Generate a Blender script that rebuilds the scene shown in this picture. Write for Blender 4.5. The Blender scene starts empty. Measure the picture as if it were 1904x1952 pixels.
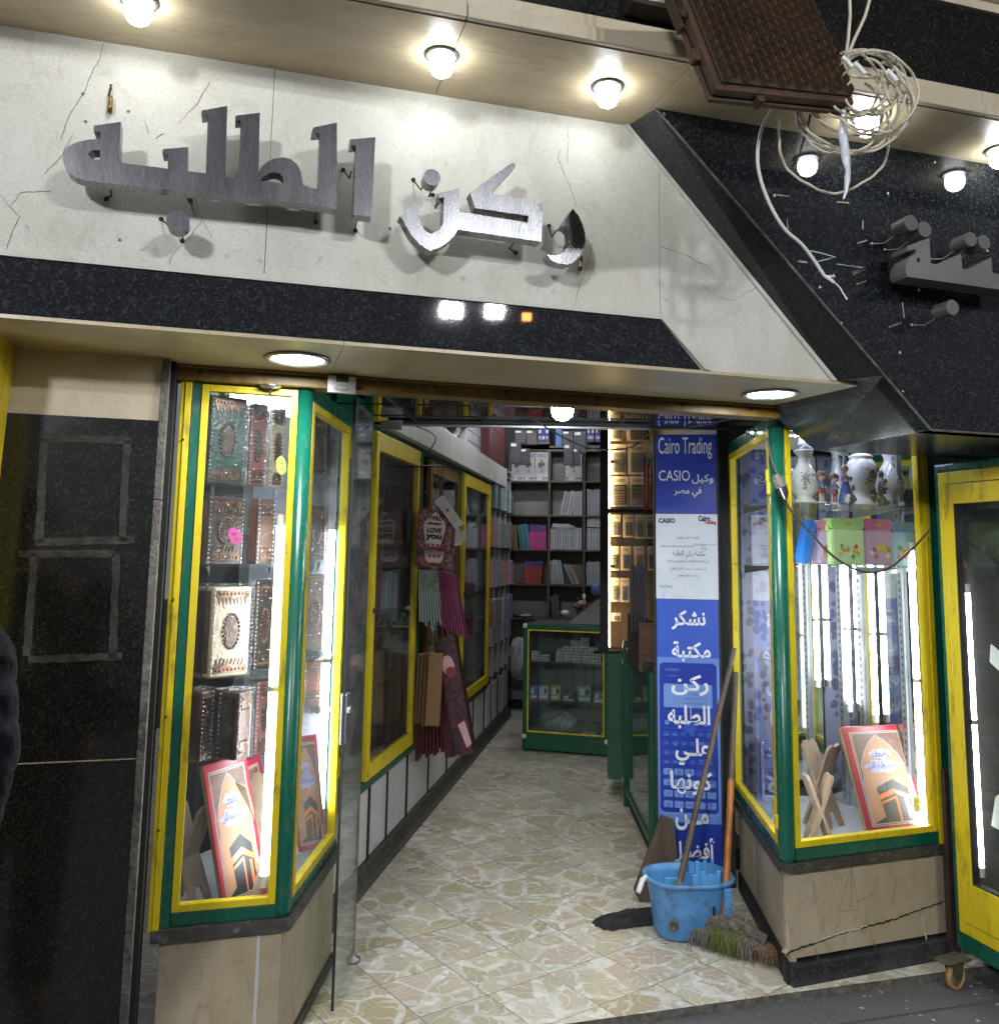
import bpy, bmesh, math, random
from mathutils import Matrix, Vector
from mathutils.geometry import tessellate_polygon
R = math.radians
sc = bpy.context.scene
col = sc.collection
rnd = random.Random(7)
# ------------------------------------------------------------------ camera
FPX, CX, CY = 1687.6, 952.0, 839.6            # photo measured on a 1904 x 1952 grid
PITCH, ROLL, H = R(7.4413), R(.8976), 1.55
fw = Vector((0, math.cos(PITCH), math.sin(PITCH)))
up0 = Vector((0, -math.sin(PITCH), math.cos(PITCH)))
rt = math.cos(ROLL) * Vector((1, 0, 0)) + math.sin(ROLL) * up0
up = -math.sin(ROLL) * Vector((1, 0, 0)) + math.cos(ROLL) * up0
cd = bpy.data.cameras.new('camera')
cam = bpy.data.objects.new('camera', cd)
col.objects.link(cam)
cd.sensor_fit = 'HORIZONTAL'; cd.sensor_width = 36
cd.lens = FPX / 1904 * 36
cd.shift_y = -(976 - CY) / 1904
cd.clip_start = .02; cd.clip_end = 200
cam.matrix_world = Matrix(((rt.x, up.x, -fw.x, 0), (rt.y, up.y, -fw.y, 0), (rt.z, up.z, -fw.z, H), (0, 0, 0, 1)))
sc.camera = cam
# ------------------------------------------------------------------ world, exposure
w = bpy.data.worlds.new('World'); sc.world = w; w.use_nodes = True
bg = w.node_tree.nodes['Background']
bg.inputs[0].default_value = (.62, .64, .68, 1); bg.inputs[1].default_value = .27
sc.view_settings.view_transform = 'Standard'; sc.view_settings.look = 'None'
sc.view_settings.exposure = 0.0; sc.view_settings.gamma = 1
sc.cycles.use_denoising = True
sc.cycles.max_bounces = 8; sc.cycles.transparent_max_bounces = 24
sc.cycles.glossy_bounces = 4; sc.cycles.diffuse_bounces = 3
sc.cycles.sample_clamp_indirect = 4; sc.cycles.caustics_reflective = False; sc.cycles.caustics_refractive = False
P_GLOBE, P_DOWN, P_TUBE, P_STREET, P_BULB, P_LED, P_IN, P_WARM = 44, 150, 38, 800, 150, 110, 100, 60
# ------------------------------------------------------------------ pixel -> place
O = Vector((0, 0, H))
def ray(x, y): return (x - CX) * rt - (y - CY) * up + FPX * fw
def hz(x, y, z):
    d = ray(x, y); return O + d * ((z - H) / d.z)
class Fr:                                      # a vertical plane: s along it, d behind it, z up
    def __init__(s, P, az):
        a = R(az); s.P = Vector((P[0], P[1], 0)); s.x = Vector((math.sin(a), math.cos(a), 0)); s.y = Vector((-math.cos(a), math.sin(a), 0))
        s.M = Matrix(((s.x.x, s.y.x, 0, s.P.x), (s.x.y, s.y.y, 0, s.P.y), (0, 0, 1, 0), (0, 0, 0, 1)))
    def px(s, x, y, d=0):
        r = ray(x, y); t = (s.P + s.y * d - O).dot(s.y) / r.dot(s.y); q = O + r * t
        return ((q - s.P).dot(s.x), q.z)
    def sx(s, x, y, d=0): return s.px(x, y, d)[0]
    def zy(s, x, y, d=0): return s.px(x, y, d)[1]
    def pz(s, x, y, z):
        q = hz(x, y, z); return ((q - s.P).dot(s.x), (q - s.P).dot(s.y))
    def at(s, a, b, z): return s.P + s.x * a + s.y * b + Vector((0, 0, z))
F = Fr((-.626, 2.4), 74)          # marble face of the shop front
L = Fr((-.635, 2.899), 74)        # front of left display case (s = 0 at its corner)
LS = Fr((-.635, 2.899), 2.7)      # aisle side of the left case
RC = Fr((1.114, 3.479), 69.5)     # front of right display case
RS = Fr((1.156, 4.430), 184.6)   # aisle side of the right case, s = .957 at the corner
W = Fr((-.627, 4.268), 9.15)      # left wall of the shop
B = Fr((.13, 9.05), 99)           # back wall of the shop
ID = Matrix.Identity(4)
# ------------------------------------------------------------------ mesh builder
class MB:
    def __init__(s): s.v = []; s.f = []; s.m = []; s.sm = []; s.g = []; s.gid = None; s.T = ID.copy(); s.st = []
    def push(s, M): s.st.append(s.T); s.T = s.T @ M; return s
    def pop(s): s.T = s.st.pop()
    def add(s, vs, fs, m=0, sm=False, T=None):
        k = len(s.v); M = s.T @ T if T else s.T
        s.v += [tuple(M @ Vector(p)) for p in vs]
        s.f += [tuple(i + k for i in f) for f in fs]; s.m += [m] * len(fs); s.sm += [sm] * len(fs); s.g += [s.gid] * len(fs)
        return s
    def box(s, x0, x1, y0, y1, z0, z1, m=0, bev=0, T=None):
        if x0 > x1: x0, x1 = x1, x0
        if y0 > y1: y0, y1 = y1, y0
        if z0 > z1: z0, z1 = z1, z0
        vs = [(x, y, z) for x in (x0, x1) for y in (y0, y1) for z in (z0, z1)]
        fs = [(0, 1, 3, 2), (4, 6, 7, 5), (0, 4, 5, 1), (2, 3, 7, 6), (0, 2, 6, 4), (1, 5, 7, 3)]
        if bev:
            bm = bmesh.new(); q = [bm.verts.new(p) for p in vs]
            for f in fs: bm.faces.new([q[i] for i in f])
            bmesh.ops.bevel(bm, geom=bm.edges[:], offset=min(bev, (x1 - x0) * .45, (y1 - y0) * .45, (z1 - z0) * .45), segments=2, affect='EDGES', profile=.6)
            bm.verts.index_update()
            vs = [p.co[:] for p in bm.verts]; fs = [[p.index for p in f.verts] for f in bm.faces]; bm.free()
        return s.add(vs, fs, m, False, T)
    def prism(s, polys, y0, y1, m=0, T=None, ax='xz', back=True):
        # polys: outline [+ holes] as (a, b) lists; extruded from y0 to y1
        if not isinstance(polys[0][0], (tuple, list)): polys = [polys]
        P = (lambda a, b, c: (a, c, b)) if ax == 'xz' else ((lambda a, b, c: (a, b, c)) if ax == 'xy' else (lambda a, b, c: (c, a, b)))
        tris = tessellate_polygon([[Vector((a, b, 0)) for a, b in p] for p in polys])
        flat = [q for p in polys for q in p]; n = len(flat)
        vs = [P(a, b, y0) for a, b in flat] + [P(a, b, y1) for a, b in flat]
        fs = [tuple(t) for t in tris]
        if back: fs += [tuple(i + n for i in reversed(t)) for t in tris]
        k = 0
        for p in polys:
            q = len(p)
            for i in range(q):
                j = (i + 1) % q; fs.append((k + i, k + j, k + j + n, k + i + n))
            k += q
        return s.add(vs, fs, m, False, T)
    def sheet(s, poly, y, m=0, T=None, ax='xz'):
        tris = tessellate_polygon([[Vector((a, b, 0)) for a, b in poly]])
        P = (lambda a, b: (a, y, b)) if ax == 'xz' else (lambda a, b: (a, b, y))
        return s.add([P(a, b) for a, b in poly], [tuple(t) for t in tris], m, False, T)
    def tube(s, pts, r, n=8, m=0, cap=True, sm=True, T=None):
        pts = [Vector(p) for p in pts]; N = len(pts)
        rs = r if isinstance(r, (list, tuple)) else [r] * N
        vs = []; fs = []; prev = None
        for i, p in enumerate(pts):
            t = (pts[min(i + 1, N - 1)] - pts[max(i - 1, 0)]).normalized()
            if prev is None:
                a = t.cross(Vector((0, 0, 1)) if abs(t.z) < .9 else Vector((1, 0, 0))).normalized()
            else:
                a = (prev - t * prev.dot(t)).normalized()
            prev = a; b = t.cross(a)
            for k in range(n):
                g = 2 * math.pi * k / n; vs.append(p + (a * math.cos(g) + b * math.sin(g)) * rs[i])
        for i in range(N - 1):
            for k in range(n):
                fs.append((i * n + k, i * n + (k + 1) % n, (i + 1) * n + (k + 1) % n, (i + 1) * n + k))
        s.add(vs, fs, m, sm, T)
        if cap: s.add(vs[:n], [tuple(range(n))][::-1], m, False, T); s.add(vs[-n:], [tuple(range(n))], m, False, T)
        return s
    def lathe(s, prof, c=(0, 0, 0), n=20, m=0, sm=True, T=None, sq=1):
        vs = []; fs = []
        for r, z in prof:
            for k in range(n):
                g = 2 * math.pi * k / n; vs.append((c[0] + r * math.cos(g), c[1] + r * math.sin(g) * sq, c[2] + z))
        for i in range(len(prof) - 1):
            for k in range(n):
                fs.append((i * n + k, i * n + (k + 1) % n, (i + 1) * n + (k + 1) % n, (i + 1) * n + k))
        return s.add(vs, fs, m, sm, T)
    def ball(s, c, r, n=12, m=0, sc=(1, 1, 1), T=None):
        pr = [(max(r * math.cos(a), 1e-5), r * math.sin(a)) for a in [math.pi * (i / (n // 2 + 2) - .5) for i in range(n // 2 + 3)]]
        M = Matrix.Translation(c) @ Matrix.Diagonal((sc[0], sc[1], sc[2], 1))
        return s.lathe(pr, n=n, m=m, T=(T @ M if T else M))
    def split(s):
        par = list(range(len(s.f))); seen = {}
        def find(i):
            while par[i] != i: par[i] = par[par[i]]; i = par[i]
            return i
        for i, f in enumerate(s.f):
            ks = [tuple(round(c, 4) for c in s.v[j]) for j in f]
            if s.g[i] is not None: ks.append(('g', s.g[i]))
            for k in ks:
                if k in seen: par[find(i)] = find(seen[k])
                else: seen[k] = i
        gr = {}
        for i in range(len(s.f)): gr.setdefault(find(i), []).append(i)
        out = []
        for ids in gr.values():
            m = MB(); mp = {}
            for i in ids:
                m.f.append(tuple(mp.setdefault(j, len(mp)) for j in s.f[i])); m.m.append(s.m[i]); m.sm.append(s.sm[i]); m.g.append(None)
            m.v = [None] * len(mp)
            for j, k in mp.items(): m.v[k] = s.v[j]
            out.append(m)
        return out
    def mesh(s, name, mats, off=None):
        me = bpy.data.meshes.new(name)
        vs = s.v if off is None else [(a - off[0], b - off[1], c - off[2]) for a, b, c in s.v]
        me.from_pydata(vs, [], s.f)
        for x in (mats if isinstance(mats, (list, tuple)) else [mats]): me.materials.append(x)
        me.polygons.foreach_set('material_index', s.m); me.polygons.foreach_set('use_smooth', s.sm)
        me.update(); return me
def put(name, me, parent=None, M=None):
    o = bpy.data.objects.new(name, me); col.objects.link(o)
    if parent: o.parent = parent
    if M is not None: o.matrix_world = M
    return o
SPLIT = set('''crack worn_patch bracket scratch standoff_pin screw corner_cap tape_residue lug bolt hinge divider upright shelf_board dark_seam white_panel
slotted_upright diode inner_shelf edge_moulding soffit_slab granite_slab marble_slab marble_lip edge_joint filler cut_edge tape_wrap led_strip hook wringer_basket clip end_cap head_strip
glazed_door_ word print_block knob handle side_channel gasket lens strip mirror_lining dark_edge bright_edge channel'''.split())
class Thing:
    """an Empty at the thing's base that parents its parts; parts are given in the frame M"""
    def __init__(s, name, label, cat, M=ID, group=None, kind=None):
        s.o = bpy.data.objects.new(name, None); col.objects.link(s.o); s.o.empty_display_size = .1
        s.M = M.M if isinstance(M, Fr) else M; s.parts = []
        s.o['label'] = label; s.o['category'] = cat
        if group: s.o['group'] = group
        if kind: s.o['kind'] = kind
    def part(s, name, mb, mats, parent=None, label=None):
        if name in SPLIT:
            q = mb.split()
            if 1 < len(q) <= 100:
                for m in q: o = s._one(name, m, mats, parent, label)
                return o
        return s._one(name, mb, mats, parent, label)
    def _one(s, name, mb, mats, parent=None, label=None):
        o = put(name, None if mb is None else mb.mesh(name, mats), parent or s.o)
        if label: o['label'] = label
        s.parts.append(o); return o
    def done(s):
        if len(s.parts) == 1 and not s.parts[0].children:
            o = s.parts[0]; nm = s.o.name.split('.')[0]
            for k in ('label', 'category', 'group', 'kind'):
                if k in s.o: o[k] = s.o[k]
            vs = [v.co for v in o.data.vertices]; a = [min(v[i] for v in vs) for i in range(3)]; b = [max(v[i] for v in vs) for i in range(3)]
            c = Vector(((a[0] + b[0]) / 2, (a[1] + b[1]) / 2, a[2])); o.data.transform(Matrix.Translation(-c)); o.parent = None
            bpy.data.objects.remove(s.o); o.name = nm; o.matrix_world = s.M @ Matrix.Translation(c); s.o = o; return o
        vs = [v.co for o in s.parts for v in o.data.vertices]
        a = [min(v[i] for v in vs) for i in range(3)]; b = [max(v[i] for v in vs) for i in range(3)]
        c = Vector(((a[0] + b[0]) / 2, (a[1] + b[1]) / 2, a[2]))
        T = Matrix.Translation(-c)
        for o in s.parts: o.data.transform(T)
        s.o.matrix_world = s.M @ Matrix.Translation(c)
        return s.o
def single(name, label, cat, mb, mats, M=ID, group=None, kind=None):
    M = M.M if isinstance(M, Fr) else M
    vs = mb.v
    a = [min(v[i] for v in vs) for i in range(3)]; b = [max(v[i] for v in vs) for i in range(3)]
    c = Vector(((a[0] + b[0]) / 2, (a[1] + b[1]) / 2, a[2]))
    o = put(name, mb.mesh(name, mats, c)); o.matrix_world = M @ Matrix.Translation(c)
    if label: o['label'] = label
    if cat: o['category'] = cat
    if group: o['group'] = group
    if kind: o['kind'] = kind
    return o
def struct(name, mb, mats, M=ID, label=None):
    o = single(name, label, None, mb, mats, M, kind='structure'); return o
def dup(root, M, label=None, group=None, mats=None):
    r = root.copy(); col.objects.link(r); r.matrix_world = M
    if label: r['label'] = label
    if group: r['group'] = group
    def rec(a, b):
        for ch in a.children:
            c = ch.copy(); col.objects.link(c); c.parent = b; rec(ch, c)
    rec(root, r); return r
ORD = 'first second third fourth fifth sixth seventh eighth ninth tenth eleventh twelfth thirteenth fourteenth'.split()
# ------------------------------------------------------------------ text
_fc = {}
AR = {'\u0627':(0xFE8D,2),'\u0623':(0xFE83,2),'\u0628':(0xFE8F,4),'\u0629':(0xFE93,2),'\u062a':(0xFE95,4),'\u062d':(0xFEA1,4),'\u062e':(0xFEA5,4),'\u062f':(0xFEA9,2),'\u0631':(0xFEAD,2),'\u0632':(0xFEAF,2),
      '\u0633':(0xFEB1,4),'\u0634':(0xFEB5,4),'\u0635':(0xFEB9,4),'\u0636':(0xFEBD,4),'\u0637':(0xFEC1,4),'\u0639':(0xFEC9,4),'\u0641':(0xFED1,4),'\u0642':(0xFED5,4),'\u0643':(0xFED9,4),'\u0644':(0xFEDD,4),
      '\u0645':(0xFEE1,4),'\u0646':(0xFEE5,4),'\u0647':(0xFEE9,4),'\u0648':(0xFEED,2),'\u064a':(0xFEF1,4),'\u062c':(0xFE9D,4),'\u0649':(0xFEEF,2),'\u0640':(0x640,0)}
def ar(sx):
    """shape and reverse an Arabic string for the built-in font"""
    out = []
    for i, c in enumerate(sx):
        if c not in AR: out.append(c); continue
        b, n = AR[c]
        pv = sx[i - 1] if i else ' '; nx = sx[i + 1] if i + 1 < len(sx) else ' '
        jp = pv in AR and AR[pv][1] in (4, 0); jn = nx in AR and n in (4, 0)
        if n == 0: out.append(c); continue
        k = (3 if jp and jn else 2 if jn else 1 if jp else 0) if n == 4 else (1 if jp else 0)
        out.append(chr(b + k))
    return ''.join(reversed(out))
def textmesh(s, bold=0, res=3):
    k = (s, bold, res)
    if k not in _fc:
        c = bpy.data.curves.new('lettering', 'FONT'); c.body = s; c.resolution_u = res; c.offset = bold
        c.align_x = 'CENTER'; c.align_y = 'CENTER'
        o = bpy.data.objects.new('lettering', c); col.objects.link(o)
        me = bpy.data.meshes.new_from_object(o.evaluated_get(bpy.context.evaluated_depsgraph_get()))
        vs = [v.co[:] for v in me.vertices]; fs = [tuple(p.vertices) for p in me.polygons]
        bpy.data.objects.remove(o); bpy.data.curves.remove(c); bpy.data.meshes.remove(me)
        if vs:
            x0 = min(v[0] for v in vs); x1 = max(v[0] for v in vs); y0 = min(v[1] for v in vs); y1 = max(v[1] for v in vs)
        else: x0 = y0 = 0; x1 = y1 = 1
        _fc[k] = ([((v[0] - x0) / (x1 - x0), (v[1] - y0) / (y1 - y0)) for v in vs], fs, (x1 - x0) / (y1 - y0))
    return _fc[k]
def text(mb, s, cx, cz, y, h=None, w=None, m=0, bold=0, T=None, ax='xz', res=3):
    """flat writing centred on (cx, cz), at depth y, scaled to height h and/or width w"""
    vs, fs, asp = textmesh(s, bold, res)
    if h is None: h = w / asp
    if w is None: w = h * asp
    if ax == 'xz': q = [(cx + (a - .5) * w, y, cz + (b - .5) * h) for a, b in vs]
    else: q = [(cx + (a - .5) * w, cz + (b - .5) * h, y) for a, b in vs]
    mb.add(q, fs, m, False, T)
def rot(ax, a): return Matrix.Rotation(R(a), 4, ax)
def tr(*p): return Matrix.Translation(p)
# ------------------------------------------------------------------ materials
def nt(name):
    m = bpy.data.materials.new(name); m.use_nodes = True; t = m.node_tree
    return m, t, t.nodes['Principled BSDF'], lambda k, **kw: _nn(t, k, kw)
def _nn(t, k, kw):
    n = t.nodes.new(k)
    for a, b in kw.items():
        if a[0] == '_': setattr(n, a[1:], b)
        else:
            n.inputs[int(a[1:]) if a[0] == 'i' and a[1:].isdigit() else a.replace('__', ' ')].default_value = b
    return n
def c4(c): return (c[0], c[1], c[2], 1)
def ramp(n, stops):
    r = n('ShaderNodeValToRGB'); e = r.color_ramp.elements
    while len(e) > 1: e.remove(e[0])
    e[0].position = stops[0][0]; e[0].color = c4(stops[0][1])
    for p, c in stops[1:]:
        q = e.new(p); q.color = c4(c)
    return r
def mixc(t, n, fac, a, b, mode='MIX'):
    x = n('ShaderNodeMix', _data_type='RGBA', _blend_type=mode)
    for i, v in ((0, fac), (6, a), (7, b)):
        if hasattr(v, 'links') or hasattr(v, 'is_linked'): t.links.new(v, x.inputs[i])
        elif i == 0: x.inputs[0].default_value = v
        else: x.inputs[i].default_value = c4(v)
    return x.outputs[2]
def mat(name, c, rough=.5, metal=0, c2=None, scale=8, bump=0, bscale=60, dirt=None, stretch=(1, 1, 1), rvar=0, coat=0, spec=.5, detail=5):
    m, t, b, n = nt(name); ln = t.links.new
    b.inputs['Roughness'].default_value = rough; b.inputs['Metallic'].default_value = metal
    b.inputs['Specular IOR Level'].default_value = spec
    if coat: b.inputs['Coat Weight'].default_value = coat; b.inputs['Coat Roughness'].default_value = .1
    tc = n('ShaderNodeTexCoord'); mp = n('ShaderNodeMapping'); mp.inputs['Scale'].default_value = stretch
    ln(tc.outputs['Object'], mp.inputs[0])
    out = None
    if c2:
        no = n('ShaderNodeTexNoise', Scale=scale, Detail=detail, Roughness=.6); ln(mp.outputs[0], no.inputs[0])
        rp = n('ShaderNodeMapRange', i1=.35, i2=.65); ln(no.outputs[0], rp.inputs[0])
        out = mixc(t, n, rp.outputs[0], c, c2)
    else: b.inputs['Base Color'].default_value = c4(c)
    if dirt:
        dc, amount, ds = dirt
        no = n('ShaderNodeTexNoise', Scale=ds, Detail=8, Roughness=.7); ln(mp.outputs[0], no.inputs[0])
        rp = n('ShaderNodeMapRange', i1=.62 - amount * .25, i2=.75); ln(no.outputs[0], rp.inputs[0])
        out = mixc(t, n, rp.outputs[0], out or c, dc)
    if out: ln(out, b.inputs['Base Color'])
    if bump or rvar:
        no = n('ShaderNodeTexNoise', Scale=bscale, Detail=4); ln(mp.outputs[0], no.inputs[0])
        if bump:
            bp = n('ShaderNodeBump', Strength=bump, Distance=.01); ln(no.outputs[0], bp.inputs['Height']); ln(bp.outputs[0], b.inputs['Normal'])
        if rvar:
            rp = n('ShaderNodeMapRange', i3=max(rough - rvar, .02), i4=min(rough + rvar, 1)); ln(no.outputs[0], rp.inputs[0]); ln(rp.outputs[0], b.inputs['Roughness'])
    return m
def emit(name, c, s):
    m, t, b, n = nt(name)
    b.inputs['Base Color'].default_value = (.8, .8, .8, 1)
    b.inputs['Emission Color'].default_value = c4(c); b.inputs['Emission Strength'].default_value = s
    return m
def glassmat(name, tint=(.95, .97, .96), refl=.08, rough=.02, dirt=.012):
    m, t, b, n = nt(name); ln = t.links.new; t.nodes.remove(b)
    out = t.nodes['Material Output']
    tr_ = n('ShaderNodeBsdfTransparent'); tr_.inputs[0].default_value = c4(tint)
    gl = n('ShaderNodeBsdfGlossy', Roughness=rough); gl.inputs[0].default_value = (1, 1, 1, 1)
    fr = n('ShaderNodeLayerWeight', Blend=.5); pw = n('ShaderNodeMath', _operation='POWER', i1=5.0); ln(fr.outputs['Facing'], pw.inputs[0]); mu = n('ShaderNodeMath', _operation='MULTIPLY_ADD', i1=.75, i2=refl * .5); ln(pw.outputs[0], mu.inputs[0])
    mx = n('ShaderNodeMixShader'); ln(mu.outputs[0], mx.inputs[0]); ln(tr_.outputs[0], mx.inputs[1]); ln(gl.outputs[0], mx.inputs[2])
    df = n('ShaderNodeBsdfDiffuse'); df.inputs[0].default_value = (.7, .72, .75, 1)
    no = n('ShaderNodeTexNoise', Scale=9, Detail=8, Roughness=.75); tc = n('ShaderNodeTexCoord'); ln(tc.outputs['Object'], no.inputs[0])
    rp = n('ShaderNodeMapRange', i1=.45, i2=.8, i3=dirt * .3, i4=dirt * 3); ln(no.outputs[0], rp.inputs[0])
    m2 = n('ShaderNodeMixShader'); ln(rp.outputs[0], m2.inputs[0]); ln(mx.outputs[0], m2.inputs[1]); ln(df.outputs[0], m2.inputs[2])
    ln(m2.outputs[0], out.inputs[0]); return m
def marble(name, ca, cb, vein, rough=.35, vs=1.6, streak=(1, 1, 1), veinamt=.5):
    m, t, b, n = nt(name); ln = t.links.new
    tc = n('ShaderNodeTexCoord'); mp = n('ShaderNodeMapping'); mp.inputs['Scale'].default_value = streak; ln(tc.outputs['Object'], mp.inputs[0])
    n1 = n('ShaderNodeTexNoise', Scale=3.2, Detail=8, Roughness=.65, Distortion=.6); ln(mp.outputs[0], n1.inputs[0])
    r1 = n('ShaderNodeMapRange', i1=.35, i2=.68); ln(n1.outputs[0], r1.inputs[0])
    a = mixc(t, n, r1.outputs[0], ca, cb)
    n2 = n('ShaderNodeTexNoise', Scale=vs * 7, Detail=9, Roughness=.72, Distortion=1.4); ln(mp.outputs[0], n2.inputs[0])
    r2 = n('ShaderNodeMapRange', i1=.54, i2=.78, i4=veinamt); ln(n2.outputs[0], r2.inputs[0])
    a = mixc(t, n, r2.outputs[0], a, vein)
    n3 = n('ShaderNodeTexNoise', Scale=240, Detail=2); ln(tc.outputs['Object'], n3.inputs[0])
    r3 = n('ShaderNodeMapRange', i1=.35, i2=.65, i3=.9, i4=1.06); ln(n3.outputs[0], r3.inputs[0])
    a = mixc(t, n, 1.0, a, r3.outputs[0], 'MULTIPLY')
    ln(a, b.inputs['Base Color']); b.inputs['Roughness'].default_value = rough
    bp = n('ShaderNodeBump', Strength=.12, Distance=.004); ln(n2.outputs[0], bp.inputs['Height']); ln(bp.outputs[0], b.inputs['Normal'])
    return m
def granite(name, base=(.012, .013, .015), fleck=(.07, .08, .09), rough=.12, chip=.985, sc_=1, dust=.0, thr=.30):
    m, t, b, n = nt(name); ln = t.links.new
    tc = n('ShaderNodeTexCoord')
    v = n('ShaderNodeTexVoronoi', Scale=300 * sc_, Randomness=1); ln(tc.outputs['Object'], v.inputs[0])
    sv = n('ShaderNodeSeparateColor'); ln(v.outputs['Color'], sv.inputs[0])
    r1 = n('ShaderNodeMapRange', i1=.55, i2=1.0); ln(sv.outputs[0], r1.inputs[0])
    n1 = n('ShaderNodeTexNoise', Scale=12, Detail=8, Roughness=.75); ln(tc.outputs['Object'], n1.inputs[0])
    mm = n('ShaderNodeMath', _operation='MULTIPLY'); ln(r1.outputs[0], mm.inputs[0]); ln(n1.outputs[0], mm.inputs[1])
    a = mixc(t, n, mm.outputs[0], base, fleck)
    vb = n('ShaderNodeTexVoronoi', Scale=150 * sc_); ln(tc.outputs['Object'], vb.inputs[0]); sb = n('ShaderNodeSeparateColor'); ln(vb.outputs['Color'], sb.inputs[0])
    rb = n('ShaderNodeMapRange', i1=.78, i2=1.0, i4=.9); ln(sb.outputs[2], rb.inputs[0]); a = mixc(t, n, rb.outputs[0], a, fleck)
    v2 = n('ShaderNodeTexVoronoi', Scale=20 * sc_); ln(tc.outputs['Object'], v2.inputs[0])
    s2 = n('ShaderNodeSeparateColor'); ln(v2.outputs['Color'], s2.inputs[0])
    g1 = n('ShaderNodeMath', _operation='GREATER_THAN', i1=chip); ln(s2.outputs[1], g1.inputs[0])
    n4 = n('ShaderNodeTexNoise', Scale=90, Detail=3); ln(tc.outputs['Object'], n4.inputs[0])
    dd = n('ShaderNodeMath', _operation='MULTIPLY_ADD', i1=.46); ln(n4.outputs[0], dd.inputs[0]); ln(v2.outputs['Distance'], dd.inputs[2])
    g2 = n('ShaderNodeMath', _operation='LESS_THAN', i1=thr); ln(dd.outputs[0], g2.inputs[0])
    gm = n('ShaderNodeMath', _operation='MULTIPLY'); ln(g1.outputs[0], gm.inputs[0]); ln(g2.outputs[0], gm.inputs[1])
    a = mixc(t, n, gm.outputs[0], a, (.55, .56, .55))
    if dust:
        n5 = n('ShaderNodeTexNoise', Scale=5, Detail=9, Roughness=.7); ln(tc.outputs['Object'], n5.inputs[0])
        r5 = n('ShaderNodeMapRange', i1=.45, i2=.75, i4=dust); ln(n5.outputs[0], r5.inputs[0])
        a = mixc(t, n, r5.outputs[0], a, (.13, .12, .10))
    ln(a, b.inputs['Base Color'])
    n3 = n('ShaderNodeTexNoise', Scale=7, Detail=6); ln(tc.outputs['Object'], n3.inputs[0])
    r3 = n('ShaderNodeMapRange', i3=rough * .6, i4=rough * 1.8); ln(n3.outputs[0], r3.inputs[0]); ln(r3.outputs[0], b.inputs['Roughness'])
    return m
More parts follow.
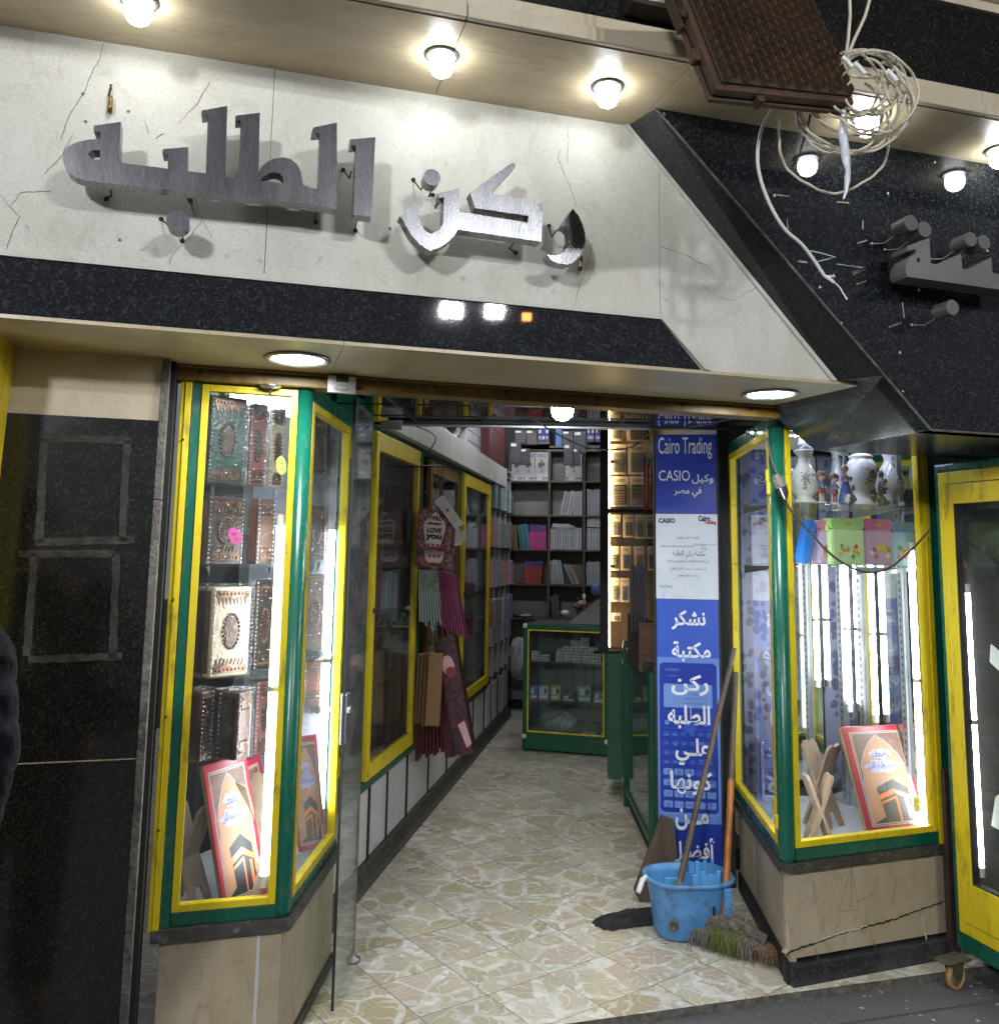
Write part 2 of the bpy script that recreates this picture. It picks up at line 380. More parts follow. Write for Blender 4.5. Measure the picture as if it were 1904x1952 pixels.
# ------------------------------------------------------------------ surfaces
def floor_material():
    m, t, b, n = nt('tile_floor'); ln = t.links.new
    ge = n('ShaderNodeNewGeometry')
    def dot(v):
        x = n('ShaderNodeVectorMath', _operation='DOT_PRODUCT'); ln(ge.outputs['Position'], x.inputs[0]); x.inputs[1].default_value = v; return x.outputs['Value']
    def ma(op, a, b_=None, c=None):
        x = n('ShaderNodeMath', _operation=op)
        for i, v in enumerate((a, b_, c)):
            if v is None: continue
            if hasattr(v, 'is_linked'): ln(v, x.inputs[i])
            else: x.inputs[i].default_value = v
        return x.outputs[0]
    u = ma('MULTIPLY_ADD', dot((.8105, .5858, 0)), 1 / .28, -1.690 / .28 + 40)
    v = ma('MULTIPLY_ADD', dot((-.5858, .8105, 0)), 1 / .28, -3.026 / .28 + 40)
    fu, fv = ma('FRACT', u), ma('FRACT', v)
    du = ma('MINIMUM', fu, ma('SUBTRACT', 1.0, fu)); dv = ma('MINIMUM', fv, ma('SUBTRACT', 1.0, fv))
    joint = ma('LESS_THAN', ma('MINIMUM', du, dv), .0055)
    tid = n('ShaderNodeCombineXYZ'); ln(ma('FLOOR', u), tid.inputs[0]); ln(ma('FLOOR', v), tid.inputs[1])
    off = n('ShaderNodeVectorMath', _operation='MULTIPLY'); ln(tid.outputs[0], off.inputs[0]); off.inputs[1].default_value = (7.31, 3.17, 1)
    tr_ = n('ShaderNodeTexWhiteNoise', _noise_dimensions='3D'); ln(tid.outputs[0], tr_.inputs[0])
    po = n('ShaderNodeVectorMath', _operation='ADD'); ln(ge.outputs['Position'], po.inputs[0]); ln(off.outputs[0], po.inputs[1])
    # stones: straight broken edges, each with its own banding
    nz = n('ShaderNodeTexNoise', Scale=9, Detail=2, Roughness=.5); ln(po.outputs[0], nz.inputs[0])
    wv = n('ShaderNodeVectorMath', _operation='MULTIPLY_ADD'); ln(nz.outputs['Color'], wv.inputs[0]); wv.inputs[1].default_value = (.05, .05, 0); ln(po.outputs[0], wv.inputs[2])
    p2 = wv.outputs[0]
    st_ = n('ShaderNodeVectorMath', _operation='MULTIPLY'); ln(p2, st_.inputs[0]); st_.inputs[1].default_value = (1, 1, 1)
    ve = n('ShaderNodeTexVoronoi', _feature='DISTANCE_TO_EDGE', Scale=6.4); ln(p2, ve.inputs[0])
    vc = n('ShaderNodeTexVoronoi', Scale=6.4); ln(p2, vc.inputs[0])
    cs = n('ShaderNodeSeparateColor'); ln(vc.outputs['Color'], cs.inputs[0])
    vr = n('ShaderNodeVectorRotate', _rotation_type='Z_AXIS'); ln(po.outputs[0], vr.inputs['Vector']); ln(ma('MULTIPLY', cs.outputs[0], 6.28), vr.inputs['Angle'])
    sep = n('ShaderNodeSeparateXYZ'); ln(vr.outputs[0], sep.inputs[0])
    nb = n('ShaderNodeTexNoise', Scale=7, Detail=2, Roughness=.45); ln(vr.outputs[0], nb.inputs[0])
    ph = ma('MULTIPLY_ADD', sep.outputs[1], 15.0, ma('MULTIPLY', nb.outputs[0], 7.0))
    ph = ma('ADD', ph, ma('MULTIPLY', cs.outputs[2], 9.0))
    fr_ = ma('ABSOLUTE', ma('SUBTRACT', ma('FRACT', ph), .5))
    wid = n('ShaderNodeMapRange', i1=.3, i2=.8, i3=.02, i4=.17); nw = n('ShaderNodeTexNoise', Scale=11, Detail=2); ln(po.outputs[0], nw.inputs[0]); ln(nw.outputs[0], wid.inputs[0])
    vein = n('ShaderNodeMapRange', i1=.05, i2=-.02); ln(ma('SUBTRACT', fr_, wid.outputs[0]), vein.inputs[0])
    stone = ramp(n, [(0, (.48, .40, .25)), (.3, (.54, .47, .32)), (.55, (.60, .54, .40)), (.78, (.55, .44, .34)), (1, (.66, .61, .50))]); ln(cs.outputs[1], stone.inputs[0])
    dk = n('ShaderNodeMapRange', i3=.92, i4=1.08); ln(fr_, dk.inputs[0]); dk.inputs[2].default_value = .5
    a = mixc(t, n, 1.0, stone.outputs[0], dk.outputs[0], 'MULTIPLY')
    a = mixc(t, n, ma('MULTIPLY', vein.outputs[0], .6), a, (.88, .86, .81))
    # pale cement of small chips between the stones
    v3 = n('ShaderNodeTexVoronoi', Scale=38); ln(p2, v3.inputs[0]); c3 = n('ShaderNodeSeparateColor'); ln(v3.outputs['Color'], c3.inputs[0])
    n9 = n('ShaderNodeTexNoise', Scale=60, Detail=5, Roughness=.7); ln(po.outputs[0], n9.inputs[0])
    cem = ramp(n, [(.2, (.62, .57, .48)), (.5, (.74, .70, .62)), (.8, (.86, .84, .79))]); ln(ma('MULTIPLY_ADD', c3.outputs[0], .6, ma('MULTIPLY', n9.outputs[0], .4)), cem.inputs[0])
    n6 = n('ShaderNodeTexNoise', Scale=4, Detail=2); ln(po.outputs[0], n6.inputs[0])
    thr = ma('MULTIPLY_ADD', n6.outputs[0], .34, -.105)
    inc = n('ShaderNodeMapRange', i1=-.003, i2=.006); ln(ma('SUBTRACT', thr, ve.outputs[0]), inc.inputs[0])
    a = mixc(t, n, inc.outputs[0], a, cem.outputs[0])
    a = mixc(t, n, 1.0, a, ma('MULTIPLY_ADD', tr_.outputs[0], .14, .90), 'MULTIPLY')
    a = mixc(t, n, joint, a, (.10, .085, .065))
    # grime
    n7 = n('ShaderNodeTexNoise', Scale=2.2, Detail=9, Roughness=.7); ln(ge.outputs['Position'], n7.inputs[0])
    g7 = n('ShaderNodeMapRange', i1=.45, i2=.8, i4=.32); ln(n7.outputs[0], g7.inputs[0])
    a = mixc(t, n, g7.outputs[0], a, (.30, .26, .19))
    n8 = n('ShaderNodeTexVoronoi', Scale=7); ln(ge.outputs['Position'], n8.inputs[0]); c8 = n('ShaderNodeSeparateColor'); ln(n8.outputs['Color'], c8.inputs[0])
    spot = ma('MULTIPLY', ma('LESS_THAN', n8.outputs['Distance'], .045), ma('GREATER_THAN', c8.outputs[0], .86))
    a = mixc(t, n, spot, a, (.09, .06, .04))
    ln(a, b.inputs['Base Color'])
    rr = n('ShaderNodeMapRange', i3=.16, i4=.42); ln(n7.outputs[0], rr.inputs[0]); ln(rr.outputs[0], b.inputs['Roughness'])
    bp = n('ShaderNodeBump', Strength=.5, Distance=.002); ln(ma('SUBTRACT', 1.0, joint), bp.inputs['Height']); ln(bp.outputs[0], b.inputs['Normal'])
    return m
M_floor = floor_material()
M_marble = marble('pale_marble', (.66, .645, .59), (.56, .535, .46), (.42, .37, .27), .62, streak=(1, 1, .6), veinamt=.65)
M_soffit = marble('tan_marble', (.60, .50, .33), (.47, .37, .22), (.33, .23, .12), .34, streak=(.7, 2.2, 1), veinamt=.9)
M_stone = marble('grimy_cladding', (.50, .42, .30), (.38, .31, .20), (.19, .145, .085), .5, streak=(1, 1, .6), veinamt=.95)
M_cream = marble('cream_panel', (.56, .49, .37), (.48, .40, .27), (.32, .23, .12), .6, vs=.8, veinamt=.6)
M_gran = granite('black_granite', base=(.009, .010, .012), fleck=(.045, .051, .058), rough=.025, chip=.975)
M_granL = granite('dull_black_granite', base=(.010, .010, .0095), fleck=(.034, .033, .030), rough=.10, dust=.06, chip=.975)
M_granR = granite('grey_granite', base=(.016, .018, .020), fleck=(.042, .048, .052), rough=.16, sc_=1.1)
M_pave = granite('pavement_stone', base=(.10, .10, .105), fleck=(.19, .19, .19), rough=.5, chip=.84, sc_=1.7, dust=.35, thr=.44)
M_edge = mat('cut_stone_edge', (.20, .18, .15), .8, c2=(.08, .075, .07), scale=30, bump=.8, bscale=90)
M_black = mat('black_gap', (.012, .012, .012), .7)
M_sill = mat('dark_sill_stone', (.07, .062, .052), .45, c2=(.035, .032, .03), scale=14, bump=.3, dirt=((.22, .2, .17), .35, 30))
M_yel = mat('yellow_paint', (.72, .56, .012), .38, c2=(.62, .45, .012), scale=5, bump=.15, bscale=40, dirt=((.13, .09, .02), .34, 22), stretch=(1, 1, .3), rvar=.12)
M_yelD = mat('tarnished_and_dimmed_yellow', (.22, .13, .015), .45, c2=(.12, .07, .01), scale=6, bump=.3, dirt=((.04, .03, .015), .5, 20))
M_grn = mat('green_paint', (.004, .115, .07), .28, c2=(.003, .085, .052), scale=4, bump=.08, bscale=30, dirt=((.09, .11, .09), .22, 26), spec=.6, stretch=(1, 1, .4), rvar=.1)
M_grnD = mat('interior_green_paint', (.005, .10, .045), .35, c2=(.004, .07, .03), scale=5)
M_glass = glassmat('case_glass')
M_glassS = glassmat('shelf_glass', (.86, .93, .91), .10, .03, .02)
M_door = glassmat('door_glass', (.80, .85, .83), .10, .03, .06)
M_mir = mat('mirror', (.72, .75, .76), .04, 1.0, c2=(.60, .63, .64), scale=3)
M_line = mat('pale_lining', (.40, .40, .46), .25, c2=(.30, .30, .36), scale=5)
M_mirC = mat('smoked_mirror', (.55, .55, .55), .03, 1.0, rvar=.03, bscale=3)
M_white = mat('white_laminate', (.62, .62, .62), .4, c2=(.52, .52, .53), scale=4, dirt=((.30, .28, .24), .25, 9))
M_shelf = mat('brown_shelf_board', (.10, .075, .05), .5, c2=(.07, .05, .035), scale=12, stretch=(1, 1, .1))
M_shelfW = mat('grey_shelf_back', (.33, .33, .31), .6, c2=(.27, .27, .26), scale=3)
M_dark = mat('dark_wall', (.035, .033, .03), .7, c2=(.02, .02, .02), scale=3)
M_steel = mat('brushed_steel', (.24, .24, .25), .27, 1.0, c2=(.17, .17, .18), scale=6, bscale=60, stretch=(4, 1, .6), rvar=.06)
M_steelD = mat('dark_bronze_steel', (.40, .38, .36), .36, .7, c2=(.30, .285, .27), scale=4, bump=.05, rvar=.08)
M_alu = mat('aluminium', (.62, .63, .65), .35, 1.0, c2=(.50, .51, .53), scale=12)
M_rust = mat('rusted_iron', (.06, .035, .02), .7, .3, c2=(.03, .02, .014), scale=24, bump=.5)
M_brass = mat('aged_brass', (.38, .25, .10), .4, .9, c2=(.2, .13, .06), scale=40)
M_crack = mat('crack', (.20, .17, .13), .9, c2=(.10, .08, .06), scale=30)
M_plast = mat('white_plastic', (.72, .72, .70), .4)
M_globe = emit('lit_globe', (.93, .97, 1), P_GLOBE)
M_down = emit('lit_diffuser', (.93, .98, 1), P_DOWN)
M_tube = emit('lit_tube', (.90, .94, 1), P_TUBE)
# ------------------------------------------------------------------ ground and shop interior shell
fl = MB(); a = F.at(-2.2, .518, 0); b_ = F.at(4.2, .518, 0)
fl.sheet([(a.x, a.y), (b_.x, b_.y), (4, 11), (-3, 11)], 0, ax='xy'); fl.sheet([(a.x, a.y), (b_.x, b_.y), (4, 11), (-3, 11)][::-1], -.05, ax='xy')
fl.box(-2.2, 4.2, .518, .53, -.05, -.002, 1, T=F.M)
struct('tiled_floor', fl, [M_floor, M_edge], label='cream and tan crazy marble tiles laid diagonally in the shop')
pv = MB(); pv.sheet([(-30, -30), (30, -30), (30, 30), (-30, 30)], -.05, ax='xy'); struct('ground', pv, M_dark, label='street ground below everything')
pv = MB(); pv.add([F.at(-4, .512, -.04), F.at(5, .512, -.04), (6, -4, -.04), (-6, -4, -.04)], [(0, 1, 2, 3)], 0)
pv.box(1.15, 4.0, .35, .53, -.046, -.032, 0, T=F.M)
struct('pavement', pv, M_pave, label='grey flecked stone pavement along the shop fronts')
# interior outer shell
sh = MB(); WM = W.M
sh.box(-.75, 5.4, .42, .50, 0, 3.1, 0, T=WM)                # behind the left wall units
sh.box(-3, 6, .30, .38, 0, 3.1, 0, T=B.M)                   # behind the back shelves
struct('shop_back_walls', sh, M_dark)
sh = MB(); sh.box(-1.45, 2.2, 3.6, 9.8, 3.05, 3.11, 0); struct('upper_ceiling', sh, mat('dark_ceiling', (.12, .12, .11), .7))
rs = MB(); rs.box(1.10, 1.16, 4.45, 9.6, 0, 3.1, 0); struct('shop_right_wall', rs, M_dark)
# mirrored low ceiling over the entrance
mc = MB()
z = 2.172
p = [F.at(-.34, .53, 0), F.at(1.95, .53, 0), Vector((1.55, 4.18, 0)), Vector((-.72, 4.20, 0))]
mc.add([(q.x, q.y, z) for q in p] + [(q.x, q.y, z + .05) for q in p], [(0, 1, 2, 3), (7, 6, 5, 4), (0, 4, 5, 1), (1, 5, 6, 2), (2, 6, 7, 3), (3, 7, 4, 0)], 0)
for i in range(1, 4):                                       # dark seams between the mirror panes
    y = 3.05 + i * .3; mc.box(-.72, 1.5, y - .004, y + .004, z - .003, z, 1)
for i in range(6):
    x = -.5 + i * .32; mc.tube([(x, 3.0 + .0 * i, z - .006), (x + .12, 4.16, z - .006)], .0035, 5, 1)
struct('mirror_ceiling', mc, [M_mirC, M_black], label='smoked mirror ceiling over the shop entrance')
# ------------------------------------------------------------------ shop front above: marble fascia, granite band
def gd(z): return 1.108 + (2.921 - z) * 1.0233              # granite edge at d = -.13
def md(z): return 1.08 + (2.914 - z) * .9565                # marble edge at d = 0
fa = Thing('marble_fascia', 'pale cracked marble fascia above the entrance carrying steel letters', 'shop fascia', F)
ZB, ZT, ZS = 2.30, 2.935, 2.147
s1, s2 = F.sx(513, 340), F.sx(1257, 450)
mb = MB()
mb.prism([(-1.9, ZB), (s1 - .001, ZB), (s1 - .001, ZT), (-1.9, ZT)], 0, .05)
mb.prism([(s1 + .001, ZB), (s2 - .001, ZB), (s2 - .001, md(ZT) if md(ZT) > s2 else 2.82), (md(2.82) - .012, 2.82 + .0), (md(ZT), ZT), (s1 + .001, ZT)] if False else [(s1 + .001, ZB), (s2 - .001, ZB), (s2 - .001, 2.914 - (s2 - 1.08) / .9565), (md(ZT), ZT), (s1 + .001, ZT)], 0, .05)
g0 = F.px(1256, 610); g1 = F.px(1335, 703)
mb.prism([(s2 + .001, g0[1]), (g1[0], ZS), (md(ZS), ZS), (s2 + .001, 2.914 - (s2 - 1.08) / .9565)], 0, .05)
fa.part('marble_slab', mb, M_marble)
mb = MB(); mb.prism([(-1.9, ZB - .002), (s2, ZB - .002), (s2, ZB + .016), (-1.9, ZB + .016)], -.012, .0)
mb.prism([(s2, ZB - .002), (g1[0] + .01, ZS), (g1[0] + .03, ZS), (s2, ZB + .02)], -.012, -.0005)
mb.prism([(md(ZS) - .02, ZS), (md(ZS), ZS), (md(ZT), ZT), (md(ZT) - .014, ZT)], -.010, -.0005)
fa.part('marble_lip', mb, M_marble)
mb = MB(); mb.prism([(-1.9, ZS), (g1[0], ZS), (s2, ZB - .003), (-1.9, ZB - .003)], -.004, .05)
for x in (650, ): mb.box(F.sx(x, 600) - .001, F.sx(x, 600) + .001, -.0052, -.0035, ZS, ZB - .003, 1)
fa.part('granite_band', mb, [M_gran, M_black])
# cracks, drill holes, flaked patches traced on the slab (R1/R2 are 3.0237x crops)
def R1(u, v): return (u / 3.0237, v / 3.0237)
def R2(u, v): return (629.6 + u / 3.0237, v / 3.0237)
def R3(u, v): return (1259.2 + u / 2.9525, v / 2.9525)
def ribbon(mb, fr, pts, wd, d, m=0, jit=.0):
    q = []
    for i in range(len(pts) - 1):
        a = fr.px(*pts[i], d); b = fr.px(*pts[i + 1], d); k = max(2, int(math.dist(a, b) / .012))
        for j in range(k):
            t_ = j / k; q.append((a[0] + (b[0] - a[0]) * t_ + rnd.gauss(0, jit), a[1] + (b[1] - a[1]) * t_ + rnd.gauss(0, jit)))
    q.append(fr.px(*pts[-1], d)); vs = []; fs = []
    for i, (x, z_) in enumerate(q):
        a = q[max(i - 1, 0)]; b = q[min(i + 1, len(q) - 1)]; dx, dz = b[0] - a[0], b[1] - a[1]; l = math.hypot(dx, dz) or 1
        ww = wd * rnd.uniform(.5, 1.3) / 2; vs += [(x - dz / l * ww, d, z_ + dx / l * ww), (x + dz / l * ww, d, z_ - dx / l * ww)]
    for i in range(len(q) - 1): fs.append((2 * i, 2 * i + 1, 2 * i + 3, 2 * i + 2))
    mb.add(vs, fs, m)
ck = MB(); D = -.0012
for pts in ([R1(595, 245), R1(575, 330), R1(530, 420), R1(480, 540), R1(400, 660), R1(350, 800)], [R1(415, 780), R1(360, 890), R1(260, 1000)],
            [R1(1115, 1130), R1(1165, 1270), R1(1085, 1370), R1(1010, 1450), R1(975, 1500), R1(985, 1550)], [R1(1165, 1270), R1(1220, 1370)],
            [R1(0, 1120), R1(60, 1190), R1(112, 1250), R1(50, 1370), R1(35, 1450)], [R1(60, 1190), R1(125, 1105), R1(290, 1100)],
            [R2(1365, 720), R2(1375, 850), R2(1365, 940)], [R2(1330, 850), R2(1315, 910), R2(1370, 1050), R2(1420, 1190)], [R2(1515, 1390), R2(1480, 1520), R2(1420, 1690), R2(1410, 1770)],
            [R1(1210, 470), R1(1140, 590), R1(1030, 710)], [R1(890, 800), R1(945, 765)], [R1(830, 690), R1(860, 770)],
            [R3(0, 1385), R3(150, 1440), R3(300, 1520)], [R3(230, 1610), R3(330, 1670), R3(400, 1690), R3(550, 1610)]):
    ribbon(ck, F, pts, .0015, D, 0, .0013)
for u, v in ((478, 540), (740, 642), (494, 700), (640, 492), (690, 1383)): x, z_ = F.px(*R1(u, v)); ck.lathe([(.0045, 0), (.0001, 0)], (0, 0, 0), 8, 0, T=tr(x, D, z_) @ rot('X', 90))
x, z_ = F.px(*R2(343, 1317)); ck.lathe([(.005, 0), (.0001, 0)], (0, 0, 0), 8, 0, T=tr(x, D, z_) @ rot('X', 90))
fa.part('crack', ck, M_crack)
sm = MB()
for (f_, u, v, w_, h_, a_) in ((R1, 160, 1335, 36, 75, 8), (R1, 898, 1438, 45, 38, -20), (R1, 830, 1432, 70, 22, 20), (R1, 1095, 1465, 62, 18, 5), (R1, 1310, 1470, 40, 34, 50), (R1, 1370, 1447, 80, 10, -4),
                               (R1, 1840, 1500, 22, 60, -30), (R1, 1700, 1538, 130, 8, -2), (R1, 702, 1470, 10, 50, 0), (R1, 1495, 1500, 30, 40, 20), (R1, 480, 1440, 90, 6, -8),
                               (R2, 765, 1610, 40, 50, 20), (R2, 810, 1615, 50, 12, -10), (R2, 1285, 1670, 26, 60, -20), (R2, 1195, 1672, 14, 20, 0), (R2, 940, 1660, 90, 5, 2), (R2, 1435, 1700, 70, 5, 0),
                               (R2, 150, 1512, 110, 12, -4), (R2, 235, 1545, 60, 26, 15), (R2, 440, 1607, 150, 6, -5), (R3, 30, 1688, 50, 24, 5), (R3, 250, 1695, 14, 34, 0), (R3, 445, 1720, 60, 14, 3)):
    x, z_ = F.px(*f_(u, v)); k = 1 / 3.02 * 2.45 / 1688
    ps = []
    for i in range(9):
        g = 2 * math.pi * i / 9; rr = rnd.uniform(.55, 1.1)
        ps.append((math.cos(g) * w_ * k * .55 * rr, math.sin(g) * h_ * k * .55 * rr))
    sm.sheet(ps, 0, 0, T=tr(x, -.0009, z_) @ rot('Y', -a_))
fa.part('worn_patch', sm, mat('bare_patch', (.46, .42, .36), .7, c2=(.60, .58, .54), scale=40))
fa.done()
# right neighbour: black granite fascia and the slanting reveal
ga = Thing('granite_fascia', 'black speckled granite fascia of the neighbouring shop with slanted end', 'shop fascia', F)
mb = MB(); zl = 1.978; zt = 2.94
mb.prism([(gd(zl), zl), (4.5, zl), (4.5, zt), (gd(zt), zt)], -.13, -.06)
ga.part('granite_panel', mb, M_gran)
mb = MB()
def q4(a, b, c, d, m=0): mb.add([a, b, c, d], [(0, 1, 2, 3)], m)
q4((gd(zt), -.128, zt), (md(zt), 0, zt), (md(ZS), 0, ZS), (gd(ZS), -.128, ZS))
q4((gd(ZS), -.128, ZS), (md(ZS), 0, ZS), (md(ZS) + .02, .48, ZS), (gd(zl) + .0, .48, zl))
q4((gd(ZS), -.128, ZS), (gd(zl), .48, zl), (gd(zl), -.128, zl), (gd(zl), -.128, zl + .0001))
mb.add([(gd(zl), -.128, zl), (4.5, -.128, zl), (4.5, .48, zl), (gd(zl), .48, zl)], [(0, 1, 2, 3)], 0)
ga.part('slanted_reveal', mb, M_granR)
mb = MB()
mb.tube([(gd(zt), -.131, zt), (gd(zl), -.131, zl)], .004, 5, 0)
mb.tube([(gd(zl), -.131, zl), (4.5, -.131, zl)], .004, 5, 0)
ga.part('edge_joint', mb, M_edge)
ck = MB()
for pts in ([R3(990, 1485), R3(1140, 1505)], [R3(1105, 1370), R3(1160, 1350)], [R3(1100, 1600), R3(1158, 1580)], [R3(650, 1092), R3(725, 1105)], [R3(1360, 1700), R3(1372, 1790)], [R3(1138, 1240), R3(1136, 1290)], [R3(712, 1230), R3(716, 1290)], [R3(770, 1470), R3(825, 1475)], [R3(990, 1135), R3(1060, 1140)]):
    ribbon(ck, F, pts, .005, -.1312, 0, .0006)
ga.part('scratch', ck, mat('scuffed_stone', (.30, .30, .28), .8))
ga.done()
# soffits
so = Thing('entrance_soffit', 'tan marble soffit above the entrance holding round downlights', 'soffit', F)
mb = MB(); mb.box(-1.9, F.sx(655, 660) , -.003, .50, ZS - .011, ZS - .0006); mb.box(F.sx(655, 660) + .002, 1.92, -.003, .50, ZS - .011, ZS - .0006)
so.part('soffit_slab', mb, M_soffit); so.done()
us = Thing('upper_soffit', 'long tan marble soffit with bare globe lamps above the fascia', 'soffit', F)
mb = MB(); e = -.385; js = [F.pz(825, 190, 2.93)[0], F.pz(1255, 205, 2.93)[0], F.pz(1340, 110, 2.93)[0], F.pz(1500, 180, 2.93)[0]]
xs = [-2.6, js[0], js[1] - .02, js[3] + .1, js[3] + .65, 4.5]
for i in range(len(xs) - 1): mb.box(xs[i] + .0012, xs[i + 1] - .0012, e, .05, 2.93, 2.99)
us.part('soffit_slab', mb, M_soffit)
mb = MB()
for i in range(len(xs) - 1):
    mb.box(xs[i] + .001, xs[i + 1] - .001, e - .022, e - .001, 2.932, 2.975, 0, .005); mb.box(xs[i] + .001, xs[i + 1] - .001, e - .012, e - .001, 2.975, 3.012)
us.part('edge_moulding', mb, M_cream)
us.done()
up_ = Thing('upper_wall', 'black granite wall above the soffit edge, weathered and streaked', 'wall', F)
mb = MB(); xs = [-2.6, .35, 1.2, 1.95, 2.9, 4.5]
for i in range(len(xs) - 1): mb.box(xs[i] + .001, xs[i + 1] - .001, e + .0, e + .05, 3.0, 3.32)
up_.part('granite_slab', mb, M_granL)
mb = MB(); mb.box(-2.6, 4.5, e - .03, e + .04, 3.32, 3.40, 0, .008); mb.box(-2.6, 4.5, e - .012, e + .04, 3.29, 3.32); up_.part('cornice', mb, M_cream)
mb = MB(); mb.box(-2.6, 4.5, e + .1, e + .3, 3.40, 5.2, 0); up_.part('wall_above', mb, M_dark)
up_.done()
aw = MB()
for i in range(60): aw.box(1.2 + i * .06, 1.2 + i * .06 + .03, -1.9, -.33, 3.62, 3.66, 0)
aw.box(1.1, 4.9, -1.9, -.33, 3.66, 3.68); aw.box(1.1, 4.9, -.50, -.46, 3.54, 3.62, 0); aw.tube([(1.1, -.6, 3.58), (4.9, -.6, 3.56)], .018, 8)
single('corrugated_awning', 'dark rusty corrugated awning under the upper storey, top right', 'awning', aw, M_rust, F)
# left granite wall and cream panel
gw = Thing('granite_wall', 'black granite wall left of the display case with taped outlines', 'wall', F)
mb = MB(); zj = .955
mb.box(-1.9, -.322, .35, .45, -.04, zj - .002); mb.box(-1.9, -.322, .35, .45, zj + .002, 1.94)
gw.part('granite_slab', mb, M_granL)
mb = MB(); mb.box(-1.9, -.3225, .351, .4, zj - .003, zj + .003); gw.part('mortar_joint', mb, M_cream)
mb = MB(); mb.box(-.75, -.318, .362, .45, 1.94, ZS - .001); gw.part('cream_panel', mb, M_cream)
mb = MB()
for z0, z1 in ((-.04, .48), (.482, 1.16), (1.162, 1.70), (1.702, 2.13)):
    mb.box(-.3215, -.300 + rnd.uniform(-.0015, .0015), .352, .50, z0, z1, 0, .002)
gw.part('cut_edge', mb, M_edge)
mb = MB(); mb.box(-.301, -.285, .40, .52, -.04, 2.14); gw.part('shutter_channel', mb, M_black)
def R4(u, v): return (u / 2.749, 566.7 + v / 2.749)
tp = MB()
for pts in ([R4(215, 735), R4(690, 748)], [R4(232, 740), R4(205, 1290)], [R4(665, 750), R4(640, 1280)], [R4(190, 1285), R4(705, 1270)], [R4(100, 1345), R4(600, 1345)], [R4(180, 1340), R4(140, 1880)], [R4(610, 1345), R4(590, 1900)], [R4(150, 1900), R4(640, 1880)]):
    q = [F.px(*p_, .3485) for p_ in pts]; dx, dz = q[1][0] - q[0][0], q[1][1] - q[0][1]; l = math.hypot(dx, dz); nx, nz_ = -dz / l * .011, dx / l * .011
    k = 12; P_ = [(q[0][0] + dx * i / k + nx * rnd.uniform(.8, 1.15), q[0][1] + dz * i / k + nz_ * rnd.uniform(.8, 1.15)) for i in range(k + 1)] + [(q[0][0] + dx * i / k - nx * rnd.uniform(.8, 1.15), q[0][1] + dz * i / k - nz_ * rnd.uniform(.8, 1.15)) for i in range(k, -1, -1)]
    tp.sheet(P_, .3485)
gw.part('tape_residue', tp, mat('old_tape', (.048, .045, .036), .8, c2=(.014, .014, .012), scale=40, bump=.4))
gw.done()
yb = MB(); yb.prism([(-.80, -.04), (-.775, -.04), (-.728, 2.146), (-.753, 2.146)], .06, .36)
single('yellow_board', 'yellow painted board standing against the wall at the far left', 'board', yb, M_yel, F)
# shutter rail
ra = Thing('shutter_rail', 'tarnished yellow metal shutter rail across the entrance head', 'rail', F)
mb = MB(); mb.box(-.30, 1.90, .445, .53, 2.09, ZS - .001, 0, .004); mb.box(-.30, 1.90, .425, .445, 2.128, ZS - .001, 0, .003); ra.part('rail_box', mb, M_yelD)
mb = MB()
for x in (380, 830, 965, 1140, 1300, 1430): s_ = F.sx(x, 740, .443); mb.ball((s_, .443, 2.118), .006, 8)
ra.part('screw', mb, M_rust); ra.done()
# ------------------------------------------------------------------ steel letters
def pts(fr, f_, d, uv): return [fr.px(*f_(u, v), d) for u, v in uv]
def curve(p, k=2):
    """Chaikin-smooth a closed outline lightly"""
    return p
ST_D, ST_T = -.13, .045
LG = 'steel letters on the pale fascia'
def standoffs(mb, spots, m=1):
    for (a, b) in spots:     # a: on the letter (s, z), b: hole in the wall (s, z)
        mb.tube([(a[0], ST_D + ST_T - .004, a[1]), (a[0], -.05, a[1] - .005), ((a[0] + b[0]) / 2, -.02, (a[1] + b[1]) / 2), (b[0], -.001, b[1])], .0022, 6, m)
        mb.lathe([(.0001, 0), (.007, 0), (.006, .003), (.0001, .003)], n=8, m=m, T=tr(b[0], -.001, b[1]) @ rot('X', 90))
def letter(label, outline, holes=(), circ=None, offs=(), fr=F, d=ST_D, t=ST_T, mt=None, grp=LG):
    th = Thing('sign_letter', label, 'letter', fr, grp); mb = MB()
    if circ: mb.prism([(circ[0] + circ[2] * math.cos(g * math.pi / 16), circ[1] + circ[2] * math.sin(g * math.pi / 16)) for g in range(32)], d, d + t)
    else: mb.prism([outline] + list(holes), d, d + t)
    th.part('letter_body', mb, mt or M_steel)
    if offs: m2 = MB(); standoffs(m2, offs, 0); th.part('standoff_pin', m2, M_rust)
    return th.done()
R2b = lambda u, v: R1(u + 1904, v)
o1 = pts(F, R1, ST_D, [(540, 722), (696, 700), (686, 935), (966, 970), (970, 884), (937, 886), (937, 858), (1083, 845), (1080, 985), (1186, 997), (1198, 657), (1161, 662), (1161, 635), (1310, 608), (1296, 1018), (1375, 1025),
    (1387, 690), (1355, 694), (1356, 665), (1498, 647), (1490, 985), (1512, 955), (1545, 928), (1585, 911), (1630, 905), (1675, 914), (1710, 942), (1732, 980), (1742, 1030), (1745, 1075), (1832, 1087), (1842, 762), (1795, 766), (1806, 733),
    (1942, 704), (1942, 1203), (1600, 1152), (1100, 1104), (620, 1054), (500, 1040), (430, 1018), (390, 990), (367, 950), (361, 905), (372, 865), (400, 838), (450, 815), (510, 803), (580, 797), (580, 754), (541, 758)])
h1 = pts(F, R1, ST_D, [(575, 862), (577, 918), (535, 916), (508, 900), (512, 878), (535, 864)])
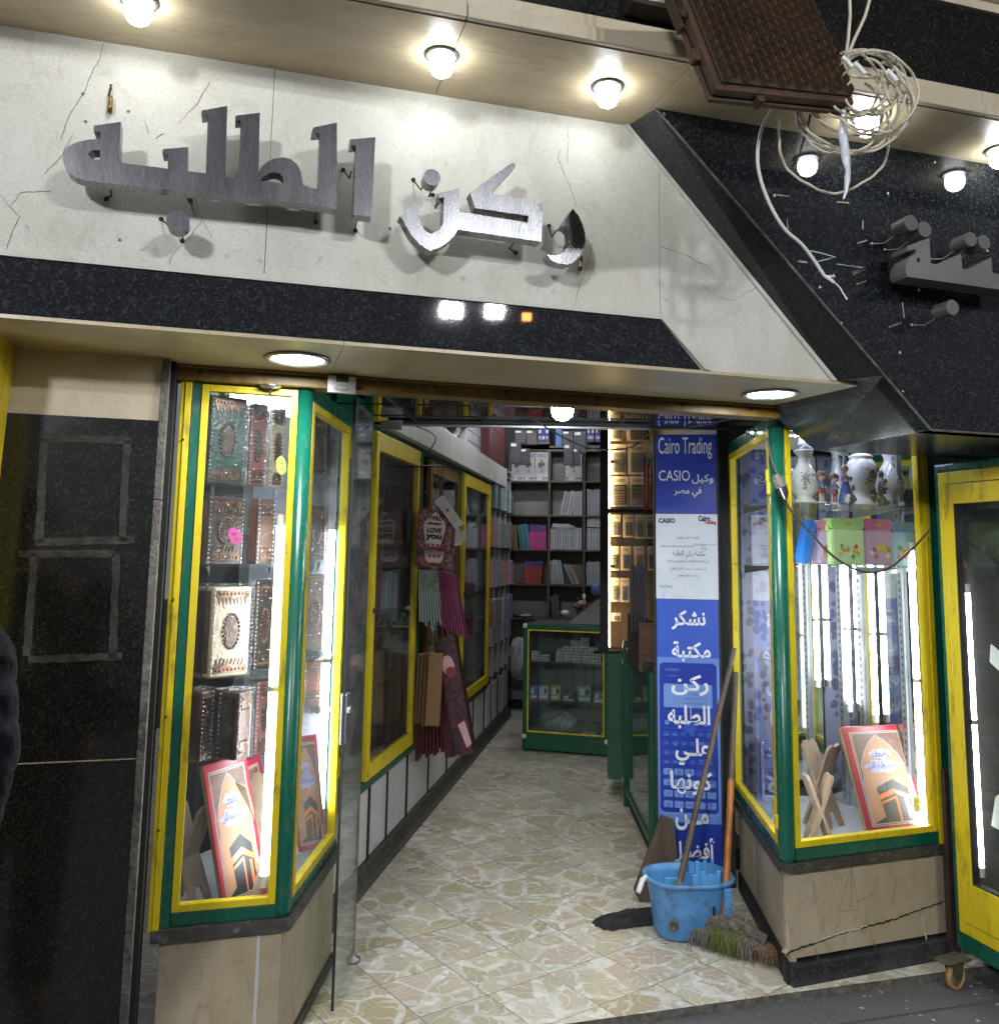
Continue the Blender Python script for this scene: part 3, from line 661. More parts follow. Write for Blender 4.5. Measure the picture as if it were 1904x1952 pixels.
h2 = pts(F, R1, ST_D, [(1497, 1040), (1520, 1015), (1548, 998), (1585, 990), (1615, 1000), (1632, 1022), (1635, 1056)])
pz_ = lambda f_, u, v, d=ST_D: F.px(*f_(u, v), d)
letter('longest steel letter group with three tall strokes, leftmost on the pale fascia', o1, [h1, h2], offs=[(pz_(R1, 620, 1045), F.px(*R1(613, 1145), 0)), (pz_(R1, 1830, 1180), F.px(*R1(1820, 1280), 0)), (pz_(R1, 1100, 1090), F.px(*R1(1095, 1150), 0))])
letter('steel upright alef stroke standing alone at the end of the left word', pts(F, R2, ST_D, [(112, 802), (260, 788), (238, 1248), (133, 1236), (148, 835), (116, 838)]), offs=[(pz_(R2, 130, 950), F.px(*R2(75, 978), 0)), (pz_(R2, 165, 1235), F.px(*R2(145, 1328), 0))])
c = pz_(R1, 1025, 1270); letter('round steel dot below the left word', None, circ=(c[0], c[1], .0285), offs=[(pz_(R1, 1045, 1310), F.px(*R1(1050, 1388), 0)), (pz_(R1, 970, 1240), F.px(*R1(930, 1262), 0))])
letter('bright steel kaf and noon joined, with a long diagonal arm', pts(F, R2, ST_D, [(490, 1168), (508, 1178), (508, 1235), (520, 1285), (545, 1325), (580, 1348), (625, 1325), (650, 1290), (656, 1134), (627, 1138), (624, 1112), (748, 1085), (742, 1218), (1138, 1283), (1140, 1243),
    (835, 1197), (805, 1108), (1040, 940), (1056, 935), (1067, 945), (1062, 965), (920, 1112), (1225, 1170), (1217, 1392), (735, 1322), (712, 1360), (680, 1392), (630, 1425), (575, 1445), (520, 1410), (465, 1352), (430, 1290), (415, 1258), (398, 1246)]),
    offs=[(pz_(R2, 1080, 1370), F.px(*R2(1068, 1455), 0)), (pz_(R2, 640, 1130), F.px(*R2(620, 1165), 0))])
c = pz_(R2, 587, 1020); letter('round steel dot above the bowl of the noon', None, circ=(c[0], c[1], .0242), offs=[(pz_(R2, 555, 1020), F.px(*R2(478, 1035), 0)), (pz_(R2, 600, 1060), F.px(*R2(590, 1122), 0))])
letter('curved steel ra hooked to the left, rightmost on the pale fascia', pts(F, R2, ST_D, [(1398, 1200), (1432, 1245), (1455, 1295), (1468, 1345), (1470, 1390), (1458, 1435), (1438, 1475), (1405, 1508), (1365, 1524), (1310, 1515), (1270, 1498), (1250, 1465), (1300, 1472), (1340, 1455), (1368, 1420), (1382, 1370), (1378, 1325), (1358, 1304), (1330, 1300)]),
    offs=[(pz_(R2, 1330, 1300), F.px(*R2(1260, 1300), 0))])
# lamp holders left hanging on the fascia
for f_, (u0, v0), (u1, v1), lb in ((R1, (638, 495), (633, 650), 'brass lamp holder hanging from a hole above the left word'), (R2, (1450, 1475), (1437, 1560), 'small brass lamp holder hanging behind the curved ra')):
    th = Thing('lamp_holder', lb, 'lamp holder', F); a = F.px(*f_(u0, v0), -.012); b = F.px(*f_(u1, v1), -.012); l = a[1] - b[1]
    mb = MB(); mb.tube([(a[0], .0, a[1]), (a[0], -.012, a[1] - l * .06), (a[0] - .002, -.014, a[1] - l * .4)], .003, 6); th.part('wire', mb, M_rust)
    mb = MB(); mb.lathe([(.0001, 0), (.0062, 0), (.0062, l * .18), (.0072, l * .2), (.0072, l * .24), (.006, l * .26), (.0056, l * .5), (.0042, l * .54), (.0036, l * .62), (.0001, l * .62)], (b[0], -.014, b[1]), 12); th.part('socket', mb, M_brass); th.done()
# neighbour's letters
G2 = Fr(F.at(0, -.13, 0), 74); d2 = -.13
NG = 'bronze letters on the black fascia'
letter('dark bronze letter group with raised teeth, cut by the right edge', pts(G2, R3, d2, [(1385, 1385), (1512, 1337), (1520, 1480), (1556, 1487), (1690, 1425), (1698, 1512), (1725, 1517), (1862, 1448), (1868, 1535), (2060, 1565), (2060, 1650), (1390, 1556), (1378, 1530), (1380, 1490), (1398, 1450), (1435, 1425), (1435, 1400), (1390, 1412)]),
    [pts(G2, R3, d2, [(1440, 1455), (1460, 1448), (1460, 1472), (1442, 1478)])], fr=G2, d=d2, t=.07, mt=M_steelD, grp=NG)
for (u, v, r_), lb in (((1410, 1252, .0255), 'left dot of the upper left pair of bronze dots'), ((1486, 1288, .0255), 'right dot of the upper left pair of bronze dots'), ((1745, 1345, .0235), 'left dot of the pair above the bronze teeth'), ((1822, 1362, .0235), 'right dot of the pair above the bronze teeth'), ((1642, 1728, .0245), 'single bronze dot below the neighbouring letters')):
    c = G2.px(*R3(u, v), d2); h_ = (c[0] - .045, c[1] - .03)
    th = Thing('sign_letter', lb, 'letter', G2, NG); mb = MB(); mb.prism([(c[0] + r_ * math.cos(g * math.pi / 16), c[1] + r_ * math.sin(g * math.pi / 16)) for g in range(32)], d2, d2 + .062); th.part('letter_body', mb, M_steelD)
    mb = MB(); mb.tube([(c[0] - .01, d2 + .06, c[1] - .02), (c[0] - .02, -.03, c[1] - .035), (h_[0], 0, h_[1])], .002, 6); mb.ball((h_[0], 0, h_[1]), .006, 8); th.part('standoff_pin', mb, M_steelD); th.done()
# ------------------------------------------------------------------ globe lamps and downlights
def globe(s_, d_, label, fr=F):
    th = Thing('globe_lamp', label, 'lamp', fr, 'bare globe lamps in the upper soffit')
    mb = MB(); mb.lathe([(.030, .0), (.044, -.001), (.047, -.004), (.045, -.007), (.034, -.009), (.030, .0)], (s_, d_, 2.9295), 28); mb.lathe([(.030, -.0), (.029, -.012), (.026, -.014)], (s_, d_, 2.9295), 20); th.part('mounting_ring', mb, M_alu)
    mb = MB(); mb.lathe([(.022, .002), (.029, -.004), (.0335, -.016), (.034, -.026), (.0325, -.038), (.026, -.051), (.015, -.0585), (.0005, -.061)], (s_, d_, 2.9265), 20); th.part('bulb', mb, M_globe)
    return th.done()
for x_, y_, lb in ((265, 0, 'lit globe lamp cut by the top edge above the left word'), (842, 104, 'lit globe lamp above the gap between the two words'), (1158, 164, 'lit globe lamp near the slanted end of the fascia'), (1652, 222, 'lit globe lamp seen through the coiled white cable'), (1905, 285, 'lit globe lamp at the right edge of the soffit')):
    globe(*F.pz(x_, y_, 2.93), lb)
for s_, d_, lb in ((.074, .222, 'large round downlight over the left display case'), (1.709, .222, 'round downlight over the right display case')):
    th = Thing('downlight', lb, 'downlight', F, 'round downlights in the entrance soffit')
    mb = MB(); mb.lathe([(.078, .0), (.098, -.001), (.100, -.005), (.088, -.009), (.080, -.006), (.076, .004)], (s_, d_, ZS - .0118), 40); th.part('trim_ring', mb, M_alu)
    mb = MB(); mb.lathe([(.079, 0), (.0005, 0)], (s_, d_, ZS - .0145), 40); th.part('diffuser', mb, M_down); th.done()
th = Thing('ceiling_bulb', 'lit bulb with white plate in the mirrored ceiling over the entrance', 'lamp')
mb = MB(); mb.lathe([(.0001, 0), (.062, 0), (.064, -.004), (.05, -.009), (.0001, -.010)], (.25, 3.50, 2.170), 28); th.part('plate', mb, M_plast)
mb = MB(); mb.lathe([(.034, 0), (.043, -.012), (.045, -.028), (.038, -.048), (.024, -.062), (.0005, -.068)], (.25, 3.50, 2.158), 20); th.part('bulb', mb, emit('lit_bulb', (.9, .96, 1), P_BULB)); th.done()
# street lamps behind the camera glinting in the granite, plus an added far-left fill
def aim(p, q):
    d = (Vector(q) - Vector(p)).normalized(); return tr(*p) @ d.to_track_quat('Y', 'Z').to_matrix().to_4x4()
for k, (p, w_, h_, c_, e_) in enumerate((((2.158, -1.684, 3.62), .085, .055, (.93, .96, 1), P_STREET * 1.0), ((2.50, -1.54, 3.64), .07, .055, (.93, .96, 1), P_STREET), ((2.76, -1.43, 3.6), .04, .035, (1, .35, .08), 60), ((-1.6, -3.4, 3.4), .20, .16, (.93, .96, 1), P_STREET * .55))):
    th = Thing('street_floodlight', ['left square white floodlight over the street', 'right square white floodlight over the street', 'small orange lamp beside the street floodlights', 'added unseen fill floodlight behind the camera to the left'][k], 'floodlight', aim(p, (.2, 3, 1.3)), 'floodlights over the street')
    mb = MB(); mb.box(-w_ - .02, w_ + .02, -.08, -.004, -h_ - .02, h_ + .02, 0, .01); th.part('housing', mb, M_rust)
    mb = MB(); mb.box(-w_, w_, -.004, .0, -h_, h_); th.part('lens', mb, emit('street_light', c_, e_)); th.done()
# ------------------------------------------------------------------ left display case
ZC, ZTOP = .436, 2.112
def frame_rect(mb, x0, x1, z0, z1, t, d0, d1, m=0, bev=.002, tz=None):
    tz = tz or t
    mb.box(x0, x0 + t, d0, d1, z0, z1, m, bev); mb.box(x1 - t, x1, d0, d1, z0, z1, m, bev)
    mb.box(x0 + t, x1 - t, d0 + .0006, d1 - .0006, z0, z0 + tz, m, bev); mb.box(x0 + t, x1 - t, d0 + .0006, d1 - .0006, z1 - tz, z1, m, bev)
lc = Thing('display_case', 'green and yellow corner display case full of boxed holy books, left of the entrance', 'display case', ID, 'glazed display cases flanking the entrance')
gx = lambda x, y=1250: L.sx(x, y)
a0, a1, a2, a3, a4, a5 = gx(313.6), gx(336.5), gx(354.7), gx(367.4), gx(534.7), gx(545.7)
SD = .665                                     # depth of the aisle side
def LM(): return L.M
mb = MB(); mb.push(L.M); mb.box(a1, -.02, .012, .06, 0, .40, 0, .002); mb.pop(); mb.push(LS.M); mb.box(.0, SD + .05, .012, .05, 0, .40, 0, .002); mb.box(.0, SD + .05, .0, .012, 0, .035, 1); mb.pop()
mb.push(L.M); x = L.sx(490, 1850, .01); mb.sheet([(x - .004, .0), (x + .005, .0), (x + .004, .12), (x + .006, .25), (x + .003, .40), (x - .003, .40), (x - .006, .2)], .0112, 2); mb.pop()
lc.part('stone_base', mb, [M_stone, M_sill, M_white])
def corner_slab(z0, z1, o, m=0, mb=None):
    """a slab over the case's footprint, o metres proud of its two street faces"""
    A_ = L.at(a0 + .01, -o, 0); B_ = L.at(.0, -o, 0) + LS.y * -o * .4; C_ = LS.at(0, -o, 0) - L.y * 0; D_ = LS.at(SD + .05, -o, 0); E_ = LS.at(SD + .05, .40, 0); F_ = L.at(a0 + .01, .5, 0)
    P_ = [A_, B_, C_, D_, E_, F_]; mb.prism([(p.x, p.y) for p in P_], z0, z1, m, ax='xy')
mb = MB(); corner_slab(.40, ZC, .018, 0, mb); lc.part('sill', mb, M_sill)
mb = MB(); c_ = L.at(-.014, .018, 0); mb.lathe([(.0001, ZC), (.027, ZC), (.029, ZC + .02), (.029, ZTOP), (.0001, ZTOP)], (c_.x, c_.y, 0), 20)
mb.push(L.M)
zg, zy = ZC + .042, ZC + .066; zt1 = 2.062
mb.box(a2 - (a2 - a1), a2, -.004, .035, ZC, ZTOP, 0, .003); mb.box(a2, -.02, -.003, .034, ZC, zg, 0, .006); mb.box(a2, -.02, -.003, .034, 2.085, ZTOP, 0, .003)
mb.pop(); mb.push(LS.M)
b0, b1, b2, b3, b4 = LS.sx(582, 1250), LS.sx(631, 1250), LS.sx(648, 1250), LS.sx(655, 1250), SD
b0 = .028
mb.box(b0, SD, -.003, .034, ZC, zg, 0, .006); mb.box(SD - .035, SD, -.004, .035, ZC, ZTOP, 0, .003); mb.box(b0, SD - .035, -.003, .034, 2.055, ZTOP, 0, .003); mb.pop()
lc.part('green_frame', mb, M_grn)
mb = MB(); mb.push(L.M); mb.box(a0, a1 - .002, -.012, .03, ZC - .01, 2.09, 0, .003); mb.box(a0 + .014, a1 - .018, -.016, -.012, ZC - .01, 2.09, 0, .001)
frame_rect(mb, a2 + .001, a5, zg + .001, 2.084, .022, -.009, .02, tz=.022); mb.pop()
mb.push(LS.M); frame_rect(mb, b0 + .004, SD - .037, zg + .001, 2.054, .03, -.009, .02, tz=.026); mb.pop()
mb.push(LS.M)
for zz in (.70, 1.93): mb.tube([(SD - .03, -.012, zz), (SD - .03, -.012, zz + .07)], .007, 8)
mb.pop()
lc.part('yellow_frame', mb, M_yel)
mb = MB(); mb.push(L.M); mb.box(a2 + .02, a5 - .02, .004, .0065, zg + .02, 2.066); mb.pop(); lc.part('front_pane', mb, M_glass)
mb = MB(); mb.push(LS.M); mb.box(b0 + .03, SD - .065, .004, .0065, zg + .024, 2.032); mb.pop(); lc.part('side_pane', mb, M_glass)
mb = MB()
mb.push(L.M); mb.box(a0 + .02, a0 + .03, .04, .60, ZC, ZTOP - .02); mb.pop()
mb.push(LS.M); mb.box(SD - .03, SD - .02, .04, .38, ZC, ZTOP - .02); mb.pop()
lc.part('mirror_lining', mb, M_line)
mb = MB(); corner_slab(ZTOP - .022, ZTOP - .002, -.03, 0, mb); corner_slab(ZC + .001, ZC + .006, -.03, 0, mb); lc.part('case_top_and_floor', mb, mat('case_board', (.55, .56, .60), .35))
mb = MB(); mb.push(L.M)
for zz in (.72, 1.05, 1.4, 1.9): mb.ball(((a0 + a1) / 2 - .002, -.017, zz), .004, 8, 1)
mb.pop(); lc.part('screw', mb, [M_alu, M_rust])
lc.done()
# shelves (lift out of the case)
def shelf(fr, x0, x1, y0, y1, z, label, grp='glass shelves in the display cases', t=.007):
    th = Thing('glass_shelf', label, 'shelf', fr, grp)
    mb = MB(); mb.box(x0, x1, y0, y1, z - t, z, 0, .001); th.part('pane', mb, M_glassS)
    mb = MB()
    for x in (x0 + .06, x1 - .06): mb.prism([(y0 + .02, z - t - .001), (y1, z - t - .001), (y1, z - t - .035)], x - .002, x + .002, 0, ax='yz')
    th.part('bracket', mb, M_alu); return th.done()
SH = [1.745, 1.518, 1.205, .965]
LI = Fr(L.at(0, 0, 0), 74)
lz = lambda x, y, d=.10: L.zy(x, y, d)
SH = [lz(450, 925), lz(450, 1076), lz(430, 1287), lz(440, 1438)]
for i, z_ in enumerate(SH):
    shelf(L, a2 - .02, [-.03, -.03, -.03, -.12][i], [.09, .09, .06, .06][i], [.40, .42, .42, .26][i], z_, ['top glass shelf in the left display case', 'second glass shelf in the left display case', 'third glass shelf in the left display case', 'lowest short glass shelf in the left display case'][i])
def tube_lamp(a, b, label, grp, r=.0125, M=ID, mt=None):
    a, b = Vector(a), Vector(b); th = Thing('tube_lamp', label, 'lamp', M, grp); dr = (b - a).normalized()
    mb = MB(); mb.tube([a, b], r, 14, cap=False); th.part('tube', mb, mt or M_tube)
    mb = MB()
    for p, q in ((a, a - dr * .035), (b, b + dr * .035)): mb.tube([p, q], r * 1.12, 14)
    th.part('end_cap', mb, M_plast)
    mb = MB(); k = a.lerp(b, .52); mb.tube([k - dr * .009, k + dr * .009], r * 1.08, 14); th.part('holding_clip', mb, mat('clip', (.55, .5, .36), .6) if 'clip' not in bpy.data.materials else bpy.data.materials['clip']); return th.done()
LGp = 'lit tubes in the left display case'; M_tube2 = emit('lit_tube_strong', (.90, .94, 1), P_TUBE * 1.25)
p0 = L.px(503, 1668, .035); p1 = L.px(530, 1002, .035)
tube_lamp((p0[0], .035, p0[1]), (p0[0] + .0, .035, p1[1]), 'lit white tube standing at the front corner of the left case', LGp, M=L.M, mt=M_tube2)
p0 = LS.px(612, 1540, .04); p1 = LS.px(626, 1010, .04)
tube_lamp((p0[0], .04, p0[1]), (p0[0], .04, p1[1]), 'lit white tube at the aisle end of the left case', LGp, M=LS.M, mt=M_tube2)
tube_lamp((-.26, .10, 2.07), (-.04, .45, 2.07), 'added short tube brightening the top of the left case', LGp, M=L.M, r=.010, mt=M_tube2)  # extra tube added to brighten the upper part of the case
# ------------------------------------------------------------------ right display case
def R6(u, v): return (1196.3 + u / 2.6903, 724.1 + v / 2.6903)
def R8(u, v): return (1211.4 + u / 2.749, 1259.3 + v / 2.749)
rc = Thing('display_case', 'green and yellow corner display case with vases and pencil cases, right of the entrance', 'display case', ID, 'glazed display cases flanking the entrance')
rx = lambda x, y=1189: RC.sx(x, y)
e0, e1, e2, e3, e4, e5 = rx(1503), rx(1515.5), rx(1754), rx(1767), rx(1777), .78
RD = .957; RB = .42; RT = 2.125
sx_ = lambda x, y=1189: RS.sx(x, y)
mb = MB(); mb.push(RC.M)
def cutline(s_): return .0
ch = [RC.px(*R8(u, v), .02) for u, v in ((790, 1538), (860, 1500), (940, 1478), (1060, 1435), (1220, 1392), (1340, 1362), (1480, 1310), (1610, 1262))]
w_end = .78
lo = [(0.0, .085)] + [(w_end, .085)] + [(w_end, ch[-1][1] - .004)] + [(x, z_ - .003 + rnd.uniform(-.002, .002)) for x, z_ in reversed(ch)] + [(0.0, ch[0][1] - .003)]
hi = [(0.0, ch[0][1])] + [(x, z_ + rnd.uniform(-.001, .002)) for x, z_ in ch] + [(w_end, ch[-1][1]), (w_end, .395), (0.0, .395)]
mb.prism(lo, .02, .05); mb.prism(hi, .018, .05); mb.box(.06, w_end, .05, .08, -.04, .395, 1)
mb.pop(); mb.push(RS.M); mb.box(.0, RD - .036, .018, .05, .0, .395); mb.box(.0, RD - .012, .008, .018, 0, .085, 1, .002); mb.pop()
rc.part('stone_base', mb, [M_stone, M_black])
ck = MB()
for p_ in ([R8(790, 1540), R8(870, 1508), R8(935, 1484), R8(1060, 1439), R8(1220, 1393), R8(1340, 1362), R8(1480, 1312), R8(1610, 1264)],): ribbon(ck, RC, p_, .007, .0155, 0, .0018)
for p_ in ([R8(935, 1500), R8(960, 1570), R8(985, 1635)], [R8(1225, 1400), R8(1255, 1500), R8(1262, 1590)], [R8(1495, 1320), R8(1515, 1420), R8(1540, 1530)], [R8(1060, 1320), R8(1130, 1090), R8(1172, 1305), R8(1060, 1320)], [R8(1130, 1100), R8(1128, 1295)], [R8(1160, 1265), R8(1210, 1245), R8(1250, 1215)], [R8(1270, 1130), R8(1272, 1160)], [R8(1250, 1185), R8(1275, 1165)]): ribbon(ck, RC, p_, .0022, .0158, 1, .001)
ck.v = [tuple(RC.M @ Vector(v_)) for v_ in ck.v]; rc.part('crack', ck, [mat('deep_crack', (.035, .025, .018), .9), mat('faint_scratch', (.20, .155, .10), .9)])
ck = MB()
for p_ in ([R8(940, 1478), R8(1060, 1433), R8(1215, 1390)], [R8(1285, 1525), R8(1390, 1500), R8(1510, 1480)], [R8(1498, 1330), R8(1530, 1500)], [R8(795, 1380), R8(800, 1500)]): ribbon(ck, RC, p_, .0045, .0150, 0, .0018)
ck.v = [tuple(RC.M @ Vector(v_)) for v_ in ck.v]; rc.part('filler', ck, mat('white_filler', (.62, .60, .55), .8))
mb = MB(); mb.push(RC.M); mb.box(-.012, .80, -.012, .05, -.04, .072, 0, .006); mb.pop(); rc.part('kerb', mb, granite('kerb_granite', rough=.3, chip=.93, dust=.5))
def rslab(z0, z1, o, mb, m=0):
    P_ = [RC.at(.80, -o, 0), RC.at(.0, -o, 0), RS.at(RD, -o, 0), RS.at(.0, -o, 0), RS.at(.0, .66, 0), RC.at(.80, .9, 0)]
    mb.prism([(p.x, p.y) for p in P_], z0, z1, m, ax='xy')
mb = MB(); rslab(.395, RB + .012, .012, mb); rc.part('sill', mb, M_sill)
ZG = RB + .013
mb = MB(); c_ = RC.at(-.006, .018, 0); mb.lathe([(.0001, ZG), (.030, ZG), (.031, ZG + .02), (.031, RT), (.0001, RT)], (c_.x, c_.y, 0), 20)
zgr = ZG + .048
mb.push(RC.M); mb.box(.02, .78, -.004, .034, ZG, zgr, 0, .006); mb.box(.02, .78, -.003, .034, 2.095, RT, 0, .003); mb.box(e4, .79, -.003, .035, ZG, RT, 0, .003); mb.pop()
mb.push(RS.M); mb.box(.03, RD - .02, -.004, .034, ZG, zgr, 0, .006); mb.box(0, .035, -.004, .035, ZG, RT, 0, .003); mb.box(.03, RD - .02, -.003, .034, 2.07, RT, 0, .003); mb.pop()
rc.part('green_frame', mb, M_grn)
mb = MB(); mb.push(RC.M); frame_rect(mb, e0, e3, zgr + .001, 2.094, .024, -.009, .02); mb.box(e3 + .006, e3 + .03, -.012, .02, ZG, 2.10, 0, .002); mb.pop()
mb.push(RS.M); frame_rect(mb, .04, RD - .032, zgr + .001, 2.069, .04, -.009, .02, tz=.028)
for zz in (.60, 1.86): mb.box(RD - .06, RD - .034, -.018, -.008, zz, zz + .05, 0, .003); mb.box(RD - .034, RD - .012, -.020, -.006, zz - .052, zz - .002, 0, .003)
mb.pop(); rc.part('yellow_frame', mb, M_yel)
mb = MB(); mb.push(RC.M); mb.box(e1 + .004, e2, .004, .0065, zgr + .02, 2.075); mb.pop(); rc.part('front_pane', mb, M_glass)
mb = MB(); mb.push(RS.M); mb.box(.075, RD - .068, .004, .0065, zgr + .024, 2.045); mb.pop(); rc.part('side_pane', mb, M_glass)
mb = MB(); mb.push(RC.M); mb.box(.765, .775, .04, .88, ZG, RT - .02); mb.box(.42, .764, .87, .88, ZG, RT - .02); mb.pop()
rc.part('mirror_lining', mb, M_mir)
mb = MB(); rslab(RT - .022, RT - .002, -.035, mb); rslab(ZG, ZG + .004, -.035, mb); rc.part('case_top_and_floor', mb, bpy.data.materials['case_board'])
mb = MB(); mb.push(RC.M); mb.box(.425, .62, .862, .868, ZG + .005, RT - .03); mb.pop()
def leafcloth():
    m, t, b, n = nt('leaf_patterned_paper'); ln = t.links.new; tc = n('ShaderNodeTexCoord')
    v = n('ShaderNodeTexVoronoi', Scale=24); ln(tc.outputs['Object'], v.inputs[0]); s = n('ShaderNodeSeparateColor'); ln(v.outputs['Color'], s.inputs[0])
    no = n('ShaderNodeTexNoise', Scale=6, Detail=3); ln(tc.outputs['Object'], no.inputs[0])
    mu = n('ShaderNodeMath', _operation='ADD'); ln(s.outputs[0], mu.inputs[0]); ln(no.outputs[0], mu.inputs[1])
    g = n('ShaderNodeMath', _operation='GREATER_THAN', i1=1.0); ln(mu.outputs[0], g.inputs[0])
    d = n('ShaderNodeMath', _operation='LESS_THAN', i1=.55); ln(v.outputs['Distance'], d.inputs[0]); gm = n('ShaderNodeMath', _operation='MULTIPLY'); ln(g.outputs[0], gm.inputs[0]); ln(d.outputs[0], gm.inputs[1])
    ln(mixc(t, n, gm.outputs[0], (.17, .17, .25), (.045, .048, .10)), b.inputs['Base Color']); return m
rc.part('patterned_back', mb, leafcloth())
mb = MB(); mb.push(RC.M)
for s_ in (.80, .56, .43, .18):
    mb.box(.750, .764, s_ - .014, s_ + .014, ZG, RT - .03, 0); 
    for k in range(50): mb.box(.7485, .750, s_ - .002, s_ + .002, ZG + .03 + k * .032, ZG + .045 + k * .032, 1)
mb.pop(); rc.part('slotted_upright', mb, [M_alu, M_black])
rc.done()
RG = 'lit tubes in the right display case'
def rtube(s_, d_, z0, z1, lb, ds=0): tube_lamp((s_, d_, z0), (s_ + ds, d_, z1), lb, RG, M=RC.M, r=.0125)
p = RC.px(1517, 1620, .045)
rtube(p[0] + .003, .045, RC.zy(1520, 1575, .045), RC.zy(1512, 1045, .045), 'lit tube just inside the front pane beside the green post')
for sv, z0_, z1_, lb in ((.70, .98, 1.53, 'lit tube farthest back on the right wall of the right case'), (.49, .90, 1.55, 'second lit tube from the back on the right wall of the right case'), (.33, .88, 1.55, 'third lit tube from the back in the right case'), (.09, .47, 1.60, 'lit tube nearest the front pane at the right of the case')):
    rtube(.735, sv, z0_, z1_, lb)
q = RS.px(1410, 1500, .05)
tube_lamp((q[0], .05, RS.zy(1412, 1505, .05)), (q[0], .05, RS.zy(1400, 1050, .05)), 'lit tube behind the side pane at the aisle end', RG, M=RS.M)
th = Thing('led_strip', 'double row of lit diodes under the top of the right case', 'lamp', RC)
mb = MB(); mb.box(.05, .74, .12, .15, RT - .032, RT - .024); mb.box(.05, .74, .26, .29, RT - .032, RT - .024); th.part('strip', mb, M_white)
mb = MB()
for k in range(26):
    for y in (.135, .275): mb.lathe([(.0001, -.004), (.005, -.003), (.006, 0)], (.07 + k * .025, y, RT - .032), 8)
th.part('diode', mb, emit('lit_diode', (.66, .72, 1), P_LED * 1.0)); th.done()
SR = [RC.zy(1650, 962, .06), RC.zy(1650, 1078, .06)]
for i, z_ in enumerate(SR): shelf(RC, .02, .745, .05, .36, z_, ['upper glass shelf in the right case under the vases', 'lower glass shelf in the right case under the pencil cases'][i])
# ------------------------------------------------------------------ left wall unit
def R5(u, v): return (629.7 + u / 3.0237, 692.7 + v / 3.0237)
def SRp(u, v): return (629.7 + u / 2.749, 1259.3 + v / 2.749)
def wsx(u, v, f_=R5, d=0): return W.sx(*f_(u, v), d)
wu = Thing('wall_cabinet', 'long wall cabinet with yellow framed glass doors and white panels, left of the aisle', 'cabinet', W)
S0, S1 = -.62, 4.72
mb = MB(); mb.prism([(-.035, 0), (-.035, .045), (-.006, .088), (-.006, .108), (.35, .108), (.35, 0)], S0, S1, 0, ax='yz'); wu.part('plinth', mb, [M_sill, M_alu])
seams = [S0] + [W.sx(*SRp(u, v)) for u, v in ((202, 850), (297, 740), (402, 640), (515, 520), (612, 450), (747, 330), (806, 270), (842, 230), (876, 190), (908, 170), (930, 140))] + [S1]
mb = MB()
for i in range(len(seams) - 1): mb.box(seams[i] + (.016 if i % 2 else .005), seams[i + 1] - (.016 if i % 2 == 0 else .005), .004, .02, .112, .442, 0, .002)
wu.part('white_panel', mb, M_white)
mb = MB()
for s_ in seams[1:-1]: mb.box(s_ - .011, s_ + .011, -.002, .03, .10, .445)
mb.box(S0, S1, .02, .04, .105, .45); wu.part('dark_seam', mb, M_black)
mb = MB(); mb.box(S0, 3.44, -.012, .03, .445, .492, 0, .003); mb.box(S0, 3.44, .0, .03, 2.155, 2.185)
for s_ in (.0, .93, 1.02, 2.19, 3.42, -.5): mb.box(s_ - .018, s_ + .018, -.008, .03, .492, 2.156, 0, .003)
wu.part('green_frame', mb, M_grnD)
def door(s0, s1, d, lab=None, my=None):
    mb = MB(); t = .052
    mb.box(s0, s0 + t, d - .02, d + .008, .495, 2.15, 0, .003); mb.box(s1 - t, s1, d - .02, d + .008, .495, 2.15, 0, .003)
    mb.box(s0 + t, s1 - t, d - .019, d + .007, .495, .565, 0, .003); mb.box(s0 + t, s1 - t, d - .019, d + .007, 2.06, 2.15, 0, .003)
    p = wu.part('glazed_door', mb, my or M_yel, label=lab)
    mb = MB(); mb.box(s0 + t, s1 - t, d - .008, d - .004, .565, 2.06); wu.part('pane', mb, M_glass, p)
    mb = MB(); mb.lathe([(.0001, 0), (.013, .002), (.011, .012), (.0001, .016)], n=12, T=tr(s0 + t / 2, d - .02, 1.28) @ rot('X', 90))
    for z_ in (.515, .53, 2.13): mb.lathe([(.0001, 0), (.006, .001), (.0001, .003)], n=8, T=tr(s0 + t / 2, d - .02, z_) @ rot('X', 90))
    wu.part('knob', mb, M_black, p)
door(.03, .90, -.006); door(2.24, 3.39, -.006)
door(1.28, 2.17, .02, my=M_yelD)  # dim middle door: its shade is put into the colour as darker yellow
mb = MB(); mb.box(S0, .9, .02, .025, 2.06, 2.15); wu.part('head_strip', mb, M_grnD)
mb = MB()
for z_ in (.50, .90, 1.25, 1.62, 1.95): mb.box(S0, 3.44, .05, .33, z_ - .012, z_)
for s_ in (.46, .96, 1.6, 2.8): mb.box(s_ - .008, s_ + .008, .06, .33, .5, 2.15)
wu.part('inner_shelf', mb, M_shelf)
mb = MB(); mb.box(S0, 3.44, .34, .35, .1, 2.2); wu.part('back_panel', mb, M_shelfW)
wu.done()
bt = Thing('beam', 'pale boxed beam running over the left wall cabinet', 'beam', W)
mb = MB(); mb.box(S0, 4.07, -.05, .02, 2.185, 2.36, 0, .004); bt.part('face_board', mb, mat('beam_board', (.60, .57, .54), .5, c2=(.50, .47, .44), scale=5))
mb = MB(); mb.box(S0, 4.07, .02, .35, 2.30, 2.32); bt.part('top_board', mb, M_shelf); bt.done()
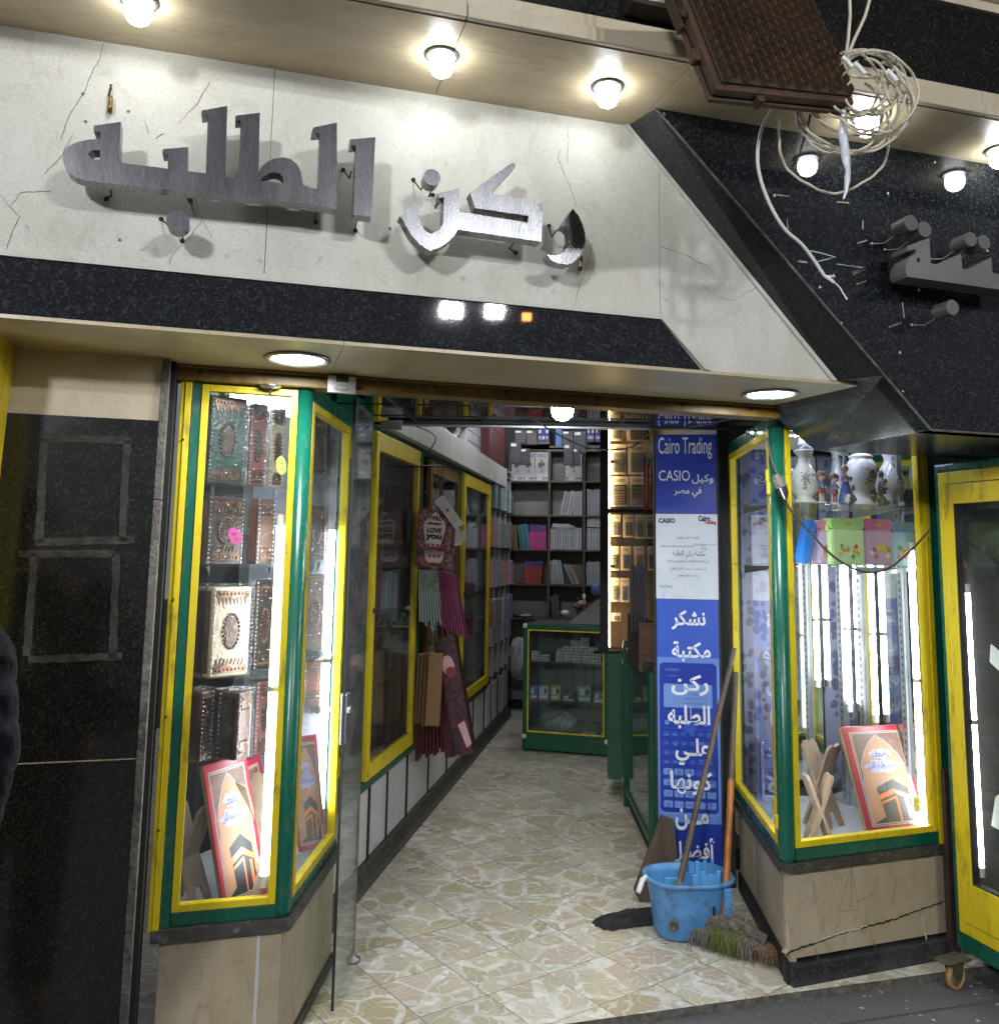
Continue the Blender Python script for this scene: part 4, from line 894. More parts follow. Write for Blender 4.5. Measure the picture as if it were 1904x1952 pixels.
# open shelves at the far end of the left wall
ZR = [B.zy(*R5(1100, v)) for v in (676, 873, 1070, 1270, 1466)]
wz = [1.62]
cols = [3.46, 3.78, 4.10, 4.42, 4.70]
ZW = [ZR[4], ZR[3], ZR[2], ZR[1], ZR[0]]
wb = Thing('bookshelf', 'open shelves with white dividers at the far end of the left wall', 'bookshelf', W, 'shop bookshelves')
mb = MB()
for z_ in [.50, .78] + ZW + [2.38]: mb.box(3.46, 4.70, .0, .28, z_ - .016, z_, 0, .002)
wb.part('shelf_board', mb, M_shelf)
mb = MB()
for s_ in cols: mb.box(s_ - .009, s_ + .009, -.002, .28, .12, 2.40)
wb.part('divider', mb, M_white); mb = MB(); mb.box(3.46, 4.70, .28, .29, .1, 2.4); wb.part('back_panel', mb, M_shelfW); wb.done()
# back wall shelves
CXs = [B.sx(*R5(u, 900)) for u in (1030, 1260, 1462, 1575)] + [1.75]
ZT1 = B.zy(*R5(1400, 475))
bb = Thing('bookshelf', 'tall brown shelf grid covering the back wall behind the counter', 'bookshelf', B, 'shop bookshelves')
mb = MB()
for z_ in [.45] + ZR: mb.box(CXs[0], CXs[-1], .0, .27, z_ - .018, z_, 0, .002)
mb.box(CXs[1], CXs[-1], 0, .27, ZT1 - .018, ZT1); mb.box(CXs[0], CXs[1], 0.0, .27, ZT1 + .02, ZT1 + .038); mb.box(CXs[0], CXs[-1], 0, .27, 2.62, 2.64)
bb.part('shelf_board', mb, M_shelf)
mb = MB()
for s_ in CXs: mb.box(s_ - .011, s_ + .011, -.003, .27, .1, 2.64)
bb.part('upright', mb, M_shelf); mb = MB(); mb.box(CXs[0], CXs[-1], .27, .28, .1, 2.64); bb.part('back_panel', mb, M_shelfW); bb.done()
# ------------------------------------------------------------------ books
BM = {}
def bm_(c):
    if c not in BM:
        BM[c] = mat('cover_' + str(len(BM)), c, .62, c2=tuple(x * .8 for x in c), scale=18)
    return BM[c]
M_page = mat('page_edges', (.62, .60, .54), .8, c2=(.48, .46, .41), scale=60, stretch=(1, .02, 1))
def book(fr, s_, z_, w_, h_, dp, col_, label, grp, d0=.03, tilt=0, band=None, name='book', lie=False):
    mb = MB(); T = tr(s_, d0, z_) @ rot('Y', tilt)
    if lie: mb.box(0, dp, 0, .17, 0, w_, 0, .001, T); mb.box(.002, dp - .002, -.0006, .001, .003, w_ - .003, 1, 0, T)
    else:
        mb.box(0, w_ * .94, 0, dp, 0, h_, 0, min(w_ * .2, .002), T)
        mb.box(w_ * .15, w_ * .79, .001, dp - .002, h_ - .0008, h_ + .0004, 1, 0, T)
        if band: mb.box(-.0003, w_ * .94 + .0003, -.0005, .02, h_ * band[0], h_ * band[1], 2, 0, T)
    return single(name, label, 'book', mb, [bm_(col_), M_page, bm_(band[2]) if band else M_page], fr, grp)
def row(fr, s0, s1, z_, n, h_, cols_, label, grp, tilt=0, band=None, dp=.16, d0=.03, jit=.04):
    w_ = (s1 - s0) / n; x = s0
    for i in range(n):
        hh = h_ * (1 + rnd.uniform(-jit, jit)); t_ = tilt if not callable(tilt) else tilt(i / max(n - 1, 1))
        book(fr, x + math.sin(R(-min(t_, 0))) * hh, z_ + .001, w_ * rnd.uniform(.88, .97), hh, dp, cols_[i % len(cols_)], ORD[i] + ' ' + label + ' from left', grp, d0 + rnd.uniform(0, .012), t_, band); x += w_
bx = lambda u, v=900: B.sx(*R5(u, v), .03)
GW, GW2 = (.42, .43, .47), (.50, .50, .55)
zr = ZR
row(B, bx(1398), bx(1452), zr[1], 5, .245, [GW2, GW], 'white notebook standing upright in the middle bay of the second shelf', 'white notebooks, second shelf middle bay', 0)
row(B, bx(1318), bx(1392), zr[1], 4, .25, [GW2, GW], 'white notebook leaning right in the middle bay of the second shelf', 'leaning white notebooks', 12)
row(B, bx(1478), bx(1562), zr[1], 9, .26, [GW, (.36, .39, .46)], 'grey notebook in the right bay of the second shelf', 'grey notebooks, second shelf right bay', 0)
row(B, bx(1268), bx(1450), zr[2], 12, .215, [GW, GW2, (.38, .39, .43)], 'grey notebook upright in the middle bay of the third shelf', 'grey notebooks, third shelf middle bay', 0)
for i in range(3): book(B, bx(1275) + i * .004, zr[2] + .222 + i * .013, .012, .2, .24 - i * .03, GW2, ['lowest notebook lying on the upright grey row', 'middle notebook lying on the upright grey row', 'top notebook lying on the upright grey row'][i], 'notebooks lying on the third shelf', lie=True)
row(B, bx(1476), bx(1562), zr[2], 9, .22, [GW, GW2], 'grey notebook upright in the right bay of the third shelf', 'grey notebooks, third shelf right bay', 0)
for i in range(6): book(B, bx(1478), zr[2] + .23 + i * .0165, .015, .2, .145 - (i % 2) * .008, [GW2, GW][i % 2], ORD[i] + ' notebook from below in the flat pile in the right bay', 'flat pile of notebooks in the right bay', lie=True)
row(B, bx(1146), bx(1246), zr[2], 11, .245, [(.62, .07, .33)], 'pink notebook with purple top band on the third shelf', 'pink notebooks', 0, band=(.72, 1.001, (.13, .06, .25)))
row(B, bx(1078), bx(1138), zr[2], 7, .25, [(.05, .24, .24), (.08, .10, .30), (.10, .32, .28)], 'teal and navy notebook leaning left on the third shelf', 'teal notebooks', -7)
row(B, bx(1048), bx(1072), zr[2], 3, .24, [(.16, .26, .06), (.30, .06, .05)], 'green or red slim book at the left end of the third shelf', 'slim books third shelf', -4)
row(B, bx(1122), bx(1215), zr[3], 10, .225, [(.52, .07, .05), (.38, .05, .06)], 'red exercise book fanned on the fourth shelf', 'red exercise books', lambda t: -3 + 10 * t, band=(.78, 1.001, (.08, .07, .25)))
book(B, bx(1068), zr[3] + .001, .012, .2, .10, (.45, .06, .05), 'red exercise book slumped at the left of the fourth shelf', 'red exercise books', tilt=58)
row(B, bx(1268), bx(1330), zr[3], 6, .235, [GW, GW2], 'grey magazine sagging in the middle bay of the fourth shelf', 'sagging grey magazines', lambda t: -2 - 6 * t)
row(B, bx(1345), bx(1400), zr[3], 4, .21, [(.30, .30, .33), (.25, .16, .09)], 'brown and grey magazine leaning far over in the fourth shelf', 'leaning magazines', -24)
row(B, bx(1476), bx(1565), zr[3], 9, .23, [GW, (.34, .35, .40)], 'grey notebook in the right bay of the fourth shelf', 'grey notebooks, fourth shelf right bay', 0)
row(B, bx(1268), bx(1320), zr[4], 5, .22, [(.04, .06, .06), (.12, .16, .12)], 'dark green folder on the shelf just above the counter', 'dark folders', -5)
row(B, bx(1420), bx(1450), zr[4], 2, .2, [(.02, .02, .03)], 'black folder on the shelf just above the counter', 'black folders', 0)
# books on the far left shelves
LCOL = [[(.05, .12, .14), (.07, .16, .18), (.40, .41, .44), (.5, .5, .52)], [(.42, .16, .15), (.45, .44, .46), (.20, .30, .22), (.46, .22, .30), (.24, .30, .42)],
        [(.50, .26, .34), (.30, .38, .50), (.48, .28, .18), (.48, .30, .42)], [(.44, .10, .07), (.14, .30, .34), (.45, .43, .44), (.18, .22, .38)]]
LLB = [['teal binder on the upper far left shelf', 'white booklet on the upper far left shelf'], ['red and white notebook on the second far left shelf'], ['pastel pink and blue notebook on the third far left shelf'], ['bright orange and teal notebook on the fourth far left shelf']]
for r_ in range(4):
    for c_ in range(4):
        z_ = ZR[r_ + 1]; n_ = rnd.randint(5, 7); s0 = cols[c_] + .02
        row(W, s0, s0 + rnd.uniform(.20, .27), z_, n_, rnd.uniform(.20, .25), [LCOL[r_][(c_ + k) % len(LCOL[r_])] for k in range(3)], LLB[r_][0] + ', ' + ['nearest bay', 'second bay', 'third bay', 'corner bay'][c_], 'notebooks on the far left shelves', 0, dp=.15, d0=-.045)
for c_ in range(4):
    row(W, cols[c_] + .02, cols[c_] + .22, .78, 5, .19, [(.30, .32, .36), (.20, .24, .30), (.34, .33, .30)], 'dull grey exercise book on the low far left shelf, ' + ['nearest bay', 'second bay', 'third bay', 'corner bay'][c_], 'exercise books on the low shelf', 0, dp=.15, d0=-.04)
# books behind the glass doors
row(W, .12, .42, 1.62, 8, .22, [(.45, .44, .45), (.40, .06, .07)], 'red and white book behind the nearest glass door', 'red and white books behind glass', lambda t: 8 * t - 2, dp=.15, d0=.08)
row(W, .52, .86, 1.25, 8, .2, [(.10, .14, .3), (.3, .3, .32)], 'blue and grey box file behind the nearest glass door', 'box files behind glass', 0, dp=.2, d0=.08)
row(W, .12, .42, .9, 6, .2, [(.3, .3, .32), (.12, .12, .13)], 'grey carton standing low behind the nearest glass door', 'cartons behind glass', 0, dp=.2, d0=.08)
for z_, c_, lb in ((1.62, [(.46, .46, .48), (.35, .36, .4)], 'white notebook behind far glass door, upper shelf'), (1.25, [(.45, .10, .30), (.50, .18, .36)], 'pink notebook behind far glass door, middle shelf'), (.9, [(.26, .04, .05), (.20, .04, .06)], 'maroon notebook behind far glass door, low shelf')):
    row(W, 2.34, 2.74, z_, 12, .21, c_, lb, lb.replace('notebook', 'notebooks'), 0, dp=.16, d0=.08)
    row(W, 2.86, 3.24, z_, 11, .21, c_, lb + ' right half', lb.replace('notebook', 'notebooks') + ' right', 0, dp=.16, d0=.08)
row(W, 1.2, 1.55, 1.62, 9, .2, [(.45, .45, .47)], 'pale folder behind the middle glass door', 'pale folders behind glass', 0, dp=.18, d0=.08)
# packs of paper
def carton(fr, x0, x1, z0, z1, d0, d1, c, label, cat, name, grp=None, art=None):
    th = Thing(name, label, cat, fr, grp); mb = MB(); mb.box(x0, x1, d0, d1, z0, z1, 0, .003); th.part('wrapper', mb, bm_(c))
    if art:
        m2 = MB(); ms = []
        for (kind, *a) in art:
            pass
        for it in art:
            if it[0] == 't': text(m2, it[1], x0 + (x1 - x0) * it[2], z0 + (z1 - z0) * it[3], d0 - .0012, h=(z1 - z0) * it[4], m=it[5])
            else:
                _, a, b, c_, d_, mi = it; m2.sheet([(x0 + (x1 - x0) * a, z0 + (z1 - z0) * b), (x0 + (x1 - x0) * c_, z0 + (z1 - z0) * b), (x0 + (x1 - x0) * c_, z0 + (z1 - z0) * d_), (x0 + (x1 - x0) * a, z0 + (z1 - z0) * d_)], d0 - .0006 - .0001 * mi, mi)
        th.part('printed_front', m2, ARTM)
    return th.done()
ARTM = [bm_((.03, .04, .16)), bm_((.55, .25, .08)), bm_((.20, .13, .10)), bm_((.62, .62, .64)), bm_((.10, .22, .06)), bm_((.5, .4, .03))]
ofc = [('t', 'Office', .5, .86, .10, 0), ('r', .25, .30, .75, .62, 2), ('r', .42, .5, .62, .72, 1), ('r', .12, .10, .4, .36, 3), ('r', .2, .25, .5, .45, 3), ('r', .55, .2, .9, .5, 3), ('r', .62, .05, .75, .12, 2), ('r', .8, .05, .93, .12, 2), ('r', .06, .05, .16, .13, 4)]
for (u0, u1, v0, v1), lb in (((1045, 1110, 560, 668), 'leftmost of three office paper packs on the top shelf'), ((1110, 1178, 520, 668), 'middle office paper pack on the top shelf'), ((1180, 1256, 515, 668), 'rightmost of three office paper packs on the top shelf'), ((1355, 1452, 520, 668), 'single office paper pack in the middle bay of the top shelf')):
    x0, z1 = B.px(*R5(u0, v0), .02); x1, _ = B.px(*R5(u1, v1), .02); carton(B, x0, x1 - .004, ZR[0] + .001, ZR[0] + .30, .02, .2, (.66, .66, .68), lb, 'paper pack', 'paper_pack', 'office paper packs', ofc)
azl = [('t', 'AZ', .5, .75, .2, 3), ('r', .1, .1, .3, .2, 5), ('r', .4, .1, .6, .2, 3), ('r', .7, .1, .9, .2, 5), ('r', .1, .3, .3, .4, 3), ('r', .7, .3, .9, .4, 3)]
for (u0, u1), lb in (((1190, 1258), 'navy box with gold spots above the paper packs'), ((1478, 1520), 'navy box with a gold ball, top right bay, left one'), ((1525, 1568), 'navy box at the right edge of the top bay')):
    carton(B, bx(u0), bx(u1), ZT1 + .04, ZT1 + .36, .02, .2, (.02, .04, .22), lb, 'box', 'paper_box', 'navy boxes on the top shelf', azl)
carton(B, bx(1295), bx(1330), ZT1 + .002, ZT1 + .33, .02, .2, (.10, .22, .50), 'light blue folder box on the top middle shelf', 'box', 'paper_box')
# calculators hanging before the shelves (from the ceiling grid)
def calc_case(u0, u1, v0, v1, dd, lb, c=(.012, .012, .016)):
    x0, z1 = B.px(*R5(u0, v0), dd); x1, z0 = B.px(*R5(u1, v1), dd)
    th = Thing('hanging_calculator', lb, 'calculator', B, 'calculators hanging from the ceiling'); w_ = x1 - x0; h_ = z1 - z0
    mb = MB(); mb.box(x0, x1, dd, dd + .02, z0, z1, 0, .008); th.part('casing', mb, bm_(c))
    mb = MB()
    for i in range(5):
        for j in range(4): mb.box(x0 + w_ * (.12 + .16 * i), x0 + w_ * (.22 + .16 * i), dd - .003, dd, z0 + h_ * (.1 + .12 * j), z0 + h_ * (.16 + .12 * j))
    th.part('keys', mb, bm_((.045, .05, .06)))
    mb = MB(); mb.box(x0 + w_ * .1, x0 + w_ * .55, dd - .002, dd, z0 + h_ * .82, z0 + h_ * .95); th.part('paper_tag', mb, bm_((.5, .5, .48)))
    mb = MB(); mb.tube([((x0 + x1) / 2, dd + .01, z1 - .01), ((x0 + x1) / 2, dd + .01, 2.75)], .002, 5); th.part('string', mb, M_black)
    th.done()
for a in (((1035, 1098, 455, 580), -.5, 'dark calculator hanging in front of the leftmost paper pack'), ((1095, 1150, 490, 585), -.48, 'dark calculator hanging in front of the middle paper pack'), ((1060, 1130, 385, 462), -.45, 'dark pouch hanging at the left under the lamp rail'), ((1125, 1190, 385, 470), -.43, 'brown black pouch hanging beside the navy box'),
          ((1345, 1400, 465, 588), -.5, 'dark calculator hanging in the middle bay, left one'), ((1395, 1440, 490, 592), -.48, 'dark calculator hanging in the middle bay, right one'), ((1335, 1400, 390, 470), -.45, 'brown pouch hanging over the middle bay'), ((1400, 1475, 390, 520), -.43, 'dark pouch hanging before the gold ball box')):
    calc_case(*a[0], a[1], a[2], (.022, .012, .010) if 'brown' in a[2] else (.012, .012, .016))
# things on top of the beam
for (u0, u1, v0, v1), lb in (((735, 885, 375, 452), 'upper white carton on the beam over the cabinet'), ((770, 885, 455, 530), 'lower white carton on the beam over the cabinet')):
    s0 = W.sx(*R5(u0, v1), .05); s1_ = W.sx(*R5(u1, v1), .05)
    th = Thing('white_carton', lb, 'carton', W, 'white cartons on the beam'); mb = MB(); z_ = 2.36 + (.17 if 'upper' in lb else .0); mb.box(s0, s1_, .03, .3, z_ + .002, z_ + .165, 0, .004); th.part('carton_body', mb, M_white)
    mb = MB(); mb.box(s0 + .02, s1_ - .02, .028, .03, z_ + .08, z_ + .086); th.part('lid_seam', mb, M_shelf); th.done()
th = Thing('red_box', 'dark red box standing at the far end of the beam', 'box', W); s0 = W.sx(*R5(885, 560), .0); s1_ = W.sx(*R5(975, 580), .0)
mb = MB(); mb.box(s0, s1_, -.045, .25, 2.362, 2.76, 0, .004); th.part('box_body', mb, bm_((.09, .004, .008))); mb = MB(); mb.box(s0 - .002, s1_ + .002, -.05, .255, 2.64, 2.66); th.part('lid_edge', mb, bm_((.14, .006, .01))); th.done()
mb = MB(); c0 = W.at(1.9, .02, 2.44)
q = [W.at(1.75 + .30 * math.sin(a), .0, 2.46 - .10 * math.cos(a)) for a in [i * .25 - 1.6 for i in range(14)]]
mb.tube(q, .022, 10); th = Thing('hose', 'coiled dark hose hanging over the beam edge', 'hose'); th.part('loop', mb, mat('hose_rubber', (.12, .11, .07), .5)); mb = MB(); mb.tube([q[0], q[0] + Vector((0, 0, .05))], .025, 10); th.part('fitting', mb, M_rust); th.done()
# ceiling tubes (hidden behind the low mirror) and rail at the mirror's back edge
for y in (6.2, 8.0):
    th = Thing('ceiling_tube_light', 'long tube light on the upper shop ceiling, ' + ('over the aisle' if y < 7 else 'over the back counter'), 'lamp', ID, 'tube lights on the upper ceiling'); x = .25
    mb = MB(); mb.box(x - .6, x + .6, y - .03, y + .03, 3.0, 3.05, 0, .005); th.part('batten', mb, M_white); mb = MB(); mb.tube([(x - .58, y, 2.975), (x + .58, y, 2.975)], .016, 12); th.part('tube', mb, emit('interior_tube', (.92, .96, 1), P_IN) if 'interior_tube' not in bpy.data.materials else bpy.data.materials['interior_tube']); th.done()
th = Thing('lamp_rail', 'dark metal lamp rail along the back edge of the mirror ceiling', 'rail')
a = hz(*SRp(0, 0), 2.15); pL = Vector((-.50, 4.10, 2.15)); pR = Vector((1.05, 4.10, 2.15))
mb = MB(); mb.box(-.52, .70, 4.06, 4.12, 2.160, 2.171, 0, .003); mb.box(-.6, 1.1, 4.185, 4.20, 2.165, 2.23, 0); th.part('channel', mb, M_black)
mb = MB(); mb.box(-.52, .70, 4.121, 4.136, 2.150, 2.166, 0, .002); mb.box(-.55, -.45, 4.04, 4.06, 2.12, 2.165, 0, .002); th.part('bright_edge', mb, M_alu); th.done()
def cord(label, pts_, r, m, name='cable', cat='cable', grp=None):
    P_ = [Vector(p) for p in pts_]; out = []
    for i in range(len(P_) - 1):
        p0 = P_[max(i - 1, 0)]; p1 = P_[i]; p2 = P_[i + 1]; p3 = P_[min(i + 2, len(P_) - 1)]
        for k in range(6):
            t = k / 6; out.append(.5 * ((2 * p1) + (-p0 + p2) * t + (2 * p0 - 5 * p1 + 4 * p2 - p3) * t * t + (-p0 + 3 * p1 - 3 * p2 + p3) * t ** 3))
    out.append(P_[-1]); mb = MB(); mb.tube(out, r, 7); return single(name, label, cat, mb, m, ID, grp)
M_cab = mat('black_cable', (.02, .02, .02), .5)
at = lambda x, y, Y: O + ray(x, y) * (Y / ray(x, y).y)
cord('black wire sagging below the mirror ceiling toward the blue sign', [at(1015, 798, 3.9), at(1060, 826, 3.95), at(1105, 848, 4.0), at(1150, 857, 4.05), at(1200, 853, 4.1), at(1235, 830, 4.15), at(1248, 812, 4.18)], .004, M_cab)
cord('thin black wire looping above the left cabinet doors', [at(740, 806, 4.2), at(790, 812, 4.3), at(828, 830, 4.4), at(825, 850, 4.45), at(800, 878, 4.5)], .003, M_cab)
cord('grey cable along the mirror ceiling toward the right case', [at(1180, 806, 3.9), at(1260, 818, 3.95), at(1330, 812, 3.8), at(1400, 795, 3.6), at(1470, 765, 3.35)], .004, M_cab)
# ------------------------------------------------------------------ back counter
CT = Fr((.22, 7.367), 106.3)
bc = Thing('glass_counter', 'green framed glass counter full of small boxes at the end of the aisle', 'counter', CT)
CWd = .70; ch_ = 1.0
mb = MB(); mb.box(0, CWd, -.005, .45, .02, .115, 0, .003)
for x in (0, CWd - .035): mb.box(x, x + .035, 0, .035, .115, ch_ - .03, 0, .004); mb.box(x, x + .035, .415, .45, .115, ch_ - .03, 0, .004)
mb.box(0, CWd, -.004, .45, ch_ - .035, ch_ + .005, 0, .006); mb.box(.035, CWd - .035, .002, .03, .115, .15)
bc.part('green_frame', mb, M_grnD)
mb = MB(); frame_rect(mb, .036, CWd - .036, .152, ch_ - .037, .012, -.001, .012); bc.part('yellow_frame', mb, M_yel)
mb = MB(); mb.box(.048, CWd - .048, .006, .009, .16, ch_ - .05); bc.part('front_pane', mb, M_glassS)
mb = MB(); mb.box(.02, CWd - .02, .03, .43, ch_ + .005, ch_ + .012); bc.part('top_pane', mb, M_sill)
mb = MB(); mb.box(.036, CWd - .036, .43, .44, .115, ch_ - .04); mb.box(.01, .02, .035, .42, .115, ch_ - .04); mb.box(CWd - .02, CWd - .01, .035, .42, .115, ch_ - .04); bc.part('back_panel', mb, mat('counter_back', (.10, .11, .09), .6))
mb = MB()
for x in (-.004, CWd - .034):
    for z_ in (.10, ch_ - .03): mb.box(x, x + .038, -.008, .03, z_, z_ + .036, 0, .01)
bc.part('corner_cap', mb, M_plast)
ZC1, ZC2 = CT.zy(*SRp(1230, 5), .1), CT.zy(*SRp(1230, 208), .1)
mb = MB(); mb.box(.02, CWd - .02, .03, .42, ZC1 - .01, ZC1); mb.box(.02, CWd - .02, .03, .42, ZC2 - .01, ZC2); bc.part('inner_shelf', mb, M_shelf)
bc.done()
cb = 'small white boxes stacked in the back counter'; k = 0
def smallbox(x, z_, w_=.072, h_=.024, c=(.66, .63, .59), lb='small white carton in the stacked pile on the counter shelf', grp=cb, y=.06):
    mb = MB(); mb.box(x, x + w_ - .003, y, y + .10, z_ + .0004, z_ + h_ - .001, 0, .0015); mb.box(x + .01, x + w_ * .55, y - .0006, y, z_ + h_ * .25, z_ + h_ * .7, 1); mb.box(x + w_ * .65, x + w_ * .85, y - .0006, y, z_ + h_ * .2, z_ + h_ * .8, 2)
    single('small_carton', lb, 'box', mb, [bm_(c), bm_((.22, .14, .10)), bm_((.10, .10, .14))], CT, grp)
for i, (n_, x0) in enumerate(((5, .26), (5, .26), (5, .26), (4, .27), (4, .31), (2, .39), (2, .385), (1, .46))):
    for j in range(n_): smallbox(x0 + j * .074 + rnd.uniform(-.003, .003), ZC1 + i * .025, lb=ORD[j] + ' white carton from left in layer ' + 'one two three four five six seven eight'.split()[i] + ' of the counter pile')
for i, n_ in enumerate((2, 2, 1)):
    for j in range(n_): smallbox(.055 + j * .078, ZC1 + i * .025, lb=['lower', 'middle', 'top'][i] + ' white carton in the low pile at the counter left, ' + ['left one', 'right one'][j], grp='low pile of cartons in the back counter')
PK = [((.05, .11), .10, (.10, .22, .42), 'blue and white card pack, left end of the counter lower shelf'), ((.12, .20), .11, (.42, .42, .46), 'white fringed pack on the counter lower shelf'), ((.22, .30), .115, (.42, .40, .10), 'yellow illustrated pack on the counter lower shelf'), ((.31, .42), .05, (.12, .12, .12), 'black flat box on the counter lower shelf'), ((.44, .55), .12, (.28, .29, .24), 'grey pack with two white figures on the counter lower shelf'), ((.57, .65), .08, (.3, .3, .3), 'grey pile of cards at the right of the counter lower shelf')]
for (x0, x1), h_, c, lb in PK: carton(CT, x0, x1, ZC2 + .001, ZC2 + h_, .05, .16, c, lb, 'pack', 'card_pack', 'packs on the counter lower shelf', [('r', .1, .1, .9, .3, 3), ('r', .2, .45, .5, .85, 3), ('r', .6, .5, .85, .8, 0)])
def blob(name, label, cat, fr, c, r_, m, sc3, n=18, seed=1, grp=None):
    q = random.Random(seed); mb = MB(); vs = []; fs = []; nn = n
    for i in range(nn + 1):
        for j in range(nn * 2):
            a = math.pi * i / nn; b_ = math.pi * j / nn; rr = r_ * (1 + .16 * math.sin(5 * b_ + 3 * a + q.random() * .6) + q.uniform(-.07, .07))
            vs.append((c[0] + rr * math.sin(a) * math.cos(b_) * sc3[0], c[1] + rr * math.sin(a) * math.sin(b_) * sc3[1], c[2] + rr * math.cos(a) * sc3[2]))
    for i in range(nn):
        for j in range(nn * 2): fs.append((i * nn * 2 + j, i * nn * 2 + (j + 1) % (nn * 2), (i + 1) * nn * 2 + (j + 1) % (nn * 2), (i + 1) * nn * 2 + j))
    mb.add(vs, fs, 0, True); return single(name, label, cat, mb, m, fr, grp)
M_bag = mat('crumpled_plastic_film', (.45, .45, .44), .3, c2=(.25, .25, .25), scale=25, bump=1, bscale=30)
blob('plastic_bag', 'crumpled clear plastic bag in the bottom of the counter', 'bag', CT, (.27, .18, .215), .09, M_bag, (1.7, .8, .85), 20, 3)
carton(CT, .42, .60, .117, .24, .08, .2, (.03, .05, .04), 'dark green box standing in the bottom of the counter', 'box', 'dark_box', None, [('t', 'ABOBA', .6, .35, .2, 3)])
blob('plastic_bag', 'grey plastic bag hanging beside the back counter', 'bag', CT, (-.09, .18, .70), .10, mat('grey_bag', (.25, .26, .28), .35, bump=1, bscale=20), (.8, .6, 1.5), 18, 5)
# sloped grey box and papers on the counter
th = Thing('document_tray', 'grey sloped display box on the back counter', 'tray', CT)
x0, x1 = CT.sx(*R5(1378, 1480), .1), CT.sx(*R5(1575, 1480), .1); zt_ = CT.zy(*R5(1550, 1350), .1)
mb = MB(); mb.prism([(x0, ch_ + .014), (x1, ch_ + .014), (x1, zt_), (x1 - .03, zt_), (x0, ch_ + .03)], .06, .34); th.part('tray_body', mb, bm_((.24, .23, .22)))
mb = MB(); mb.add([(x0 + .01, .055, ch_ + .034), (x1 - .02, .055, zt_ + .004), (x1 - .02, .345, zt_ + .004), (x0 + .01, .345, ch_ + .034)], [(0, 1, 2, 3)]); th.part('sloped_lid', mb, bm_((.14, .12, .12))); th.done()
for i, (u, v, c, lb) in enumerate(((1350, 1440, (.6, .6, .62), 'white paper slip at the left of the grey tray'), (1420, 1400, (.16, .06, .16), 'purple wrapped sweets on the grey tray'), (1450, 1385, (.35, .25, .12), 'golden wrapped sweets on the grey tray'), (1540, 1310, (.10, .14, .32), 'toy car box standing on the grey tray'))):
    x, z_ = CT.px(*R5(u, v), .12); blob('paper_scrap' if i == 0 else 'wrapped_sweets' if i < 3 else 'toy_box' if i == 3 else 'black_cap', lb, 'item', CT, (x, .14, z_), .028 + .014 * (i == 3), bm_(c), (1.4, 1, .8 if i < 3 else 1.3), 8, i)
for i, (u, v) in enumerate(((1070, 1445), (1110, 1450))):
    x, z_ = B.px(*R5(u, v), -.05); blob('paper_scrap', ['black and white crumpled paper behind the counter, left', 'white crumpled paper behind the counter, right'][i], 'paper', B, (x, .08, z_ - .015), .06, bm_(((.08, .08, .1), (.4, .4, .42))[i]), (1.3, 1, .35), 8, 9 + i)
th = Thing('marker_pen', 'white capped marker standing on the back counter', 'pen', CT); x, z_ = CT.px(*R5(1462, 1345), .2); mb = MB(); mb.lathe([(.0001, ch_ + .014), (.012, ch_ + .014), (.012, z_ - .02)], (x, .2, 0), 10); th.part('barrel', mb, bm_((.3, .3, .3))); mb = MB(); mb.lathe([(.012, z_ - .02), (.013, z_ + .02), (.0001, z_ + .025)], (x, .2, 0), 10); th.part('cap', mb, M_plast); th.done()
# ------------------------------------------------------------------ right counter
Q = Fr((.817, 5.788), 181.1)
rcn = Thing('side_counter', 'green posted counter with brown glass side along the right of the aisle', 'counter', Q)
QZ = Q.zy(1237, 1292, 0); QL = 1.08
mb = MB(); mb.tube([(QL - .02, .02, .10), (QL - .02, .02, .96)], .028, 16); mb.box(-.02, .03, -.01, .035, .10, 1.0, 0, .004); mb.box(.03, QL - .05, .0, .03, .93, .965, 0, .003); mb.box(.03, QL - .05, .0, .03, .10, .13, 0, .003); mb.box(-.06, -.02, .0, .4, 0.0, 1.02, 0, .003)
rcn.part('green_frame', mb, M_grnD)
mb = MB(); mb.tube([(QL - .02, .02, .96), (QL - .02, .02, .985)], .029, 16); rcn.part('post_cap', mb, M_black); mb = MB(); mb.box(.0, QL, .03, .5, 0, .10); rcn.part('plinth', mb, M_black)
mb = MB(); mb.box(.03, QL - .05, .010, .014, .13, .93); rcn.part('side_pane', mb, M_glassS)
mb = MB(); mb.box(.0, QL - .03, .20, .22, .10, .94); mb.box(.0, QL, .0, .45, .965, .985); rcn.part('wood_panel', mb, mat('brown_wood_panel', (.12, .085, .05), .5, c2=(.07, .05, .03), scale=14, stretch=(1, 1, .08)))
mb = MB()
for z_ in (.16, .88):
    for s_ in (-.005, .02): mb.box(s_, s_ + .012, -.014, -.01, z_, z_ + .03)
rcn.part('hinge', mb, M_alu); rcn.done()
th = Thing('wooden_box', 'dark wooden box on the near end of the right counter', 'box'); a = at(1196, 1270, 4.9); b_ = at(1246, 1280, 4.6)
QB = Fr((a.x, 4.98), 99); x0, z0 = QB.px(1218, 1280); x1 = QB.sx(1249, 1280); zt_ = QB.zy(1230, 1187)
th = Thing('wooden_box', 'dark wooden box on the near end of the right counter', 'box', QB) if False else th
th.M = QB.M; mb = MB(); mb.box(x0, x1, 0, .02, QZ - .0, zt_, 1); 
l0 = QB.sx(1196, 1180, .3); mb.add([(x0, 0, QZ), (x0, 0, zt_), (l0, .35, zt_ + .03), (l0, .35, QZ), (x1, .35, QZ), (x1, .35, zt_), (x1, 0.02, zt_), (x1, .02, QZ)], [(0, 1, 2, 3), (2, 5, 4, 3), (1, 6, 5, 2), (6, 7, 4, 5)], 0)
